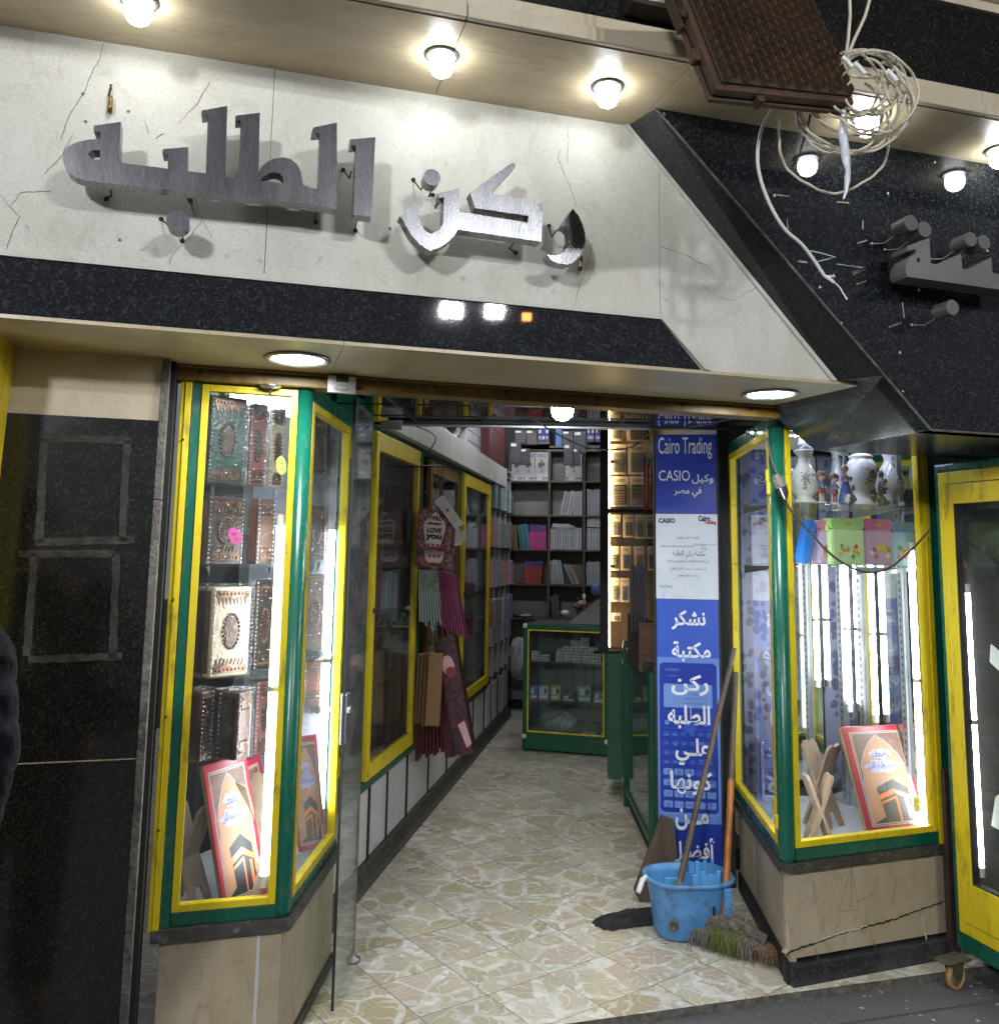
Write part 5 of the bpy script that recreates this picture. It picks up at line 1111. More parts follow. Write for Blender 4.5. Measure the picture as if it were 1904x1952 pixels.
th.part('box_body', mb, [mat('dark_wood', (.05, .04, .035), .5), mat('grained_wood', (.16, .09, .05), .6, c2=(.08, .045, .025), scale=10, stretch=(1, 1, 8), bump=.4)]); th.done()
for i in range(5):
    mb = MB(); x = QB.sx(1202 + i * 6, 1200, .08); z1 = QB.zy(1205, 1076 + i, .08); mb.box(x, x + .014, .02 + i * .002, .30, zt_ - .05, z1 + rnd.uniform(-.01, .01), 0, .001)
    single('black_folder', ORD[i] + ' ribbed black plastic folder from the left in the wooden box', 'folder', mb, bm_((.022, .022, .026)) if i < 4 else bm_((.02, .03, .08)), QB, 'black folders in the wooden box')
# ------------------------------------------------------------------ calculator cabinet
K = Fr((at(1160, 1100, 6.1).x, 6.1), 99)
def R7(u, v): return (906.7 + u / 3.973, 743 + v / 3.973)
kc = Thing('calculator_cabinet', 'dark glazed cabinet lit warm inside and hung with boxed calculators', 'cabinet', K)
kx0, kx1 = K.sx(1152, 1000), K.sx(1275, 1000); kz0 = .93
mb = MB(); mb.box(kx0 - .03, K.sx(1160, 1000), -.02, .32, kz0 - .02, 2.75, 0, .002); mb.box(kx1, kx1 + .03, -.02, .32, 0, 2.75); zs_ = K.zy(*R7(1200, 920)); mb.box(kx0, kx1, -.012, .30, zs_ - .012, zs_ + .012); mb.box(kx0, kx1, -.01, .3, kz0 - .02, kz0); mb.box(kx0, kx1, -.01, .3, 2.72, 2.75); kc.part('black_frame', mb, M_black)
mb = MB(); mb.box(kx0 + .02, kx1, -.01, .3, .10, kz0 - .021, 0, .003); kc.part('green_base', mb, M_grnD)
mb = MB(); mb.box(kx0, kx1, .24, .25, kz0, 2.72); kc.part('back_panel', mb, mat('brown_back', (.16, .10, .055), .6))
mb = MB(); mb.box(K.sx(1160.2, 1000), kx1, .0, .004, kz0, 2.72); kc.part('glass_front', mb, M_glass)
mb = MB(); x = K.sx(1160.5, 1000); mb.box(x, x + .007, .02, .03, kz0 + .02, zs_ - .02); mb.box(x, x + .007, .02, .03, zs_ + .02, 2.70); kc.part('led_strip', mb, emit('warm_led', (1, .66, .30), P_WARM))
mb = MB()
for v in (545, 1335): a_ = K.px(*R7(1032, v)); mb.lathe([(.0001, 0), (.013, 0), (.013, .02), (.0001, .022)], n=12, T=tr(a_[0], 0, a_[1]) @ rot('X', 90)); mb.box(a_[0], a_[0] + .03, -.012, -.004, a_[1] - .006, a_[1] + .006)
kc.part('lock', mb, M_steelD)
kc.done()
th = Thing('added_warm_strip', 'added unseen warm strip brightening the calculator cabinet from its top', 'lamp', K); mb = MB(); mb.box(kx0 + .05, kx1 - .02, .02, .035, 2.685, 2.70); th.part('strip', mb, bpy.data.materials['warm_led']); mb = MB(); mb.box(kx0 + .05, kx1 - .02, .02, .04, 2.70, 2.715); th.part('holder', mb, M_alu); th.done()  # strip out of view, added to brighten the boxed calculators
M_card = mat('cream_card', (.72, .62, .50), .5, c2=(.66, .55, .42), scale=5); M_cal = [bm_((.05, .045, .045)), bm_((.26, .25, .27)), bm_((.46, .22, .10)), bm_((.30, .30, .33))]
M_ink = bm_((.05, .05, .07)); M_lcd = bm_((.20, .22, .17))
def calcbox(u0, v0, u1, v1, lb, kind=0, big=False, extra=None):
    x0, z1 = K.px(*R7(u0, v0), .05); x1, z0 = K.px(*R7(u1, v1), .05); w_, h_ = x1 - x0, z1 - z0; d = .05
    th = Thing('calculator_box', lb, 'calculator box', K, 'boxed calculators in the warm cabinet')
    mb = MB(); mb.box(x0, x1, d, d + .035, z0, z1, 0, .003); th.part('card_box', mb, M_card)
    mb = MB(); text(mb, 'CASIO', x0 + w_ * .5, z1 - h_ * .14, d - .0008, w=w_ * .6, bold=.02)
    if extra: text(mb, extra, x0 + w_ * .55, z1 - h_ * .27, d - .0008, w=w_ * .7, bold=.02)
    th.part('printing', mb, M_ink)
    a, b, c, e = (.14, .86, .06, .72) if big else (.22, .80, .08, .66)
    mb = MB(); mb.box(x0 + w_ * a, x0 + w_ * b, d - .006, d, z0 + h_ * c, z0 + h_ * e, 0, .004); p = th.part('calculator', mb, M_cal[kind])
    mb = MB(); W_ = w_ * (b - a); H_ = h_ * (e - c); X_ = x0 + w_ * a; Z_ = z0 + h_ * c
    mb.box(X_ + W_ * .1, X_ + W_ * .9, d - .008, d - .005, Z_ + H_ * .76, Z_ + H_ * .92); th.part('display', mb, M_lcd, p)
    mb = MB(); nx, nz_ = (5, 5) if big else (4, 6)
    for i in range(nx):
        for j in range(nz_): mb.box(X_ + W_ * (.08 + .85 * i / nx), X_ + W_ * (.08 + .85 * (i + .7) / nx), d - .0085, d - .006, Z_ + H_ * (.06 + .64 * j / nz_), Z_ + H_ * (.06 + .64 * (j + .65) / nz_))
    th.part('keys', mb, bm_((.34, .28, .22)) if kind == 0 else bm_((.12, .11, .11)), p)
    mb = MB(); mb.prism([(x0 + w_ * .35, z1), (x0 + w_ * .65, z1), (x0 + w_ * .58, z1 + .02), (x0 + w_ * .42, z1 + .02)], d + .01, d + .012); th.part('hang_tab', mb, M_ink); th.done()
KB = [(1022, 412, 1140, 640, 'first large calculator box in the upper row beside the warm strip', 1, True), (1150, 412, 1308, 640, 'widest calculator box, centre of the upper row', 1, True), (1312, 415, 1400, 640, 'calculator box behind the red folder in the upper row', 0, True),
      (1025, 655, 1160, 885, 'large calculator box in the second row beside the warm strip', 0, True), (1162, 655, 1300, 885, 'large calculator box with blue side in the second row', 0, True), (1305, 655, 1400, 885, 'calculator box hidden by the red folder in the second row', 0, True),
      (1145, 250, 1340, 385, 'calculator box just under the mirror ceiling', 0, True), (1022, 170, 1110, 385, 'calculator box at the top left of the warm cabinet', 1, True),
      (1025, 945, 1102, 1112, 'first slim calculator box in the third row', 0), (1115, 945, 1200, 1118, 'second slim calculator box in the third row', 0), (1205, 945, 1283, 1128, 'slim box marked 991 in the third row, left one', 0, False, 'fx-991'), (1285, 945, 1360, 1128, 'slim box marked 991 in the third row, right one', 0, False, 'fx-991'),
      (1022, 1185, 1088, 1370, 'first slim box in the fourth row beside the strip', 0), (1097, 1185, 1180, 1370, 'slim box with white calculator in the fourth row', 1), (1196, 1185, 1280, 1370, 'slim box with orange calculator in the fourth row', 2), (1300, 1185, 1370, 1370, 'slim box at the right end of the fourth row', 0),
      (1025, 1425, 1088, 1605, 'slim box with black calculator in the fifth row', 0), (1093, 1425, 1165, 1610, 'slim box with grey calculator in the fifth row', 3), (1028, 1690, 1100, 1755, 'short box lying at the bottom of the warm cabinet', 0)]
for k_ in KB: calcbox(*k_)
mb = MB(); x0, z1 = K.px(*R7(1270, 505), -.6); x1, z0 = K.px(*R7(1328, 900), -.6); zm = K.zy(*R7(1300, 570), -.6)
th = Thing('hanging_folder', 'red folders with blue tops hanging beside the blue sign', 'folder', K)
for i in range(3): mb.box(x0 + i * .022, x0 + i * .022 + .014, -.6, -.45, z0 + i * .004, zm, 0, .002, )
th.part('red_cover', mb, bm_((.24, .015, .02))); mb = MB()
for i in range(3): mb.box(x0 + .003 + i * .024, x0 + .017 + i * .024, -.6, -.45, zm, z1 - .01 * i, 0, .002)
th.part('blue_top', mb, bm_((.02, .03, .20))); th.done()
# ------------------------------------------------------------------ blue sign
S = Fr((.781, 4.391), 99)
def Z7(u, v): return (1221.5 + u / 4.770, 755.6 + v / 4.770)
def Z8(u, v): return (1221.5 + u / 3.446, 1133.4 + v / 3.446)
sg = Thing('advertising_sign', 'tall blue sign panel with white lettering standing right of the aisle', 'sign', S)
sx0, sx1 = S.sx(1252.5, 1250), S.sx(1370.5, 1250); sw = sx1 - sx0; sc_x = (sx0 + sx1) / 2
mb = MB(); mb.box(sx0 - .012, sx1 + .012, .004, .16, .02, 2.165); sg.part('backing_board', mb, M_black)
C_B1 = mat('sign_blue_dark', (.018, .042, .32), .28); C_B2 = mat('sign_blue', (.042, .095, .46), .28); C_B3 = mat('sign_pale_blue', (.12, .22, .60), .28); C_B4 = mat('sign_key_blue', (.16, .27, .62), .3); C_W = mat('sign_white', (.74, .75, .78), .4); C_P = mat('letter_paper', (.55, .57, .64), .45, c2=(.50, .53, .60), scale=12); C_I = mat('print_ink', (.02, .02, .03), .6); C_R = mat('print_red', (.30, .03, .02), .6)
def szy(f_, v): return S.zy(*f_(300, v))
zA = szy(Z7, 1065); zB_ = szy(Z7, 1845); zC = szy(Z8, 415); zD = szy(Z8, 1500)
SM = [C_B1, C_B2, C_B3, C_B4, C_W, C_I, C_P, C_R]
mb = MB(); mb.box(sx0, sx1, 0, .004, zA, 2.165, 0); mb.box(sx0, sx1, 0, .004, zC, zB_, 1); mb.box(sx0, sx1, 0, .004, zD, zC, 2); mb.box(sx0, sx1, 0, .004, .06, zD, 0); sg.part('printed_face', mb, SM)
mb = MB(); mb.box(sx0 - .002, sx1 + .002, -.002, .004, zB_ + .002, zA - .002, 6); sg.part('letter_sheet', mb, SM)
def rrect(x0, x1, z0, z1, r_, n=5):
    P_ = []
    for cx_, cz_, a0_ in ((x1 - r_, z1 - r_, 0), (x0 + r_, z1 - r_, 90), (x0 + r_, z0 + r_, 180), (x1 - r_, z0 + r_, 270)):
        for i in range(n + 1): g = R(a0_ + 90 * i / n); P_.append((cx_ + r_ * math.cos(g), cz_ + r_ * math.sin(g)))
    return P_
def zx(u): return sx0 + sw * (u - 113) / (530 - 113)      # Z8 column -> s at mid panel
# the big calculator printed on the panel
mb = MB(); c0_, c1_ = zx(128), zx(513); zt_, zb_ = szy(Z8, 450), szy(Z8, 1435)
mb.sheet(rrect(c0_ + .004, c1_ + .006, zb_ - .012, zt_, .022), -.0006, 3); mb.sheet(rrect(c0_, c1_, zb_, zt_, .022), -.0010, 1 if False else 0)
mb.sheet(rrect(zx(155), zx(480), szy(Z8, 745), szy(Z8, 590), .006), -.0014, 3)
for r_, (v0, v1) in enumerate(((1147, 1190), (1218, 1260), (1290, 1335), (1360, 1405))):
    for k, (u0, u1) in enumerate(((150, 210), (222, 282), (293, 353), (365, 425), (438, 495))):
        mb.sheet(rrect(zx(u0), zx(u1), szy(Z8, v1), szy(Z8, v0), .004, 3), -.0014, 3 if not (r_ == 0 and k > 2) else 1)
for r_ in range(4):
    for k in range(6): mb.sheet(rrect(zx(150 + 58 * k), zx(185 + 58 * k), szy(Z8, 930 + 62 * r_), szy(Z8, 905 + 62 * r_), .002, 2), -.0012, 1)
for k in range(5): mb.sheet([(zx(175 + 65 * k) + .012 * math.cos(g * .6), szy(Z8, 845) + .012 * math.sin(g * .6)) for g in range(10)], -.0012, 2 if k != 2 else 3)
mb.sheet([(zx(330) + .03 * math.cos(g * .6), szy(Z8, 880) + .022 * math.sin(g * .6)) for g in range(10)], -.0013, 1)
for v in (770, 800, 880): mb.sheet(rrect(zx(150), zx(480), szy(Z8, v + 4), szy(Z8, v), .0008, 2), -.00115, 1)
sg.part('calculator_picture', mb, SM)
mb = MB(); e_ = -.0022
def st(s_, u, v, h=None, w=None, m=4, bold=.0, f_=Z8, y=e_):
    hh = None if h is None else h / (3.446 if f_ is Z8 else 4.77) / 1688 * 4.42; ww = None if w is None else w / (3.446 if f_ is Z8 else 4.77) / 1688 * 4.36
    x_ = S.sx(*f_(u, v)); mb.gid = (mb.gid or 0) + 1; text(mb, s_, x_, S.zy(*f_(u, v)), y, h=hh, w=ww, m=m, bold=bold)
for s_, u, v, h, w in (('نشكر', 312, 168, 125, 215), ('مكتبة', 330, 375, 125, 245), ('ركن', 322, 595, 130, 235), ('الطلبه', 315, 805, 145, 265), ('علـي', 340, 1035, 165, 215), ('كونها', 330, 1240, 140, 260), ('مــن', 335, 1480, 130, 205), ('أفضـل', 345, 1680, 155, 275)):
    st(ar(s_), u, v, h, w, bold=.025)
def serif(s_, u, v, h, w, f_): st(s_, u, v, h, w, f_=f_)
serif('Cairo Trading', 400, 470, 200, 480, Z7); st('CASIO', 303, 720, 95, 280, f_=Z7); st(ar('وكيل'), 560, 752, 85, 190, f_=Z7, bold=.01); st(ar('في مصر'), 425, 872, 90, 245, f_=Z7, bold=.01)
st('CASIO', 207, 493, 17, 88, m=3); st('fx-991AR X', 207, 533, 12, 80, m=2)
for s_, u, v in (('7', 180, 1168), ('8', 250, 1168), ('9', 322, 1168), ('4', 180, 1240), ('5', 250, 1240), ('6', 322, 1240), ('1', 180, 1312), ('2', 250, 1312), ('3', 322, 1312), ('0', 180, 1384), ('+', 395, 1312), ('-', 465, 1300), ('=', 465, 1384), ('÷', 465, 1240)):
    st(s_, u, v, 6 if s_ in '-' else 12 if s_ in '=' else 26, None, m=0, y=-.0018)
for s_, u, v, w in (('DEL', 392, 1160, 42), ('AC', 465, 1160, 30), ('×10ˣ', 325, 1384, 45), ('OPEN', 170, 922, 40), ('CALC', 228, 922, 40), ('(–)', 172, 1042, 30), ('STO', 172, 1100, 30), ('ENG', 235, 1100, 30), ('S⇔D', 405, 1090, 38), ('√', 230, 980, 22), ('(', 290, 1095, 6), (')', 348, 1095, 6), ('x²', 290, 980, 22), ('log', 405, 980, 34)): st(s_, u, v, None, w, m=0 if v > 1110 else 3, y=-.0018)
for i, s_ in enumerate(('1: المتنوع', '2: المختبر', '3: الأصغر الأعظم', '4: التوزيع الطبيعي')): st(ar(s_[3:]) + ' :' + s_[0], 370 if i < 2 else 355, 625 + 31 * i, 16 if i < 2 else 18, 150 if i > 1 else 90, m=0, y=-.0018)
sg.part('word', mb, SM)
mb = MB(); y6 = -.0030
for s_, u, v, h, w, m_ in (('CASIO', 235, 1130, 44, 150, 5), ('Cairo', 575, 1110, 52, 105, 5), ('Trading', 625, 1150, 46, 110, 7)): st(s_, u, v, h, w, m=m_, bold=.05, f_=Z7, y=y6)
for s_, u, v, h, w in (('شهادة شكر وتقدير', 425, 1285, 30, 200), ('تتقدم شركة', 640, 1348, 22, 78), ('Cairo Trading', 535, 1353, 26, 105), ('وكلاء شركة كاسيو بمصر بخالص الشكر والتقدير', 325, 1362, 26, 305), ('مكتبة ركن الطلبة', 435, 1432, 60, 290), ('على المشاركة الفعالة فى افتتاح معرض الشركة', 425, 1503, 32, 375), ('الذى أقيم فى ١٦ مارس ٢٠١٤ فى القاهرة', 430, 1568, 32, 310), ('مع التمنيات بالنجاح والتوفيق', 430, 1632, 28, 175)):
    st(s_ if s_[0] == 'C' else ar(s_), u, v, h, w, m=5, f_=Z7, y=y6)
st('Cairo Trading', 225, 1730, 30, 115, m=5, f_=Z7, y=y6)
q = [S.px(*Z7(u, v), y6) for u, v in ((215, 1705), (232, 1750), (220, 1800), (190, 1815), (185, 1790), (210, 1785), (212, 1840))]; mb.tube([(a, y6, b) for a, b in q], .0007, 4, 3)
q = [S.px(*Z7(u, v), y6) for u, v in ((545, 1385), (575, 1380), (602, 1392), (570, 1405))]; mb.tube([(a, y6, b) for a, b in q], .0012, 4, 5)
sg.part('print_block', mb, SM)
sg.done()
# ------------------------------------------------------------------ glass door at the left of the entrance
D_ = Fr((-.536, 3.226), .6)
gdr = Thing('glass_door', 'frameless glass door standing open beside the left display case', 'door', D_)
mb = MB(); mb.box(0, .415, -.005, .005, .012, 2.12); gdr.part('glass_leaf', mb, M_door)
mb = MB(); mb.box(-.003, -.0005, -.005, .005, .012, 2.12); mb.box(.4155, .419, -.005, .005, .012, 2.12); gdr.part('dark_edge', mb, M_black)
zl_ = D_.zy(640, 1385)
mb = MB(); mb.box(.0, .06, -.012, .012, zl_ - .09, zl_ + .085, 0, .006); mb.box(-.004, .03, -.026, -.012, zl_ + .02, zl_ + .04, 0, .004); mb.lathe([(.0001, 0), (.014, 0), (.014, .006), (.006, .007), (.006, .001)], n=14, T=tr(-.012, -.022, zl_ + .035) @ rot('X', 90)); p = gdr.part('lock', mb, M_alu)
mb = MB(); mb.box(.008, .02, -.0135, .0135, zl_ - .05, zl_ + .0); gdr.part('keyhole_slot', mb, M_black, p)
mb = MB(); mb.lathe([(.0001, 0.0), (.032, 0.0), (.030, .012), (.016, .018), (.012, .03), (.0001, .03)], (.40, 0, 0), 20); gdr.part('floor_pivot', mb, M_steelD)
gdr.done()
# shutter lock plate and rosette under the rail
th = Thing('lock_plate', 'bright square metal lock plate hanging under the shutter rail', 'lock', F)
x0, zt_ = F.px(625, 716, .42); x1, zb_ = F.px(677, 751, .42); xa, xb = F.sx(640, 730, .42), F.sx(664, 730, .42); zm = F.zy(650, 729, .42)
mb = MB(); mb.prism([(x0, zb_), (x1, zb_), (x1, zt_), (xb, zt_), (xb, zm), (xa, zm), (xa, zt_), (x0, zt_)], .412, .424); p = th.part('plate', mb, M_alu)
mb = MB(); mb.tube([(x0 + (x1 - x0) * (.5 + .22 * math.cos(a)), .4115, zb_ + (zt_ - zb_) * (.28 + .16 * math.sin(a * 1.0))) for a in [i * .5 for i in range(14)]], .0006, 4); mb.tube([(x0 + (x1 - x0) * t_, .4115, zb_ + .012 + .002 * math.sin(t_ * 40)) for t_ in [.2 + .06 * i for i in range(11)]], .0006, 4); th.part('etched_mark', mb, M_black, p)
mb = MB(); mb.tube([(x0 + .02, .418, zm + .006), (x1 + .006, .418, zm + .006)], .006, 10); mb.box(xa + .002, xb - .004, .41, .44, zm + .0, zt_ + .02, 0, .002); th.part('bolt', mb, M_rust); th.done()
th = Thing('ceiling_rosette', 'small flat round metal rosette screwed under the rail', 'fixture', F); s_, d_ = F.pz(520, 711, 2.088)
mb = MB(); mb.lathe([(.0001, 0), (.033, -.001), (.035, -.004), (.02, -.010), (.0001, -.011)], (s_, .448, 2.089), 22); th.part('disc', mb, M_alu); mb = MB(); mb.tube([(s_, .448, 2.08), (s_, .448, 2.055)], .003, 8); th.part('screw', mb, M_rust); th.done()
# ------------------------------------------------------------------ bucket, broom, mop pole
BK = at(1310, 1790, 3.83); bkx, bky = .822, 3.93
th = Thing('mop_bucket', 'light blue plastic mop bucket with wringer, scuffed grey', 'bucket', tr(bkx, bky, 0) @ rot('Z', 8))
M_bk = mat('blue_bucket_plastic', (.10, .30, .62), .42, c2=(.085, .26, .56), scale=4, dirt=((.07, .085, .08), .42, 18), bump=.1)
M_bk2 = mat('blue_wringer_plastic', (.12, .36, .70), .4)
def oval(a, b, z_, n=40, lip=0):
    out = []
    for i in range(n):
        g = 2 * math.pi * i / n; c_, s_ = math.cos(g), math.sin(g); r_ = (abs(c_) ** 2.6 + abs(s_) ** 2.6) ** (-1 / 2.6)
        x_ = a * c_ * r_; y_ = b * s_ * r_
        if lip and s_ < -.0: pass
        out.append((x_, y_, z_))
    return out
def loft(mb, rings, m=0, sm=True):
    n = len(rings[0]); vs = [p for r_ in rings for p in r_]
    mb.add(vs, [(i * n + k, i * n + (k + 1) % n, (i + 1) * n + (k + 1) % n, (i + 1) * n + k) for i in range(len(rings) - 1) for k in range(n)], m, sm)
mb = MB(); BH = .236
loft(mb, [oval(.001, .001, .004), oval(.135, .095, .004), oval(.143, .102, .014), oval(.158, .118, BH * .55), oval(.171, .130, BH - .02), oval(.172, .131, BH - .018), oval(.188, .146, BH - .016), oval(.190, .148, BH - .004), oval(.187, .145, BH), oval(.170, .128, BH - .002), oval(.164, .123, BH - .03), oval(.148, .108, .10), oval(.135, .095, .02), oval(.001, .001, .018)])
th.part('tub', mb, M_bk)
mb = MB()
loft(mb, [[(.07 + x * .52, .02 + y * .62, z_) for x, y, z_ in oval(.16, .12, zz)] for zz in (BH - .10, BH - .03, BH + .01, BH + .012)] , 0)
for k in range(5): mb.box(.0 + k * .034, .020 + k * .034, -.058, -.050, BH - .04, BH + .012 + .014 * (k % 2), 0, .003)
for k in range(4): mb.box(.03 + k * .034, .046 + k * .034, .08, .088, BH - .04, BH + .022, 0, .003)
mb.box(-.10, -.01, .0, .01, BH - .05, BH - .015, 0, .004)
th.part('wringer_basket', mb, M_bk2)
mb = MB(); mb.box(.105, .140, -.137, -.118, .03, BH - .02, 0, .004); mb.box(.062, .068, -.128, -.112, .02, BH - .09, 1, .001); th.part('side_channel', mb, [M_bk, M_black])
mb = MB(); mb.tube([(-.185, -.01, BH - .004), (-.205, -.02, BH - .012), (-.222, -.04, BH - .034), (-.232, -.05, BH - .05)], [.011, .012, .012, .010], 10); th.part('handle', mb, M_plast)
mb = MB(); mb.lathe([(.0001, 0), (.020, 0), (.020, .006), (.013, .008), (.012, .002), (.0001, .001)], n=16, T=tr(-.10, -.106, .075) @ rot('Z', -20) @ rot('X', 90)); th.part('drain_plug', mb, mat('brown_plug', (.10, .08, .05), .5)); th.done()
M_w1 = mat('dark_wood_pole', (.11, .075, .045), .55, c2=(.05, .035, .025), scale=30, stretch=(1, 1, .08), bump=.3)
M_w2 = mat('orange_wood_pole', (.48, .17, .035), .35, c2=(.32, .10, .02), scale=20, stretch=(1, 1, .1), dirt=((.10, .05, .03), .35, 12))
th = Thing('mop', 'dark wooden mop pole leaning out of the blue bucket', 'mop')
pa = at(1293, 1690, 3.86); pb = at(1399, 1236, 4.12)
N = 14; mb = MB(); mb.tube([pa.lerp(pb, i / N) + Vector((math.sin(i * 1.1) * .0012, 0, 0)) for i in range(N + 1)], [.0135 - .0015 * i / N for i in range(N + 1)], 12); th.part('pole', mb, M_w1)
mb = MB()
for i in range(40): g = rnd.uniform(0, 6.28); mb.tube([pa + Vector((0, 0, .03)), pa + Vector((math.cos(g) * .02, math.sin(g) * .02, 0)), pa + Vector((math.cos(g) * .05, math.sin(g) * .04, -.07))], .004, 5, cap=False)
th.part('mop_head', mb, mat('grey_mop_yarn', (.16, .16, .15), .9), label=None); th.parts[-1]['kind'] = 'stuff'; th.done()
th = Thing('broom', 'worn broom with orange varnished pole and matted green and rusty bristles', 'broom')
pa = at(1379, 1790, 3.80); pb = at(1403, 1282, 4.10); pm = pa.lerp(pb, .53)
mb = MB(); mb.tube([pa.lerp(pb, i / N) for i in range(9)], [.0145] * 9, 12, 0); mb.tube([pa.lerp(pb, i / N) for i in range(8, N + 1)], [.0125] * (N - 7), 12, 1)
for t_ in (.12, .30, .45, .55): c = pa.lerp(pb, t_); mb.tube([c, c + (pb - pa).normalized() * .012], .0152, 12, 0)
th.part('pole', mb, [M_w2, M_w1])
BR = Matrix.Translation((pa.x + .02, pa.y - .01, .035)) @ rot('Z', -38)
mb = MB(); mb.push(BR); mb.tube([(-.14, .01, .028), (-.06, .0, .046), (.0, .0, .052), (.07, .005, .044), (.15, .015, .026)], [.024, .034, .038, .034, .022], 12); mb.box(-.10, .12, -.035, .035, .0, .03, 0, .012); mb.ball((0, 0, .045), .030, 12); mb.pop(); th.part('brush_head', mb, mat('matted_fibre_felt', (.22, .19, .155), .95, c2=(.07, .06, .045), scale=40, bump=1.2, bscale=120))
cols_ = [mat('green_bristle', (.15, .18, .05), .8), mat('grey_bristle', (.21, .19, .16), .9), mat('rusty_bristle', (.24, .09, .04), .85)]
mb = MB(); mb.push(BR)
for i in range(1500):
    x = rnd.gauss(0, .09); x = max(-.185, min(.20, x)); y = rnd.gauss(-.005, .028); g = rnd.gauss(-1.4, .9)
    m_ = (1 if x < -.06 else 0) if x < .07 else rnd.choice((1, 1, 2)); m_ = m_ if rnd.random() > .15 else 1; l = rnd.uniform(.025, .065) * (1 - abs(x) * 1.2)
    hgt = max(.010, .046 - abs(x) * .15) * rnd.uniform(.5, 1.1); dx, dy = math.cos(g) * .8, math.sin(g)
    mb.tube([(x, y, hgt), (x + dx * l * .45, y + dy * l * .5, hgt * .85), (x + dx * l, y + dy * l, max(-.031, hgt - .05 - l * .25))], [.0024, .0019, .0007], 3, m_, cap=False)
for i in range(240):
    x = .175 + rnd.gauss(0, .022); y = rnd.gauss(-.02, .015); g = rnd.uniform(-2, .1); mb.tube([(x, y, .02), (x + math.cos(g) * .045, y + math.sin(g) * .045, -.02 + rnd.uniform(0, .03))], [.0015, .0006], 3, 2 if rnd.random() > .3 else 0, cap=False)
for i in range(160):
    x = .03 + rnd.gauss(0, .03); y = .04 + rnd.gauss(0, .012); g = rnd.uniform(.6, 2.4); mb.tube([(x, y, .03), (x + math.cos(g) * .05, y + math.sin(g) * .03, .03 + rnd.uniform(0, .045))], [.0015, .0006], 3, 2, cap=False)
mb.pop(); th.part('bristles', mb, cols_); th.parts[-1]['kind'] = 'stuff'; th.done()
# board leaning against the counter foot, black rag
pa, pb = at(1208, 1700, 4.10), at(1256, 1612, 4.32)
a0_ = hz(1222, 1725, 0); QBd = Fr((a0_.x, a0_.y), 40)
mb = MB(); mb.prism([(-.0, .0), (.055, .0), (.17, .20), (.155, .36), (.10, .38), (-.028, .05)], -.012, .012); single('scrap_board', 'dark wooden board leaning behind the blue bucket', 'board', mb, M_w1, Fr((a0_.x - .0, a0_.y + .04), 92))
rg = MB(); q_ = random.Random(4); P_ = [SRp(*p) for p in ((1370, 1375), (1400, 1352), (1480, 1340), (1530, 1318), (1600, 1308), (1690, 1300), (1750, 1310), (1740, 1370), (1690, 1390), (1620, 1400), (1560, 1408), (1480, 1420), (1430, 1412), (1395, 1395))]
P3 = [hz(x, y, .0) for x, y in P_]; c = sum(P3, Vector()) / len(P3); n_ = len(P3) * 4; edge = []
for i in range(len(P3)):
    for k in range(4): p = P3[i].lerp(P3[(i + 1) % len(P3)], k / 4); edge.append(p + Vector((q_.uniform(-.006, .006), q_.uniform(-.006, .006), 0)))
rings = [[(e.x, e.y, .001) for e in edge]] + [[(c.x + (e.x - c.x) * t_, c.y + (e.y - c.y) * t_, h_ + q_.uniform(-.004, .004)) for e in edge] for t_, h_ in ((.9, .013), (.7, .018), (.45, .024), (.2, .02), (.01, .02))]
loft(rg, rings, 0, True); single('floor_rag', 'black wet floor rag spread beside the bucket', 'rag', rg, mat('black_rag', (.035, .033, .03), .9, c2=(.015, .015, .015), scale=30, bump=1.2, bscale=70))
# ------------------------------------------------------------------ hanging gift bags
GB = Fr(W.at(.96, 0, 0), 99)
def gp(x, y, d=0): return GB.px(x, y, d)
def giftbag(x0, x1, y0, y1, d, lb, c, face=None, tilt=0, grp='gift bags hung on the left wall rack', thick=.05, handle=True, dot=None):
    a, z1 = gp(x0, y0, d); b, _ = gp(x1, y0, d); _, z0 = gp(x0, y1, d)
    th = Thing('gift_bag', lb, 'gift bag', GB, grp); T = tr((a + b) / 2, d, z1) @ rot('Y', tilt); w_ = (b - a) / 2; h_ = z1 - z0
    mb = MB(); mb.prism([(-w_, -h_), (w_, -h_), (w_, -.0), (w_ * .3, -.002), (-w_ * .4, .001), (-w_, 0)], 0, thick, 0, T=T); th.part('bag_body', mb, c)
    if face: mb = MB(); face(mb, w_, h_, T); th.part('printed_front', mb, face.mats)
    if handle: mb = MB(); mb.tube([T @ Vector((-w_ * .35, .01, -.005)), T @ Vector((-w_ * .2, .0, .06)), T @ Vector((0, .0, .10)), T @ Vector((w_ * .2, 0, .06)), T @ Vector((w_ * .35, .01, -.005))], .002, 6); th.part('handle_cord', mb, bm_((.42, .05, .03)))
    return th.done()
def rosemat(name, c, c2, c3):
    m, t, b, n = nt(name); ln = t.links.new; tc = n('ShaderNodeTexCoord')
    v = n('ShaderNodeTexVoronoi', Scale=62); ln(tc.outputs['Object'], v.inputs[0]); s = n('ShaderNodeSeparateColor'); ln(v.outputs['Color'], s.inputs[0])
    r_ = ramp(n, [(0, c), (.45, c2), (.75, c3), (1, c)]); ln(s.outputs[0], r_.inputs[0]); d = n('ShaderNodeMapRange', i2=.5, i3=1.1, i4=.5); ln(v.outputs['Distance'], d.inputs[0])
    ln(mixc(t, n, 1.0, r_.outputs[0], d.outputs[0], 'MULTIPLY'), b.inputs['Base Color']); return m
M_rose = rosemat('rose_print', (.30, .05, .07), (.46, .27, .27), (.16, .03, .045))
PM = [bm_((.70, .62, .60)), bm_((.08, .015, .025)), bm_((.45, .03, .04))]
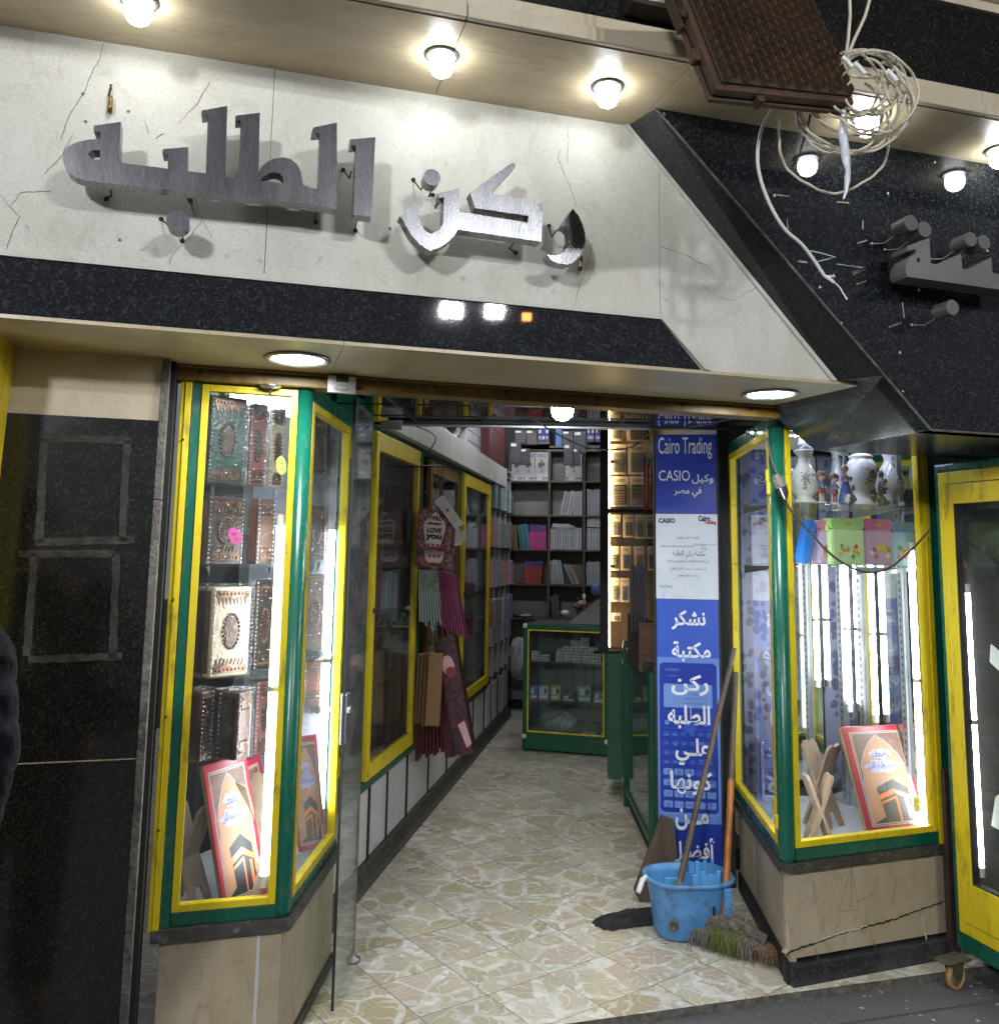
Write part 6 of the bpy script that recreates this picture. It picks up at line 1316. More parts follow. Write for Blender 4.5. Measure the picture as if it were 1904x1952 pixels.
def face_you(lines):
    def f(mb, w_, h_, T):
        P_ = []
        for i in range(24): g = 2 * math.pi * i / 24; r_ = 1 + .08 * math.sin(5 * g); P_.append((w_ * .62 * r_ * math.cos(g), -h_ * lines[0][0] + (h_ * lines[0][1]) * r_ * math.sin(g)))
        mb.sheet(P_, -.0008, 0, T=T)
        for s_, zz, hh, ww in lines[1:]: text(mb, s_, 0, -h_ * zz, -.0016, h=h_ * hh, w=w_ * ww, m=1, bold=.06, T=T)
        zz = lines[-1][1] + lines[-1][2] * .8
        for k in (-1, 0, 1): mb.sheet([(k * .026 + .011 * x, -h_ * zz - .012 + .011 * y) for x, y in ((0, -1), (.9, .1), (.7, .8), (.3, .8), (0, .4), (-.3, .8), (-.7, .8), (-.9, .1))], -.0018, 2, T=T)
    f.mats = PM; return f
giftbag(797, 868, 975, 1083, -.16, 'lower rose printed gift bag reading you with hearts', M_rose, face_you([(.62, .3), ('you', .58, .22, 1.0)]), 2)
giftbag(799, 864, 972, 1050, -.22, 'rose printed gift bag reading I will always love you', M_rose, face_you([(.50, .42), ('I WILL', .20, .11, .75), ('always', .34, .10, .85), ('LOVE', .50, .13, .85), ('you', .68, .16, .95)]), 4)
def tagcard(x0, y0, x1, y1, w_, d, lb, heart=False):
    a = gp(x0, y0, d); b = gp(x1, y1, d); th = Thing('paper_tag', lb, 'tag', GB, 'white tags beside the rose bags'); dx, dz = b[0] - a[0], b[1] - a[1]; l = math.hypot(dx, dz); g = math.atan2(dx, -dz)
    T = tr(a[0], d, a[1]) @ rot('Y', -math.degrees(g)); mb = MB(); mb.prism([(-w_ / 2, -l), (w_ / 2, -l), (w_ / 2, 0), (-w_ / 2, 0)], 0, .006, 0, T=T); th.part('card', mb, bm_((.60, .57, .55)))
    mb = MB()
    for k in range(11): mb.box(-w_ * .38, w_ * .38, -.0006, 0, -l * (.10 + .07 * k), -l * (.115 + .07 * k), 0, 0, T)
    if heart: mb.sheet([(.012 * x, -l * .42 + .012 * y) for x, y in ((0, -1), (.9, .1), (.7, .8), (.3, .8), (0, .4), (-.3, .8), (-.7, .8), (-.9, .1))], -.001, 1, T=T)
    th.part('print', mb, [bm_((.3, .2, .2)), bm_((.5, .04, .04))]); th.done()
tagcard(836, 950, 876, 1004, .055, -.26, 'white lined tag with red heart hanging over the rose bags', True); tagcard(868, 1008, 872, 1040, .05, -.14, 'small white tag behind the rose bags', False); tagcard(878, 1015, 884, 1030, .03, -.10, 'brown cornered tag peeking out right of the rose bags')
STR = mat('striped_paper', (.34, .36, .34), .6, c2=(.10, .18, .14), scale=30, stretch=(6, 1, .1)); MAG = mat('magenta_paper', (.20, .012, .08), .6, c2=(.09, .008, .04), scale=24, stretch=(6, 1, .1)); CHK = mat('checked_paper', (.42, .42, .42), .5, c2=(.04, .04, .04), scale=60)
for i in range(11):
    x = 797 + i * 4.1; c_ = STR if i not in (7, 8) else CHK; y1 = 1185 + rnd.uniform(-8, 20)
    giftbag(x, x + 3.2, 1086 + i * .6, y1, -.20 + i * .006, ORD[i] + ' folded pale striped gift bag from the left under the rose bags', [c_, c_], None, -3 + i * -.8, 'folded striped gift bags', .10, False)
for i in range(8):
    x = 837 + i * 3.6; giftbag(x, x + 2.9, 1088 + i * 1.2, 1196 + i * 3, -.16 + i * .006, ORD[i] + ' folded magenta gift bag from the left under the rose bags', [MAG, MAG], None, -5 - i * .9, 'folded magenta gift bags', .10, False)
KR = mat('kraft_paper', (.27, .155, .07), .7, c2=(.22, .12, .05), scale=6)
for i in range(4): giftbag(797 + i * 7, 806 + i * 8 + (14 if i == 3 else 0), 1247 - i, 1380 - i * 2 + (10 if i > 1 else 0), -.10 - i * .04, ['rearmost kraft bag of the hanging set', 'second kraft bag of the hanging set', 'third kraft bag of the hanging set', 'front plain kraft paper bag with black cord'][i], [KR, KR], None, 2, 'kraft bags on the left wall rack', .03, False)
MRN = mat('maroon_paper', (.10, .006, .02), .4, c2=(.05, .004, .012), scale=20, stretch=(6, 1, .1))
for i in range(9): giftbag(793 + i * 6, 797.5 + i * 6, 1390 - i * 12, 1446 - i * 2 + rnd.uniform(-6, 8), -.06 - i * .008, ORD[i] + ' dark maroon gift bag from the left in the low bundle', [MRN, MRN], None, 1 - i * .7, 'maroon gift bags', .10, False)
M_flor = rosemat('dark_floral_print', (.012, .010, .012), (.16, .015, .04), (.014, .012, .014))
def face_face(mb, w_, h_, T): 
    mb.sheet([(.035 * math.cos(g * .4) - .01, -h_ * .24 + .055 * math.sin(g * .4)) for g in range(16)], -.0008, 0, T=T); mb.sheet([(.03 * math.cos(g * .4), -h_ * .30 + .03 * math.sin(g * .4)) for g in range(16)], -.0011, 1, T=T); mb.sheet([(-.01, -h_ * .75), (.03, -h_ * .72), (.05, -h_ * .92), (.02, -h_ * .95)], -.0008, 0, T=T)
face_face.mats = [bm_((.50, .30, .30)), bm_((.20, .02, .04))]
giftbag(832, 866, 1215, 1440, -.20, 'black gift bag with pink flowers leaning outward', M_flor, face_face, -11, 'dark floral gift bags', .09)
giftbag(826, 842, 1240, 1445, -.14, 'maroon sided gift bag behind the black floral one', MRN, None, -8, 'dark floral gift bags', .06)
th = Thing('wire_rack', 'black wire rack holding the gift bags against the left wall', 'rack', GB)
mb = MB(); zr_ = gp(830, 900)[1]; x1 = gp(850, 900)[0]
for k in range(5): mb.tube([(.0, -.02 - k * .06, zr_ + .03 - k * .006), (x1, -.02 - k * .06, zr_ + .03 - k * .006)], .003, 6)
for k in range(5): mb.tube([(.02 + k * .035, 0, zr_ + .04), (.02 + k * .035, -.28, zr_ + .01)], .0025, 6)
th.part('grid', mb, M_black); mb = MB(); mb.tube([(.01, -.01, zr_ + .06), (.01, -.01, .75)], .006, 8); th.part('post', mb, M_black)
mb = MB()
for k in range(6): x = .03 + k * .03; mb.tube([(x, -.15, zr_ + .02), (x + .004, -.16, zr_ - .04), (x, -.16, zr_ - .12)], .002, 5)
th.part('hook', mb, bm_((.40, .06, .04))); th.done()
# ------------------------------------------------------------------ boxed holy books in the left case
M_gold = mat('dull_gold_stud', (.50, .42, .30), .3, .8); M_silver = mat('silver_stud', (.60, .58, .58), .25, .9)
M_cop = mat('copper_relief', (.22, .13, .09), .35, .6, c2=(.06, .035, .025), scale=60)
M_wrap = glassmat('crinkled_film', (.97, .97, .98), .03, .10, .003)
_b = [n_ for n_ in M_wrap.node_tree.nodes if n_.type == 'BSDF_GLOSSY'][0]; _no = M_wrap.node_tree.nodes.new('ShaderNodeTexNoise'); _no.inputs['Scale'].default_value = 14; _no.inputs['Distortion'].default_value = 1.5; _bp = M_wrap.node_tree.nodes.new('ShaderNodeBump'); _bp.inputs['Strength'].default_value = 1; _bp.inputs['Distance'].default_value = .02
M_wrap.node_tree.links.new(_no.outputs[0], _bp.inputs['Height']); M_wrap.node_tree.links.new(_bp.outputs[0], _b.inputs['Normal'])
def leather(n_, c, c2): return mat(n_, c, .38, c2=c2, scale=12, bump=.4, bscale=70)
LE = dict(green=leather('green_leather', (.018, .06, .045), (.01, .03, .025)), red=leather('oxblood_leather', (.20, .07, .07), (.12, .04, .04)), cream=leather('cream_leather', (.46, .37, .27), (.38, .30, .21)), brown=leather('brown_leather', (.10, .05, .035), (.05, .03, .02)), tan=leather('russet_leather', (.26, .08, .03), (.18, .055, .02)), dark=leather('black_brown_leather', (.045, .03, .025), (.025, .018, .015)))
def holybox(fr, x, z_, d, w_, h_, t_, face, side, lb, medal=True, turn=0, film=True, scr=True):
    th = Thing('book_box', lb, 'book box', fr.M @ tr(x, d, z_ + .001) @ rot('Z', turn), 'studded holy book boxes')
    mb = MB(); mb.box(0, w_, 0, t_, 0, h_, 0, .006); mb.box(-.0015, .0, .012, t_ - .012, .012, h_ - .012, 1); mb.box(w_, w_ + .0015, .012, t_ - .012, .012, h_ - .012, 1); mb.box(-.001, w_ + .001, t_ * .32, t_ * .36, -.000, h_ + .001, 2); th.part('case', mb, [LE[face], LE[side], LE['dark']])
    mb = MB(); n_ = int(h_ / .013)
    for k in range(n_):
        for xx in (.006, w_ - .006): mb.ball((xx, -.001, h_ * (k + .5) / n_), .0036, 6)
        mb.ball((-.001, t_ - .012, h_ * (k + .5) / n_), .003, 6)
    for xx, zz in ((.3, .2), (.75, .22), (.28, .78), (.72, .8), (.5, .12), (.5, .88), (.85, .5)): mb.ball((w_ * xx, -.001, h_ * zz), .004, 6)
    p = th.part('stud_border', mb, M_silver); p['kind'] = 'stuff'
    mb = MB(); 
    for z0, sg_ in ((.0, 1), (h_, -1)):
        mb.box(.012, w_ - .012, -.003, -.0003, z0 + sg_ * .012 if sg_ > 0 else z0 - .034, z0 + .034 if sg_ > 0 else z0 - .012, 0, .001)
        n2 = 8
        for k in range(n2): xx = .016 + (w_ - .032) * (k + .5) / n2; mb.prism([(xx - .006, z0 + sg_ * .034), (xx + .006, z0 + sg_ * .034), (xx, z0 + sg_ * .056)][::sg_], -.003, -.0003); mb.ball((xx, -.002, z0 + sg_ * .022), .005, 6)
    th.part('lace_relief', mb, M_cop)
    if medal:
        mb = MB(); cx_, cz_ = w_ * .5, h_ * .5; a_, b_ = w_ * .21, h_ * .19
        for k in range(24): g = 2 * math.pi * k / 24; mb.ball((cx_ + a_ * math.cos(g), -.002, cz_ + b_ * math.sin(g)), .0052, 8)
        mb.prism([(cx_ + a_ * .84 * math.cos(g * .3), cz_ + b_ * .84 * math.sin(g * .3)) for g in range(21)], -.003, -.0005, 1)
        if scr:
            text(mb, ar('القرآن'.replace('\u0622', '\u0627')), cx_, cz_ + b_ * .25, -.0045, w=a_ * 1.2, h=b_ * .6, m=0, bold=.03); text(mb, ar('الكريم'), cx_, cz_ - b_ * .35, -.0045, w=a_ * 1.2, h=b_ * .55, m=0, bold=.03)
        th.part('medallion', mb, [M_cop, LE['dark']])
    if film:
        mb = MB(); mb.box(-.008, w_ + .008, -.009, t_ + .006, -.0, h_ + .008); th.part('plastic_film', mb, M_wrap)
    return th.done()
def pxbox(x0, x1, y0, y1, d, t_, face, side, lb, z=None, **k):
    a, zt_ = L.px(x0, y0, d); b, zb_ = L.px(x1, y1, d); z_ = zb_ if z is None else z
    return holybox(L, a, z_, d, b - a, zt_ - z_, t_, face, side, lb, **k)
def cbox(x0, xc, x1, y0, y1, d, th_, face, side, lb, z, **k):
    s0 = L.sx(x0, y0, d); c_, zt_ = L.px(xc, y0, d); s1_ = L.sx(x1, y0, d); g = R(th_)
    return holybox(L, c_, z, d, (s1_ - c_) / math.cos(g), zt_ - z, min((c_ - s0) / math.sin(g), .16), face, side, lb, turn=th_, **k)
cbox(388, 404, 473, 752, 918, .03, 24, 'green', 'dark', 'tall green studded book box on the top shelf', SH[0])
cbox(474, 480, 513, 768, 930, .12, 24, 'red', 'dark', 'oxblood studded book box behind the green one', SH[0])
cbox(514, 519, 548, 778, 930, .20, 24, 'cream', 'brown', 'cream studded book box with yellow price tag', SH[0])
cbox(372, 400, 468, 945, 1072, .02, 30, 'dark', 'tan', 'dark book box with pink price tag on the second shelf', SH[1])
cbox(474, 493, 528, 950, 1072, .09, 32, 'brown', 'tan', 'brown book box with russet spine on the second shelf', SH[1], medal=False)
cbox(366, 408, 481, 1120, 1279, .02, 36, 'cream', 'brown', 'large cream book box with copper medallion on the third shelf', SH[2])
cbox(482, 490, 527, 1108, 1268, .19, 30, 'dark', 'dark', 'black brown book box behind the large cream one', SH[2])
cbox(356, 386, 408, 1320, 1437, .0, 55, 'brown', 'dark', 'small brown book box with gold relief on the short shelf', SH[3])
cbox(414, 456, 481, 1322, 1434, -.005, 58, 'brown', 'dark', 'small dark brown book box wrapped in film on the short shelf', SH[3], medal=False)
pxbox(490, 528, 1300, 1440, .26, .08, 'red', 'brown', 'oxblood book box deep in the case below the third shelf', None, turn=20)
for x0, x1, y0, y1, f_, sd, lb in ((594, 622, 770, 905, 'brown', 'dark', 'brown book box seen through the side pane, top shelf'), (588, 620, 965, 1068, 'brown', 'tan', 'brown book box seen through the side pane, second shelf'), (584, 616, 1095, 1240, 'brown', 'dark', 'dark book box in film seen through the side pane'), (580, 612, 1262, 1345, 'tan', 'brown', 'russet book box seen through the side pane, low shelf')):
    pxbox(x0, x1, y0, y1, .565, .04, f_, sd, lb, None, medal=f_ == 'brown')
    shelf(L, L.sx(578, y1, .56), L.sx(626, y1, .56), .44, .62, L.zy(x0, y1, .565) - .001, 'glass shelf at the aisle end under the ' + lb.split(' seen')[0].split(' in film')[0] + ['', ' on top', ' second'][0 if 'low' in lb or 'film' in lb else 1 if 'top' in lb else 2])
def pricetag(fr, x, y, d, w_, h_, c, lb, tilt=0, txt='٦٥'):
    a = fr.px(x, y, d); th = Thing('price_tag', lb, 'price tag', fr, 'paper price tags in the cases'); T = tr(a[0], d, a[1]) @ rot('Y', tilt)
    P_ = [(0, -.5), (.28, -.42), (.46, -.25), (.42, .2), (.2, .42), (0, .5), (-.3, .38), (-.45, .2), (-.42, -.25), (-.22, -.42)]
    mb = MB(); mb.prism([(x_ * w_, z_ * h_) for x_, z_ in P_], -.001, 0, 0, T=T); th.part('tag', mb, mat('tag_' + lb[:6], c, .6)); mb = MB(); text(mb, txt, 0, h_ * .12, -.0018, h=h_ * .16, T=T, bold=.02); text(mb, '٢٥' if txt != '٢٥' else '٩', 0, -h_ * .18, -.0018, h=h_ * .14, T=T, bold=.02); th.part('handwriting', mb, M_ink); th.done()
pricetag(L, 536, 887, .045, .036, .064, (.55, .68, .10), 'lime green price tag on the cream box', -6)
pricetag(L, 448, 1022, .028, .042, .062, (.85, .12, .42), 'pink price tag across the dark box', -26, '٢٥')
pricetag(L, 535, 986, .045, .024, .028, (.82, .10, .38), 'small pink price tag beside the tube', -20, '٩')
# picture book boxes with the black cube
PB = [mat('rose_red_board', (.30, .02, .045), .3), mat('mottled_brown_print', (.09, .045, .035), .5, c2=(.18, .10, .08), scale=40), mat('sand_print', (.38, .19, .10), .5, c2=(.36, .17, .09), scale=14), mat('cube_black', (.018, .018, .022), .5), mat('orange_print', (.62, .16, .05), .35), mat('lilac_print', (.36, .34, .52), .5), mat('blue_script', (.08, .08, .35), .5), mat('silver_line', (.55, .50, .45), .4), mat('case_board2', (.30, .24, .12), .5)]
def bigbook(M, w_, h_, t_, lb, board=0):
    th = Thing('holy_book', lb, 'book', M, 'large red bordered holy books')
    mb = MB(); mb.box(0, w_, 0, t_, 0, h_, 0, .004); mb.box(-.0008, .001, .004, t_ - .004, .003, h_ - .003, 8); th.part('cover_board', mb, PB)
    mb = MB(); y = -.0007
    def bx_(a, b, c, d, m, k=1): mb.sheet([(a * w_, b * h_), (c * w_, b * h_), (c * w_, d * h_), (a * w_, d * h_)], y * k, m)
    bx_(.09, .05, .91, .94, 7); bx_(.10, .056, .90, .934, 1, 1.5); bx_(.115, .065, .885, .925, 7, 2); bx_(.122, .07, .878, .92, 1, 2.5)
    arch = [(.13, .07), (.87, .07), (.87, .45), (.84, .52), (.85, .60), (.78, .70), (.70, .78), (.62, .84), (.5, .90), (.38, .84), (.30, .78), (.22, .70), (.15, .60), (.16, .52), (.13, .45)]
    mb.sheet([(.5 + (a - .5) * 1.03, .005 + b * 1.006) for a, b in arch][0:0] or [(w_ * (.5 + (a - .5) * 1.02), h_ * (b + .008 if b > .1 else b)) for a, b in arch], y * 3, 5); mb.sheet([(w_ * a, h_ * b) for a, b in arch], y * 3.5, 2)
    for zz, ww, hh in ((.72, .36, .10), (.60, .56, .13)):
        mb.sheet([(w_ * (.5 + ww * .5 * math.cos(g * .35) * (1 + .15 * math.sin(g * 2.3))), h_ * (zz + hh * .5 * math.sin(g * .35) * (1 + .15 * math.cos(g * 3.1)))) for g in range(18)], y * 4, 5)
    mb.sheet([(w_ * a, h_ * b) for a, b in ((.30, .40), (.58, .47), (.80, .38), (.80, .20), (.86, .10), (.86, .075), (.14, .075), (.34, .13))], y * 4.2, 3)
    mb.sheet([(w_ * a, h_ * b) for a, b in ((.31, .33), (.56, .38), (.80, .31), (.80, .27), (.56, .335), (.31, .285))], y * 4.6, 4); mb.sheet([(w_ * a, h_ * b) for a, b in ((.33, .265), (.56, .31), (.59, .31), (.59, .075), (.56, .075), (.56, .29), (.33, .245))][::-1], y * 4.6, 4); mb.sheet([(w_ * a, h_ * b) for a, b in ((.70, .10), (.76, .11), (.76, .27), (.70, .28))], y * 4.8, 4)
    p = th.part('cover_picture', mb, PB)
    mb = MB(); text(mb, ar('مصحف'), w_ * .5, h_ * .72, y * 5, w=w_ * .28, h=h_ * .07, m=6, bold=.02); text(mb, ar('التجويد وقيام الليل'), w_ * .5, h_ * .60, y * 5, w=w_ * .5, h=h_ * .09, m=6, bold=.02)
    th.part('title_script', mb, PB); return th.done()
def quadM(fr, bl, br, tl, d, lean, yaw=0):
    a = fr.px(*bl, d); b = fr.px(*br, d); c = fr.px(*tl, d); w_ = math.dist(a, b); g = math.atan2(b[1] - a[1], b[0] - a[0])
    return a, w_, g
# right case: book leaning, corners traced at the floor of the case
a = RC.px(*R8(1218, 905), .10); b = RC.px(*R8(1545, 872), .10); t1 = RC.px(*R8(1015, 345), .24); t2 = RC.px(*R8(1365, 312), .24)
X_ = Vector((b[0] - a[0], 0, b[1] - a[1])); Zv = Vector((t1[0] - a[0], .14, t1[1] - a[1])); w_ = X_.length; h_ = Zv.length; X_.normalize(); Zv = (Zv - X_ * Zv.dot(X_)).normalized(); Yv = Zv.cross(X_)
MBk = Matrix(((X_.x, Yv.x, Zv.x, a[0]), (X_.y, Yv.y, Zv.y, .10), (X_.z, Yv.z, Zv.z, a[1]), (0, 0, 0, 1)))
bigbook(RC.M @ MBk, w_, h_ * .98, .022, 'large red bordered holy book with yellow tag leaning in the right case')
pricetag(RC, R8(1478, 752)[0], R8(1478, 752)[1], .085, .05, .068, (.62, .52, .14), 'yellow price tag on the large red bordered book', 0, '٩٩')
# left case: two
a = L.px(430, 1702, .05); c = L.px(372, 1448, .12)
MB1 = L.M @ tr(a[0], .05, ZC + .008) @ rot('Z', 28) @ rot('Y', -9) @ rot('X', -8)
bigbook(MB1, .15, c[1] - ZC - .01, .028, 'red edged holy book leaning at the front of the left case')
a = L.px(572, 1570, .50); MB2 = L.M @ tr(a[0], .50, ZC + .03) @ rot('Y', -7) @ rot('X', -8)
bigbook(MB2, .10, .40, .02, 'red edged holy book seen through the aisle pane of the left case')
bigbook(L.M @ tr(-.115, .17, ZC + .01) @ rot('Z', 34) @ rot('Y', -14) @ rot('X', -10), .17, .40, .02, 'second red edged holy book leaning behind the wooden stand')
M_stand = mat('carved_wood', (.34, .25, .18), .55, c2=(.24, .17, .12), scale=18, stretch=(1, 1, .15), bump=.3)
def bookstand(M, lb, s_=1):
    th = Thing('folding_book_stand', lb, 'book stand', M, 'wooden folding book stands')
    for sg_, nm in ((1, 'leaf'), (-1, 'leaf')):
        mb = MB(); P_ = [(-.06, 0), (-.035, .0), (-.02, .06), (.02, .06), (.035, 0), (.06, 0), (.055, .10), (.05, .2), (.055, .34), (.03, .36), (0, .35), (-.03, .36), (-.055, .34), (-.05, .2), (-.055, .10)]
        mb.prism([(a * s_, b * s_) for a, b in P_], -.006, .006, T=tr(0, sg_ * .002 - sg_ * .06 * s_, 0) @ rot('X', sg_ * -20)); th.part(nm, mb, M_stand)
    return th.done()
a = L.px(480, 1560, .20); bookstand(L.M @ tr(a[0] + .01, .16, ZC + .01) @ rot('Z', -30) @ rot('Y', -10), 'wooden folding stand leaning behind the red edged book', 1.1)
a = L.px(380, 1640, .10); bookstand(L.M @ tr(-.30, .16, ZC + .01) @ rot('Z', 60), 'wooden folding stand at the left wall of the left case', .9)
a = RC.px(*R8(960, 900), .14); bookstand(RC.M @ tr(a[0], .14, ZG + .006) @ rot('Z', 70), 'wooden folding stand left of the large book in the right case', .78)
a = RC.px(*R8(960, 620), .30); bookstand(RC.M @ tr(a[0] + .05, .34, ZG + .006) @ rot('Z', 20), 'second wooden folding stand farther back in the right case', 1.0)
th = Thing('framed_verse', 'small black framed verse with silver script behind the side pane', 'frame', RS); a = RS.px(1442, 1520, .10)
mb = MB(); frame_rect(mb, a[0] - .02, a[0] + .12, ZG + .01, ZG + .27, .012, .10, .115); th.part('frame', mb, M_silver); mb = MB(); mb.box(a[0] - .01, a[0] + .11, .108, .112, ZG + .02, ZG + .26); th.part('panel', mb, M_black); mb = MB(); text(mb, ar('بسم الله'.replace('\u0622', 'ا')), a[0] + .05, ZG + .14, .1065, w=.08, h=.08); th.part('script', mb, M_silver); th.done()
# ------------------------------------------------------------------ vases, figurines, pencil cases
def Z9(u, v): return (1479.6 + u / 5.638, 755.6 + v / 5.638)
M_por = mat('white_porcelain', (.72, .69, .70), .18, coat=.5); M_leaf = [mat('painted_green', (.16, .17, .08), .5), mat('painted_pink', (.45, .22, .24), .5), mat('painted_blue', (.22, .24, .45), .5), mat('painted_brown', (.16, .10, .07), .5)]
zs1 = SR[0]
def vase(u, d, prof, lb, lamp=False, vb=1165, flowers=(), cable=True):
    x = RC.sx(*Z9(u, vb), d); k = 1 / 5.638 / 1688 * (RC.at(x, d, 0).y); th = Thing('vase', lb, 'vase', RC, 'white painted vases in the right case')
    mb = MB(); mb.lathe([(max(r_ * k, .0002), (vb - v) * k) for r_, v in prof], (x, d, zs1 + .001), 36); th.part('body', mb, M_por)
    ztop = zs1 + (vb - prof[-1][1]) * k
    if lamp:
        mb = MB(); mb.lathe([(.012, -.01), (.014, .02), (.020, .022), (.022, .035), (.017, .04), (.017, .062), (.0002, .064)], (x, d, ztop), 20); th.part('lamp_socket', mb, M_plast)
    if cable:
        mb = MB(); mb.tube([(x - .02, d, ztop + .004), (x - .005, d - .02, ztop + .022), (x + .03, d - .02, ztop + .012), (x + .04, d, ztop - .03), (x + .038, d + .01, ztop - .10)], .0035, 8); th.part('cable', mb, M_plast)
    mb = MB(); q_ = random.Random(int(u))
    for (fu, fv, n_, sp) in flowers:
        for i in range(n_):
            uu = fu + q_.gauss(0, sp); vv = fv + q_.gauss(0, sp * 1.2); rr = None
            for j in range(len(prof) - 1):
                (r0, v0), (r1, v1) = prof[j], prof[j + 1]
                if min(v0, v1) <= vv <= max(v0, v1) and v0 != v1: rr = r0 + (r1 - r0) * (vv - v0) / (v1 - v0)
            if not rr or abs(uu - u) > rr * .9: continue
            dx = (uu - u) * k; yy = -math.sqrt(max((rr * k) ** 2 - dx * dx, 0)) - .0006; g = math.atan2(dx, -yy)
            T = tr(x + dx, d + yy, zs1 + (vb - vv) * k) @ rot('Z', math.degrees(g) * -1 * -1) @ rot('Y', q_.uniform(0, 180)); a_, b_ = q_.uniform(.0018, .0035), q_.uniform(.003, .007)
            mb.sheet([(a_ * math.cos(t_ * 1.05), b_ * math.sin(t_ * 1.05)) for t_ in range(6)], 0, q_.choice((0, 0, 1, 2, 3)), T=T)
    th.part('painted_flowers', mb, M_leaf); return th.done()
vase(305, .17, [(0, 1165), (135, 1165), (135, 1150), (85, 1110), (80, 1085), (125, 1040), (146, 970), (140, 900), (110, 820), (75, 750), (58, 715), (62, 700), (52, 680), (52, 660), (62, 650), (70, 640), (100, 600), (105, 588), (95, 582), (60, 590)], 'bottle shaped white vase lamp at the left of the upper shelf', True, 1165, [(235, 880, 60, 26), (215, 1000, 16, 14), (330, 860, 14, 18)])
vase(925, .20, [(0, 1165), (135, 1165), (130, 1130), (100, 1090), (75, 1060), (85, 1000), (120, 950), (150, 880), (165, 800), (160, 730), (130, 670), (110, 650), (128, 630), (130, 622), (90, 600), (40, 585), (0, 582)], 'broad white urn with painted roses in the middle of the upper shelf', False, 1165, [(950, 820, 90, 40), (1020, 760, 24, 20), (890, 900, 20, 18)])
vase(1235, .22, [(0, 1175), (120, 1175), (118, 1160), (70, 1120), (75, 1080), (140, 1000), (155, 940), (140, 850), (105, 750), (66, 690), (56, 660), (64, 645), (60, 630), (72, 600), (105, 565), (100, 560), (60, 570)], 'white bottle vase with painted bird at the right of the upper shelf', False, 1175, [(1240, 830, 60, 34), (1300, 930, 30, 22)])
vase(655, .50, [(0, 1140), (60, 1140), (62, 1000), (58, 800), (45, 640), (38, 600), (20, 575)], 'slender white vase standing far behind the figurines', True, 1140)
FM = dict(skin=mat('figurine_skin', (.62, .42, .34), .3), brown=mat('figurine_hair', (.13, .07, .05), .4), blond=mat('figurine_blond', (.38, .24, .12), .4), blue=mat('figurine_blue', (.04, .09, .32), .3), lil=mat('figurine_lilac', (.42, .30, .48), .3), red=mat('figurine_red', (.22, .02, .05), .3), navy=mat('figurine_navy', (.10, .12, .28), .3), white=mat('figurine_white', (.66, .64, .64), .3), green=mat('figurine_green', (.04, .12, .06), .4), rock=mat('figurine_rock', (.09, .075, .05), .6, c2=(.22, .18, .12), scale=120, bump=1), orange=mat('figurine_peach', (.50, .28, .16), .4))
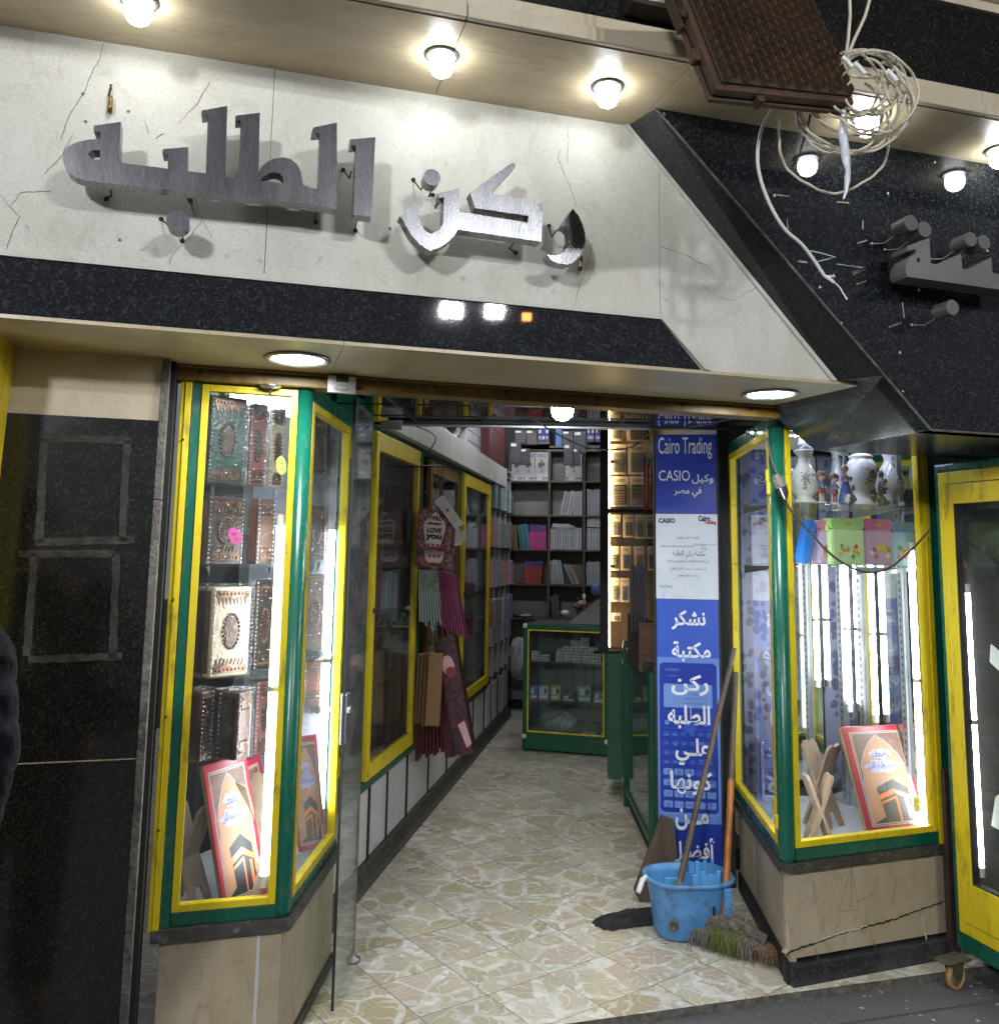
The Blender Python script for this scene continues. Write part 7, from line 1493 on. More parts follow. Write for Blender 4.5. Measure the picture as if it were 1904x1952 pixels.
def figurine(u, v0, v1, d, lb, hair, top, skirt, kind='girl', extra=None):
    x = RC.sx(*Z9(u, v1), d); k = 1 / 5.638 / 1688 * RC.at(x, d, 0).y; h_ = (v1 - v0) * k
    th = Thing('figurine', lb, 'figurine', RC, 'small painted figurines in the right case'); z0 = zs1 + .001
    ms = [FM['skin'], FM[hair], FM[top], FM[skirt], FM['white'], FM['rock'], FM['green'], FM['orange']]
    mb = MB(); c = (x, d, z0)
    mb.lathe([(.0002, 0), (h_ * .16, 0), (h_ * .15, h_ * .03), (.0002, h_ * .03)], c, 16, 4 if kind != 'lady' else 5)
    if kind in ('girl', 'boy'):
        for s_ in (-1, 1):
            mb.tube([(x + s_ * h_ * .045, d, z0 + h_ * .03), (x + s_ * h_ * .05, d, z0 + h_ * .2), (x + s_ * h_ * .055, d, z0 + h_ * .38)], [h_ * .03, h_ * .032, h_ * .05], 10, 0 if kind == 'girl' else 3)
        mb.lathe([(h_ * .17 if kind == 'girl' else h_ * .10, h_ * .32), (h_ * .13 if kind == 'girl' else h_ * .11, h_ * .40), (h_ * .085, h_ * .46)], c, 16, 3)
        mb.lathe([(h_ * .085, h_ * .45), (h_ * .10, h_ * .54), (h_ * .09, h_ * .62), (h_ * .03, h_ * .66)], c, 16, 2)
    else:
        mb.lathe([(h_ * .20, h_ * .03), (h_ * .19, h_ * .12), (h_ * .14, h_ * .32), (h_ * .085, h_ * .52), (h_ * .075, h_ * .56)], c, 18, 3)
        mb.lathe([(h_ * .075, h_ * .55), (h_ * .095, h_ * .64), (h_ * .08, h_ * .72), (h_ * .025, h_ * .75)], c, 16, 2)
    sh_ = h_ * (.60 if kind != 'lady' else .70)
    for s_ in (-1, 1):
        mb.tube([(x + s_ * h_ * .085, d, z0 + sh_), (x + s_ * h_ * .15, d - .004, z0 + sh_ - h_ * .11), (x + s_ * h_ * .07, d - h_ * .11, z0 + sh_ - h_ * .12)], [h_ * .035, h_ * .03, h_ * .022], 8, 2); mb.ball((x + s_ * h_ * .06, d - h_ * .12, z0 + sh_ - h_ * .12), h_ * .026, 8, 0)
    th.part('body', mb, ms)
    hr = h_ * (.155 if kind != 'lady' else .085); hz_ = z0 + h_ - hr * 1.15
    mb = MB(); mb.tube([(x, d, z0 + sh_), (x, d, hz_)], h_ * .03, 8, 0); mb.ball((x, d, hz_), hr * .9, 14, 0, (1, .95, 1.05)); mb.ball((x, d - hr * .88, hz_ - hr * .1), hr * .1, 6, 0)
    for s_ in (-1, 1): mb.ball((x + s_ * hr * .34, d - hr * .78, hz_ + hr * .05), hr * .13, 6, 1)
    mb.ball((x, d - hr * .82, hz_ - hr * .42), hr * .09, 6, 3, (1.8, .6, .5)); th.part('head', mb, ms)
    mb = MB(); mb.ball((x, d + hr * .15, hz_ + hr * .22), hr * 1.02, 14, 1, (1.05, 1, .95))
    for s_ in (-1, 1): mb.ball((x + s_ * hr * .85, d + hr * .1, hz_ - hr * .25), hr * .36, 8, 1, (.7, 1, 1.5 if kind != 'boy' else .6))
    th.part('hair', mb, ms)
    if extra: extra(th, x, d, z0, h_, ms)
    return th.done()
def rock_extra(th, x, d, z0, h_, ms):
    mb = MB(); q_ = random.Random(3)
    for i in range(22): mb.ball((x + .028 + q_.uniform(-.02, .022), d + q_.uniform(-.01, .02), z0 + abs(q_.gauss(0, .03)) + .005), q_.uniform(.006, .013), 7, 5)
    th.part('rock', mb, ms); mb = MB(); mb.ball((x - .018, d - .03, z0 + .016), .012, 10, 4, (.9, .8, 1.3)); mb.ball((x - .018, d - .036, z0 + .032), .009, 8, 4); th.part('puppy', mb, ms)
    mb = MB()
    for i in range(9): mb.ball((x - .012 + q_.uniform(-.012, .012), d - .022, z0 + h_ * .66 + q_.uniform(-.008, .008)), .005, 6, 7)
    th.part('bouquet', mb, ms)
figurine(490, 795, 1140, .07, 'small girl figurine in blue top and red skirt', 'brown', 'navy', 'red')
figurine(632, 798, 1130, .09, 'small boy figurine in navy coat beside the lady', 'brown', 'navy', 'red', 'boy')
figurine(752, 712, 1140, .10, 'lady figurine in lilac bodice and blue gown by a rock', 'blond', 'lil', 'blue', 'lady', rock_extra)
def fairy_extra(th, x, d, z0, h_, ms):
    mb = MB(); q_ = random.Random(8)
    for i in range(26): mb.ball((x + q_.gauss(0, .02), d + q_.uniform(-.015, .015), z0 + abs(q_.gauss(.03, .03))), q_.uniform(.005, .010), 7, q_.choice((5, 5, 6, 7)))
    th.part('flower_bower', mb, ms)
    mb = MB(); mb.lathe([(.0002, 0), (.012, .0), (.016, .012), (.024, .022), (.022, .026), (.012, .02)], (x + .012, d - .025, z0 + .02), 14, 2); th.part('lilac_cup', mb, ms)
    mb = MB()
    for a_ in (-.5, 0, .5): mb.tube([(x, d, z0 + h_ * .9), (x + a_ * .02, d, z0 + h_ * 1.08)], [.004, .001], 6, 1)
    th.part('crown', mb, ms)
figurine(1140, 780, 1140, .08, 'seated fairy group figurine with brown crown and lilac cup', 'brown', 'lil', 'green', 'lady', fairy_extra)
th = Thing('ceramic_goose', 'small white ceramic goose figurine at the right end of the shelf', 'figurine', RC); x = RC.sx(*Z9(1350, 1150), .08)
mb = MB(); mb.ball((x, .08, zs1 + .012), .012, 12, 0, (1.4, .9, .9)); mb.tube([(x - .01, .08, zs1 + .016), (x - .016, .08, zs1 + .03), (x - .014, .08, zs1 + .042), (x - .020, .08, zs1 + .044)], [.006, .004, .005, .001], 8); th.part('body', mb, FM['white']); mb = MB(); mb.box(x - .008, x + .008, .072, .088, zs1 + .0005, zs1 + .003); th.part('foot', mb, FM['orange']); th.done()
PCM = dict(blue=mat('blue_case_plastic', (.02, .16, .60), .25), pink=mat('pink_case_plastic', (.66, .20, .38), .3), lil=mat('lilac_case_plastic', (.50, .36, .56), .3), green=mat('lime_case_plastic', (.36, .56, .18), .3), greenl=mat('pale_lime_plastic', (.46, .62, .30), .3), rose=mat('rose_case_plastic', (.60, .14, .36), .3), mauve=mat('mauve_case_plastic', (.46, .30, .46), .3), sky=mat('sky_case_plastic', (.22, .38, .64), .3), skyl=mat('pale_sky_plastic', (.34, .48, .70), .3), yel=bm_((.6, .42, .03)), wh=bm_((.68, .68, .66)), gr=bm_((.10, .30, .08)), rd=bm_((.5, .05, .04)), og=bm_((.6, .22, .04)), dk=bm_((.05, .05, .07)))
zs2 = SR[1]
def pencase(u0, u1, v0, v1, vl, d, lb, body, lid, art):
    x0 = RC.sx(*Z9(u0, v1), d); x1 = RC.sx(*Z9(u1, v1), d); k = 1 / 5.638 / 1688 * RC.at(x0, d, 0).y; h_ = (v1 - v0) * k; zl_ = (v1 - vl) * k; z0 = zs2 + .001
    th = Thing('pencil_case', lb, 'pencil case', RC, 'plastic pencil cases in the right case')
    mb = MB(); mb.prism(rrect(x0, x1, z0, z0 + zl_, .010, 4), d, d + .05); mb.prism(rrect(x0 + .006, x1 - .006, z0 + .006, z0 + zl_ - .002, .008, 4), d - .003, d, 0); th.part('body', mb, PCM[body])
    mb = MB(); mb.prism(rrect(x0 - .001, x1 + .001, z0 + zl_ + .0005, z0 + h_, .014, 5), d - .002, d + .052); mb.box(x0 - .006, x0 + .001, d + .01, d + .03, z0 + zl_ - .008, z0 + zl_ + .014, 0, .002); th.part('lid', mb, PCM[lid])
    mb = MB(); w_ = x1 - x0; q_ = random.Random(int(u0)); names = ['yel', 'wh', 'gr', 'rd', 'og', 'dk']; ms = [PCM[n_] for n_ in names]; y = d - .0036
    mb.sheet([(x0 + w_ * .42, z0 + zl_ + (h_ - zl_) * .35), (x0 + w_ * .60, z0 + zl_ + (h_ - zl_) * .35), (x0 + w_ * .60, z0 + zl_ + (h_ - zl_) * .6), (x0 + w_ * .42, z0 + zl_ + (h_ - zl_) * .6)], d - .0026, 0)
    if art == 'flowers':
        for i in range(16):
            cx_, cz_ = x0 + w_ * q_.uniform(.2, .85), z0 + zl_ * q_.uniform(.2, .55); rr = q_.uniform(.005, .012); m_ = q_.choice((0, 1, 2, 3, 4)); n_ = 12
            mb.sheet([(cx_ + rr * (1 + .3 * math.sin(5 * g)) * math.cos(g), cz_ + rr * (1 + .3 * math.sin(5 * g)) * math.sin(g)) for g in [2 * math.pi * j / n_ for j in range(n_)]], y - .0002 * i, m_)
    th.part('printed_flowers', mb, ms); return th.done()
pencase(475, 600, 1300, 1775, 1410, .09, 'pink and lilac pencil case behind the green one', 'lil', 'pink', 'flowers')
pencase(600, 948, 1290, 1790, 1408, .06, 'wide lime green pencil case with printed flowers', 'greenl', 'green', 'flowers')
pencase(950, 1250, 1305, 1800, 1425, .075, 'mauve pencil case with rose lid and printed flowers', 'mauve', 'rose', 'flowers')
pencase(1256, 1500, 1345, 1812, 1450, .09, 'sky blue pencil case at the right end of the lower shelf', 'skyl', 'sky', 'flowers')
th = Thing('pencil_case', 'glossy blue oblong pencil case tilted in clear film', 'pencil case', RC, 'plastic pencil cases in the right case'); x = RC.sx(*Z9(330, 1790), .09); k = 1 / 5.638 / 1688 * 3.7
T = tr(x - .012, .09, zs2 + .006) @ rot('Y', 14); mb = MB(); mb.prism(rrect(-.022, .024, 0, 475 * k * .98, .02, 6), 0, .04, T=T); th.part('body', mb, PCM['blue']); mb = MB(); mb.prism(rrect(-.018, .020, .006, 475 * k * .94, .016, 6), -.004, 0, T=T); th.part('front_bulge', mb, PCM['blue']); mb = MB(); mb.box(-.034, .032, -.01, .05, -.004, 475 * k + .004, T=T); th.part('plastic_film', mb, M_wrap); th.done()
for i, (u, c, lb) in enumerate(((1300, 'yel', 'yellow cup bottom rear of the pencil case shelf, left'), (1400, 'og', 'orange cup at the rear of the pencil case shelf, right'))):
    x = RC.sx(*Z9(u, 1340), .25); th = Thing('plastic_cup', lb, 'cup', RC); mb = MB(); mb.lathe([(.0002, 0), (.02, 0), (.026, .085), (.024, .085), (.018, .003)], (x, .25, zs2 + .001), 16); th.part('body', mb, PCM[c]); mb = MB(); mb.lathe([(.0265, .080), (.028, .083), (.0265, .087)], (x, .25, zs2 + .001), 16); th.part('rim', mb, PCM['wh']); th.done()
# cable and plug hanging before the right case
cord('black power cable hanging in a loop before the right display case', [O + ray(*p) * (Y / ray(*p).y) for p, Y in (((1462, 835), 3.44), ((1472, 880), 3.43), ((1482, 905), 3.42), ((1497, 955), 3.40), ((1530, 1000), 3.40), ((1590, 1062), 3.42), ((1645, 1090), 3.45), ((1690, 1085), 3.5), ((1735, 1050), 3.55), ((1772, 1010), 3.60))], .0045, mat('brown_black_cable', (.05, .04, .03), .6))
th = Thing('plug', 'grimy dark plug and socket on the looped cable by the green post', 'plug'); pa, pb, pc = at(1478, 905, 3.40), at(1489, 930, 3.395), at(1496, 952, 3.39)
mb = MB(); mb.tube([pa, pa.lerp(pb, .3), pb], [.012, .024, .026], 12); th.part('socket', mb, mat('grimy_rubber', (.04, .04, .03), .6, c2=(.09, .085, .07), scale=60, bump=.6)); mb = MB(); mb.tube([pb, pb.lerp(pc, .5), pc], [.022, .021, .010], 10); mb.tube([pb + Vector((-.012, -.02, 0)), pc + Vector((-.006, -.016, 0))], .003, 6, 1); th.part('plug_body', mb, [M_black, M_plast]); th.done()
# ------------------------------------------------------------------ old floodlight seen from behind
p00 = at(1371, 163, 1.90); p10 = at(1628, 190, 2.06)
p01 = min((at(1290, -40, 1.4 + .01 * k) for k in range(120)), key=lambda q: abs((q - p00).dot(p10 - p00)))
X_ = (p10 - p00); fw_ = X_.length; X_.normalize(); Zv = p01 - p00; fh_ = Zv.length; Zv = (Zv - X_ * Zv.dot(X_)).normalized(); Yv = Zv.cross(X_)
FLM = Matrix(((X_.x, Yv.x, Zv.x, p00.x), (X_.y, Yv.y, Zv.y, p00.y), (X_.z, Yv.z, Zv.z, p00.z), (0, 0, 0, 1)))
print('flood', fw_, fh_, Yv)
M_fl = mat('rusty_brown_casting', (.085, .045, .022), .65, .2, c2=(.045, .025, .014), scale=14, bump=.5, dirt=((.05, .03, .02), .4, 30))
th = Thing('floodlight', 'rusty brown finned floodlight hanging face away at the top right', 'floodlight', FLM)
mb = MB(); fh2 = fh_ * 1.25; mb.box(-.006, fw_ + .006, .004, .03, -.006, fh2, 0, .01); mb.box(-.012, fw_ + .012, .03, .044, -.012, fh2 + .01, 0, .006); mb.box(.012, fw_ - .004, -.002, .004, .012, fh2 - .01, 1)
th.part('housing', mb, [M_fl, mat('dark_casting', (.035, .022, .014), .7)])
mb = MB(); nx, nz_ = 15, 13
for i in range(nx):
    for j in range(nz_):
        x = .022 + (fw_ - .036) * (i + .5 * 0) / (nx - 1) ; z_ = .022 + (fh2 - .05) * j / (nz_ - 1) + (.5 * (fh2 - .05) / (nz_ - 1) if i % 2 else 0)
        a_ = (fw_ - .036) / (nx - 1); l = (fh2 - .05) / (nz_ - 1)
        mb.add([(x - .0022, 0, z_ - l * .46), (x + .0022, 0, z_ - l * .46), (x + .0052, 0, z_), (x + .0022, 0, z_ + l * .46), (x - .0022, 0, z_ + l * .46), (x - .0052, 0, z_), (x - .0012, -.022, z_ - l * .34), (x + .0012, -.022, z_ - l * .34), (x + .0030, -.022, z_), (x + .0012, -.022, z_ + l * .34), (x - .0012, -.022, z_ + l * .34), (x - .003, -.022, z_)],
               [(0, 1, 7, 6), (1, 2, 8, 7), (2, 3, 9, 8), (3, 4, 10, 9), (4, 5, 11, 10), (5, 0, 6, 11), (6, 7, 8, 9, 10, 11)])
p = th.part('fin_field', mb, M_fl); p['kind'] = 'stuff'
mb = MB()
for zz in (.12 * fh2, .42 * fh2, .60 * fh2): mb.box(-.026, -.004, .012, .036, zz * 1.0 + .04, zz + .075, 0, .005)
mb.box(fw_ * .28, fw_ * .28 + .02, .01, .04, -.022, -.004, 0, .003)
th.part('lug', mb, M_fl)
mb = MB()
for zz in (.42, .60, .75): mb.lathe([(.0001, 0), (.011, 0), (.011, .01), (.006, .011), (.006, .018), (.0001, .018)], n=10, T=tr(-.016, .012, fh2 * zz + .05) @ rot('X', 90))
th.part('bolt', mb, M_rust)
mb = MB(); mb.box(-.03, -.022, .01, .035, fh2 * .45, fh2 + .25, 0, .002); mb.box(fw_ + .022, fw_ + .03, .01, .035, fh2 * .45, fh2 + .25, 0, .002); mb.box(-.03, fw_ + .03, .01, .035, fh2 + .25, fh2 + .258); th.part('bracket', mb, M_rust); th.done()
th = Thing('conduit_box', 'rusty open metal fixture on the black wall at the top', 'fixture', F)
s0, z0 = F.px(1190, 20, -.40); s1_, z1 = F.px(1270, 2, -.40); mb = MB()
frame_rect(mb, s0, s1_ + .06, z0 - .01, z0 + .12, .014, -.46, -.39); th.part('casing', mb, M_rust); mb = MB(); mb.tube([(s0 + .03, -.42, z0 + .02), (s1_ + .2, -.46, z0 + .06)], .010, 8); th.part('pipe', mb, M_cream); th.done()
# ------------------------------------------------------------------ coil of white cable
M_wc = mat('cream_cable', (.62, .56, .44), .5, c2=(.52, .46, .35), scale=20)
def c3(u, v, Y): return at(1259.2 + u / 2.9525, v / 2.9525, Y)
th = Thing('cable_coil', 'tangled coil of cream cable hanging beside the floodlight', 'cable coil')
def loopc(cu, cv, ru, rv, a0_, a1_, Y0, Y1, tilt=0, n=30):
    out = []
    for i in range(n + 1):
        g = R(a0_ + (a1_ - a0_) * i / n); wv = 1 + .022 * math.sin(i * .55 + cu) + .006 * math.sin(i * 1.7 + rv); x = ru * wv * math.cos(g); y = rv * wv * math.sin(g); tt = R(tilt)
        out.append(c3(cu + x * math.cos(tt) - y * math.sin(tt), cv + x * math.sin(tt) + y * math.cos(tt), Y0 + (Y1 - Y0) * (i / n) + .02 * math.sin(i * .6)))
    return out
loops = [(1200, 520, 245, 235, -120, 250, 2.05, 2.10, 0), (1090, 560, 330, 290, -60, 215, 2.08, 2.13, 12), (1150, 480, 130, 150, -100, 240, 2.03, 2.08, 10), (1080, 620, 315, 240, -80, 200, 2.10, 2.14, -6), (1130, 560, 210, 90, -60, 260, 2.06, 2.1, -14),
         (975, 760, 315, 320, -30, 200, 2.12, 2.16, -4), (1050, 560, 250, 180, -80, 200, 2.06, 2.1, 18), (1180, 360, 150, 75, -160, 170, 2.02, 2.06, -6), (1080, 470, 150, 180, -90, 170, 2.04, 2.08, -10), (1010, 640, 240, 225, -60, 200, 2.09, 2.13, 8), (1150, 520, 280, 200, -90, 120, 2.07, 2.1, 30), (1160, 470, 190, 175, -110, 245, 2.06, 2.1, 22), (1120, 520, 270, 240, -95, 230, 2.07, 2.12, -20), (1060, 590, 280, 260, -70, 190, 2.1, 2.14, 20)]
for lp in loops: mb = MB(); mb.tube(loopc(*lp[:8], tilt=lp[8], n=44), .0034, 8); th.part('loop', mb, M_wc)
mb = MB()
for u_, v_ in ((1050, 345), (1300, 420), (1120, 380)):
    a_ = c3(u_, v_, 2.03); mb.tube([a_ + Vector((-.012, 0, .012)), a_, a_ + Vector((.012, 0, -.016))], .0062, 8)
th.part('tape_wrap', mb, M_plast)
for P_, r_ in (([c3(1062, -40, 2.02), c3(1066, 80, 2.03), c3(1055, 220, 2.04), c3(1042, 310, 2.05)], .0042), ([c3(1185, -40, 2.02), c3(1150, 90, 2.03), c3(1090, 220, 2.04), c3(1048, 320, 2.05)], .0042)):
    mb = MB(); mb.tube(P_, r_, 8); th.part('drop_cable', mb, M_wc)
th.done()
cord('frayed white cable end hanging down over the black granite', [c3(*p, Y) for *p, Y in ((720, 535, 2.1), (640, 600, 2.1), (570, 720, 2.12), (545, 860, 2.14), (560, 1000, 2.16), (620, 1160, 2.18), (700, 1290, 2.2), (790, 1370, 2.22), (860, 1460, 2.24), (920, 1550, 2.25))], .0044, mat('white_cable', (.70, .70, .68), .5))
th = Thing('frayed_wire', 'bare frayed strands at the tip of the white cable', 'wire')
mb = MB(); a = c3(920, 1550, 2.25)
for i in range(14): mb.tube([a, c3(960 + rnd.uniform(-12, 30), 1590 + rnd.uniform(-50, 30), 2.25)], .0008, 4)
mb.tube([a, c3(975, 1590, 2.25)], [.0045, .003], 8); mb.tube([c3(970, 1580, 2.25), c3(1010, 1620, 2.26), c3(1048, 1685, 2.26)], .0022, 6); th.part('strands', mb, M_plast); th.parts[-1]['kind'] = 'stuff'
mb = MB(); mb.tube([c3(840, 1410, 2.24), c3(910, 1425, 2.24), c3(985, 1446, 2.24), c3(920, 1462, 2.24), c3(860, 1476, 2.24)], .0016, 5); th.part('loose_strand', mb, bm_((.45, .62, .55))); th.done()
cord('short black cable end dangling through the coil', [c3(*p, Y) for *p, Y in ((850, 560, 2.15), (835, 680, 2.16), (800, 800, 2.17), (770, 890, 2.18), (738, 935, 2.18))], .003, M_cab)
mb = MB(); ps = [c3(*p, 2.08) for p in ((1020, 570), (1028, 660), (1020, 740), (1035, 850), (1040, 900), (1055, 960), (1048, 1010), (1045, 1070), (1030, 1120))]; rs_ = [.009, .009, .013, .015, .012, .008, .009, .005, .003]
vs = []; fs = []
for i, (p, r_) in enumerate(zip(ps, rs_)):
    for j in range(7): g = 2 * math.pi * j / 7; rr = r_ * rnd.uniform(.7, 1.15); vs.append(p + Vector((math.cos(g) * rr, math.sin(g) * rr * .35, rnd.uniform(-.003, .003))))
for i in range(len(ps) - 1):
    for j in range(7): fs.append((i * 7 + j, i * 7 + (j + 1) % 7, i * 7 + 7 + (j + 1) % 7, i * 7 + 7 + j))
mb.add(vs, fs, 0, True); single('plastic_strip', 'translucent twisted plastic strip hanging under the coil', 'plastic strip', mb, mat('milky_plastic', (.55, .56, .60), .2, coat=.5, bump=1, bscale=30))
# ------------------------------------------------------------------ rolling showcase at the right edge
P0 = hz(1838, 1872, -.04); SHW = Fr((1.80, 3.62), 166)
sw_ = Thing('rolling_showcase', 'yellow and green glazed showcase on castors, cut by the right edge', 'showcase', SHW)
zt_ = SHW.zy(1772, 888, 0); zb0 = .085; Ls = 1.1; Dp = .42
mb = MB(); mb.box(-.012, .014, -.004, Dp, zb0 + .05, zt_, 0, .004); mb.box(-.012, Ls, -.006, Dp, zt_ - .035, zt_, 0, .010); mb.box(-.012, Ls, -.004, Dp, zb0, zb0 + .065, 0, .004); mb.box(Ls - .02, Ls, 0, Dp, zb0, zt_, 0, .003); sw_.part('green_frame', mb, M_grn)
mb = MB(); mb.box(.012, .044, -.010, .03, zb0 + .066, zt_ - .036, 0, .003); mb.box(.015, Ls, -.0102, .03, zt_ - .085, zt_ - .036, 0, .003); mb.box(.015, Ls, -.0098, .03, zb0 + .066, zb0 + .11, 0, .003); sw_.part('outer_yellow_frame', mb, M_yel)
mb = MB(); mb.box(.047, .092, -.014, .022, zb0 + .112, zt_ - .088, 0, .003); mb.box(.092, Ls, -.0138, .022, zt_ - .165, zt_ - .088, 0, .003); mb.box(.092, Ls, -.0136, .022, zb0 + .112, zb0 + .26, 0, .003); sw_.part('door_frame', mb, M_yel)
mb = MB(); mb.box(.092, .097, -.010, .02, zb0 + .26, zt_ - .165); mb.box(.097, Ls, -.010, .02, zb0 + .26, zb0 + .266); sw_.part('gasket', mb, M_black)
mb = MB(); mb.box(.097, Ls - .02, .0, .004, zb0 + .266, zt_ - .165); sw_.part('front_pane', mb, M_glass)
mb = MB(); mb.box(.0, Ls, Dp - .02, Dp, 1.05, zt_ - .02, 0); mb.box(.0, Ls, Dp - .02, Dp, zb0 + .06, 1.05, 1); mb.box(.015, .02, .03, Dp - .02, zb0 + .06, zt_ - .03, 1); sw_.part('back_panel', mb, [mat('grey_cement_board', (.30, .29, .26), .8, c2=(.17, .165, .15), scale=4, bump=.3), M_dark])
sw_.done()
th = Thing('castor', 'worn castor wheel with tan tyre under the showcase corner', 'castor'); c = hz(1822, 1888, -.04); c = Vector((c.x, c.y, .010)); AX = tr(*c) @ rot('Z', 28)
mb = MB(); mb.lathe([(.036, -.012), (.046, -.010), (.049, 0), (.046, .010), (.036, .012), (.036, -.012)], n=28, T=AX @ rot('X', 90)); th.part('tyre', mb, mat('tan_rubber', (.45, .27, .10), .6, c2=(.33, .19, .07), scale=20))
mb = MB(); mb.lathe([(.0002, -.010), (.012, -.012), (.018, -.006), (.036, -.006), (.036, .006), (.018, .006), (.012, .012), (.0002, .010)], n=28, T=AX @ rot('X', 90)); th.part('hub', mb, M_steelD)
mb = MB()
for s_ in (-1, 1): mb.prism([(-.012, -.01), (.012, -.01), (.035, .055), (-.045, .060)], s_ * .016 - .002, s_ * .016 + .002, T=AX)
mb.box(-.075, .05, -.035, .035, .058, .066, 0, .003, T=AX); mb.tube([AX @ Vector((0, -.02, 0)), AX @ Vector((0, .02, 0))], .007, 8); th.part('fork', mb, mat('dusty_metal', (.16, .13, .09), .7, .4, c2=(.08, .07, .05), scale=40, bump=.6)); th.done()
a = SHW.px(1839, 1130, .032); b = SHW.px(1862, 1650, .032)
tube_lamp((a[0] + .006, .034, b[1]), (a[0] + .006, .034, a[1]), 'long lit tube inside the rolling showcase', None, M=SHW.M, r=.013)
cord('thin red and grey wire above the showcase tube', [SHW.at(*(lambda q: (q[0], .03, q[1]))(SHW.px(*p, .03))) for p in ((1820, 990), (1832, 1050), (1843, 1085), (1846, 1115))], .0022, bm_((.35, .05, .04)))
for i, (P_, lb) in enumerate(((((1888, 1228), (1915, 1250), (1915, 1290), (1886, 1262)), 'white paper leaflet in the rolling showcase, upper one'), (((1897, 1520), (1920, 1500), (1920, 1592), (1889, 1574)), 'white paper leaflet in the rolling showcase, lower one'))):
    mb = MB(); mb.prism([SHW.px(*p, .04) for p in P_], .04, .044); single('paper_leaflet', lb, 'leaflet', mb, M_plast, SHW)
mb = MB(); mb.box(0, .028, 0, .028, -.04, .72, 0, .002); x = hz(1800, 1850, -.04); single('iron_post', 'brown rusty iron post between the right case and the showcase', 'post', mb, mat('brown_iron', (.06, .035, .03), .6, c2=(.03, .02, .02), scale=20), Fr((RC.at(.735, -.03, 0).x, RC.at(.735, -.03, 0).y), 69.5))
# dark shop beyond on the right
mb = MB(); mb.box(2.85, 4.6, .9, 1.0, -.04, 1.97); single('neighbour_wall', 'dark recessed wall of the neighbouring shop on the right', 'wall', mb, M_dark, F)
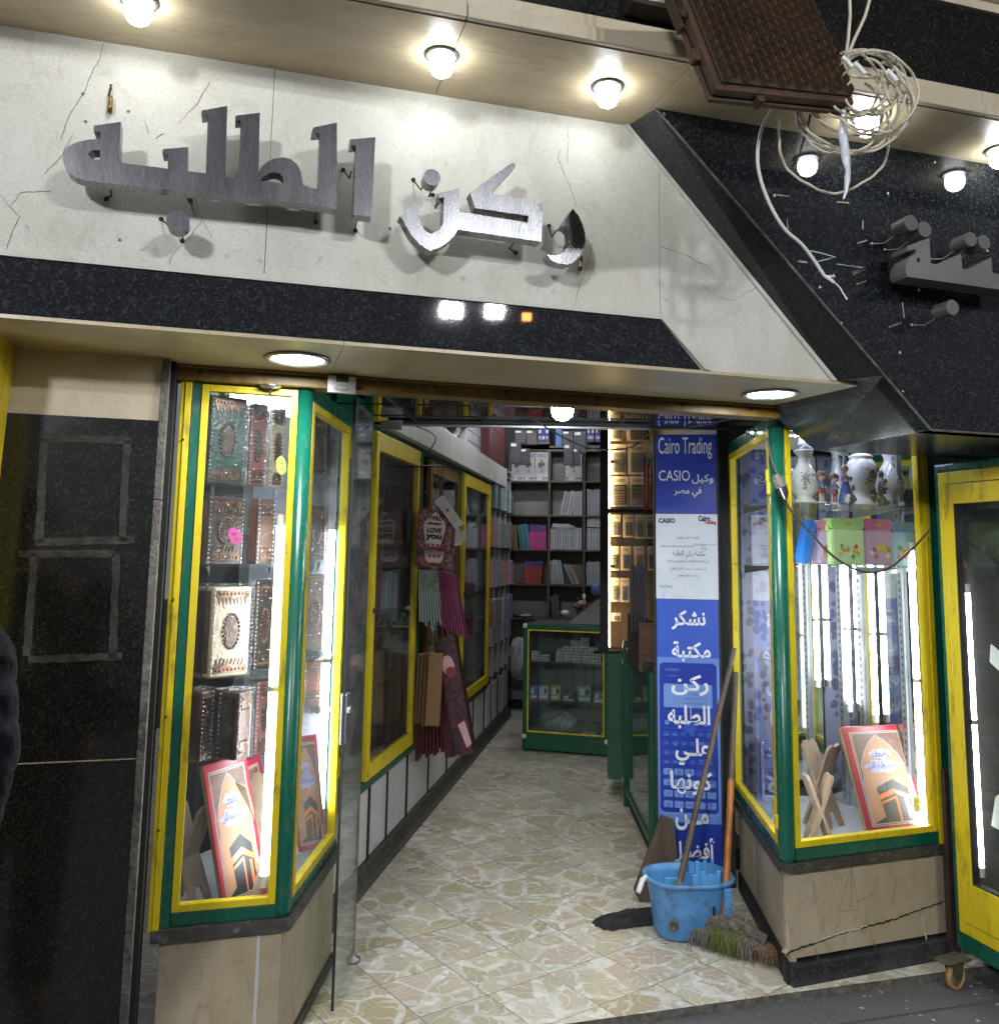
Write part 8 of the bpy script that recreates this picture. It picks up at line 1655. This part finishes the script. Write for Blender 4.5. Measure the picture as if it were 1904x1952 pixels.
# ------------------------------------------------------------------ person in a dark padded jacket, mostly outside the left edge
def person():
    th_c = Vector((-1.272, 1.80, -.04))
    me = bpy.data.meshes.new('person'); V = []; E = []; Rr = []
    def v(x, y, z_, r_): V.append((x, y, z_)); Rr.append(r_); return len(V) - 1
    pel = v(0, 0, .95, .15); ch_ = v(0, .01, 1.15, .15); up_c = v(0, 0, 1.36, .165); nk = v(0, .0, 1.50, .06); hd0 = v(0, .02, 1.58, .07); hd1 = v(0, .02, 1.68, .095); hd2 = v(0, .01, 1.76, .07)
    for a, b in ((pel, ch_), (ch_, up_c), (up_c, nk), (nk, hd0), (hd0, hd1), (hd1, hd2)): E.append((a, b))
    for s_ in (-1, 1):
        hip = v(s_ * .09, 0, .86, .10); kn = v(s_ * .10, .01, .50, .07); an = v(s_ * .10, -.01, .10, .05); to = v(s_ * .11, .13, .04, .035)
        E += [(pel, hip), (hip, kn), (kn, an), (an, to)]
        sh_ = v(s_ * .19, 0, 1.40, .085); el = v(s_ * .27, -.02, 1.13, .068); wr = v(s_ * .235, .0, .90, .042); pm = v(s_ * .225, .03, .83, .034)
        E += [(up_c, sh_), (sh_, el), (el, wr), (wr, pm)]
        for k in range(4):
            f0 = v(s_ * .222, .005 + .018 * k, .775, .009); f1 = v(s_ * .216, .008 + .018 * k, .745 + .004 * (k % 2), .008); f2 = v(s_ * .205, .010 + .018 * k, .72 + .004 * (k % 2), .007); E += [(pm, f0), (f0, f1), (f1, f2)]
        t0 = v(s_ * .205, .075, .81, .010); t1 = v(s_ * .195, .085, .77, .008); E += [(pm, t0), (t0, t1)]
    me.from_pydata(V, E, []); me.materials.append(mat('person_skin', (.32, .17, .10), .5)); o = bpy.data.objects.new('person', me); col.objects.link(o)
    md_ = o.modifiers.new('skin', 'SKIN'); o.modifiers.new('sub', 'SUBSURF').levels = 2; o.modifiers['sub'].render_levels = 2
    for i, r_ in enumerate(Rr): me.skin_vertices[0].data[i].radius = (r_, r_ * (.75 if i < 3 else 1))
    me.skin_vertices[0].data[0].use_root = True
    o.matrix_world = tr(*th_c) @ rot('Z', -6); o['label'] = 'person in a dark padded jacket cut by the left edge'; o['category'] = 'person'
    # jacket: quilted torso and sleeves
    M_j, t, b, n = nt('padded_jacket_cloth'); ln = t.links.new; b.inputs['Base Color'].default_value = (.0035, .0045, .008, 1); b.inputs['Roughness'].default_value = .8; b.inputs['Specular IOR Level'].default_value = .12
    tc = n('ShaderNodeTexCoord'); wv_ = n('ShaderNodeTexWave', _bands_direction='Z', _wave_profile='SIN', Scale=4.2, Distortion=3.0, Detail=3); wv_.inputs['Detail Scale'].default_value = 2.2; ln(tc.outputs['Object'], wv_.inputs[0])
    nz = n('ShaderNodeTexNoise', Scale=26, Detail=6, Roughness=.65, Distortion=1.2); ln(tc.outputs['Object'], nz.inputs[0])
    ad = n('ShaderNodeMath', _operation='MULTIPLY_ADD', i1=.45); ln(nz.outputs[0], ad.inputs[0]); ln(wv_.outputs['Fac'], ad.inputs[2])
    bp = n('ShaderNodeBump', Strength=.9, Distance=.018); ln(ad.outputs[0], bp.inputs['Height']); ln(bp.outputs[0], b.inputs['Normal'])
    mb = MB()
    def quilt(path, rad, nseg, sq=1.0):
        pts_ = []; rr = []
        N = nseg * 8
        for i in range(N + 1):
            t_ = i / N * (len(path) - 1); k = min(int(t_), len(path) - 2); f = t_ - k
            pts_.append(Vector(path[k]).lerp(Vector(path[k + 1]), f)); r0 = rad[k] + (rad[k + 1] - rad[k]) * f; rr.append(r0 * (.93 + .035 * abs(math.sin(math.pi * i / 8)) ** .4))
        mb.tube(pts_, rr, 22, 0, True, True)
    quilt([(0, 0, .80), (0, 0, 1.0), (0, .0, 1.2), (0, 0, 1.38), (0, 0, 1.50)], [.20, .20, .205, .20, .09], 8)
    for s_ in (-1, 1): quilt([(s_ * .16, 0, 1.44), (s_ * .225, -.005, 1.36), (s_ * .278, -.02, 1.20), (s_ * .255, -.01, 1.05), (s_ * .235, .0, .92)], [.09, .105, .088, .075, .055], 9)
    j = put('jacket', mb.mesh('jacket', M_j), o)
    mb = MB()
    for s_ in (-1, 1): mb.tube([(s_ * .09, 0, .90), (s_ * .10, .01, .5), (s_ * .10, -.01, .10)], [.115, .088, .075], 16)
    put('trousers', mb.mesh('trousers', bm_((.03, .03, .035))), o)
    mb = MB(); mb.ball((0, .0, 1.72), .105, 16, 0, (1, 1.08, .95)); put('hair', mb.mesh('hair', bm_((.02, .015, .012))), o)
person()
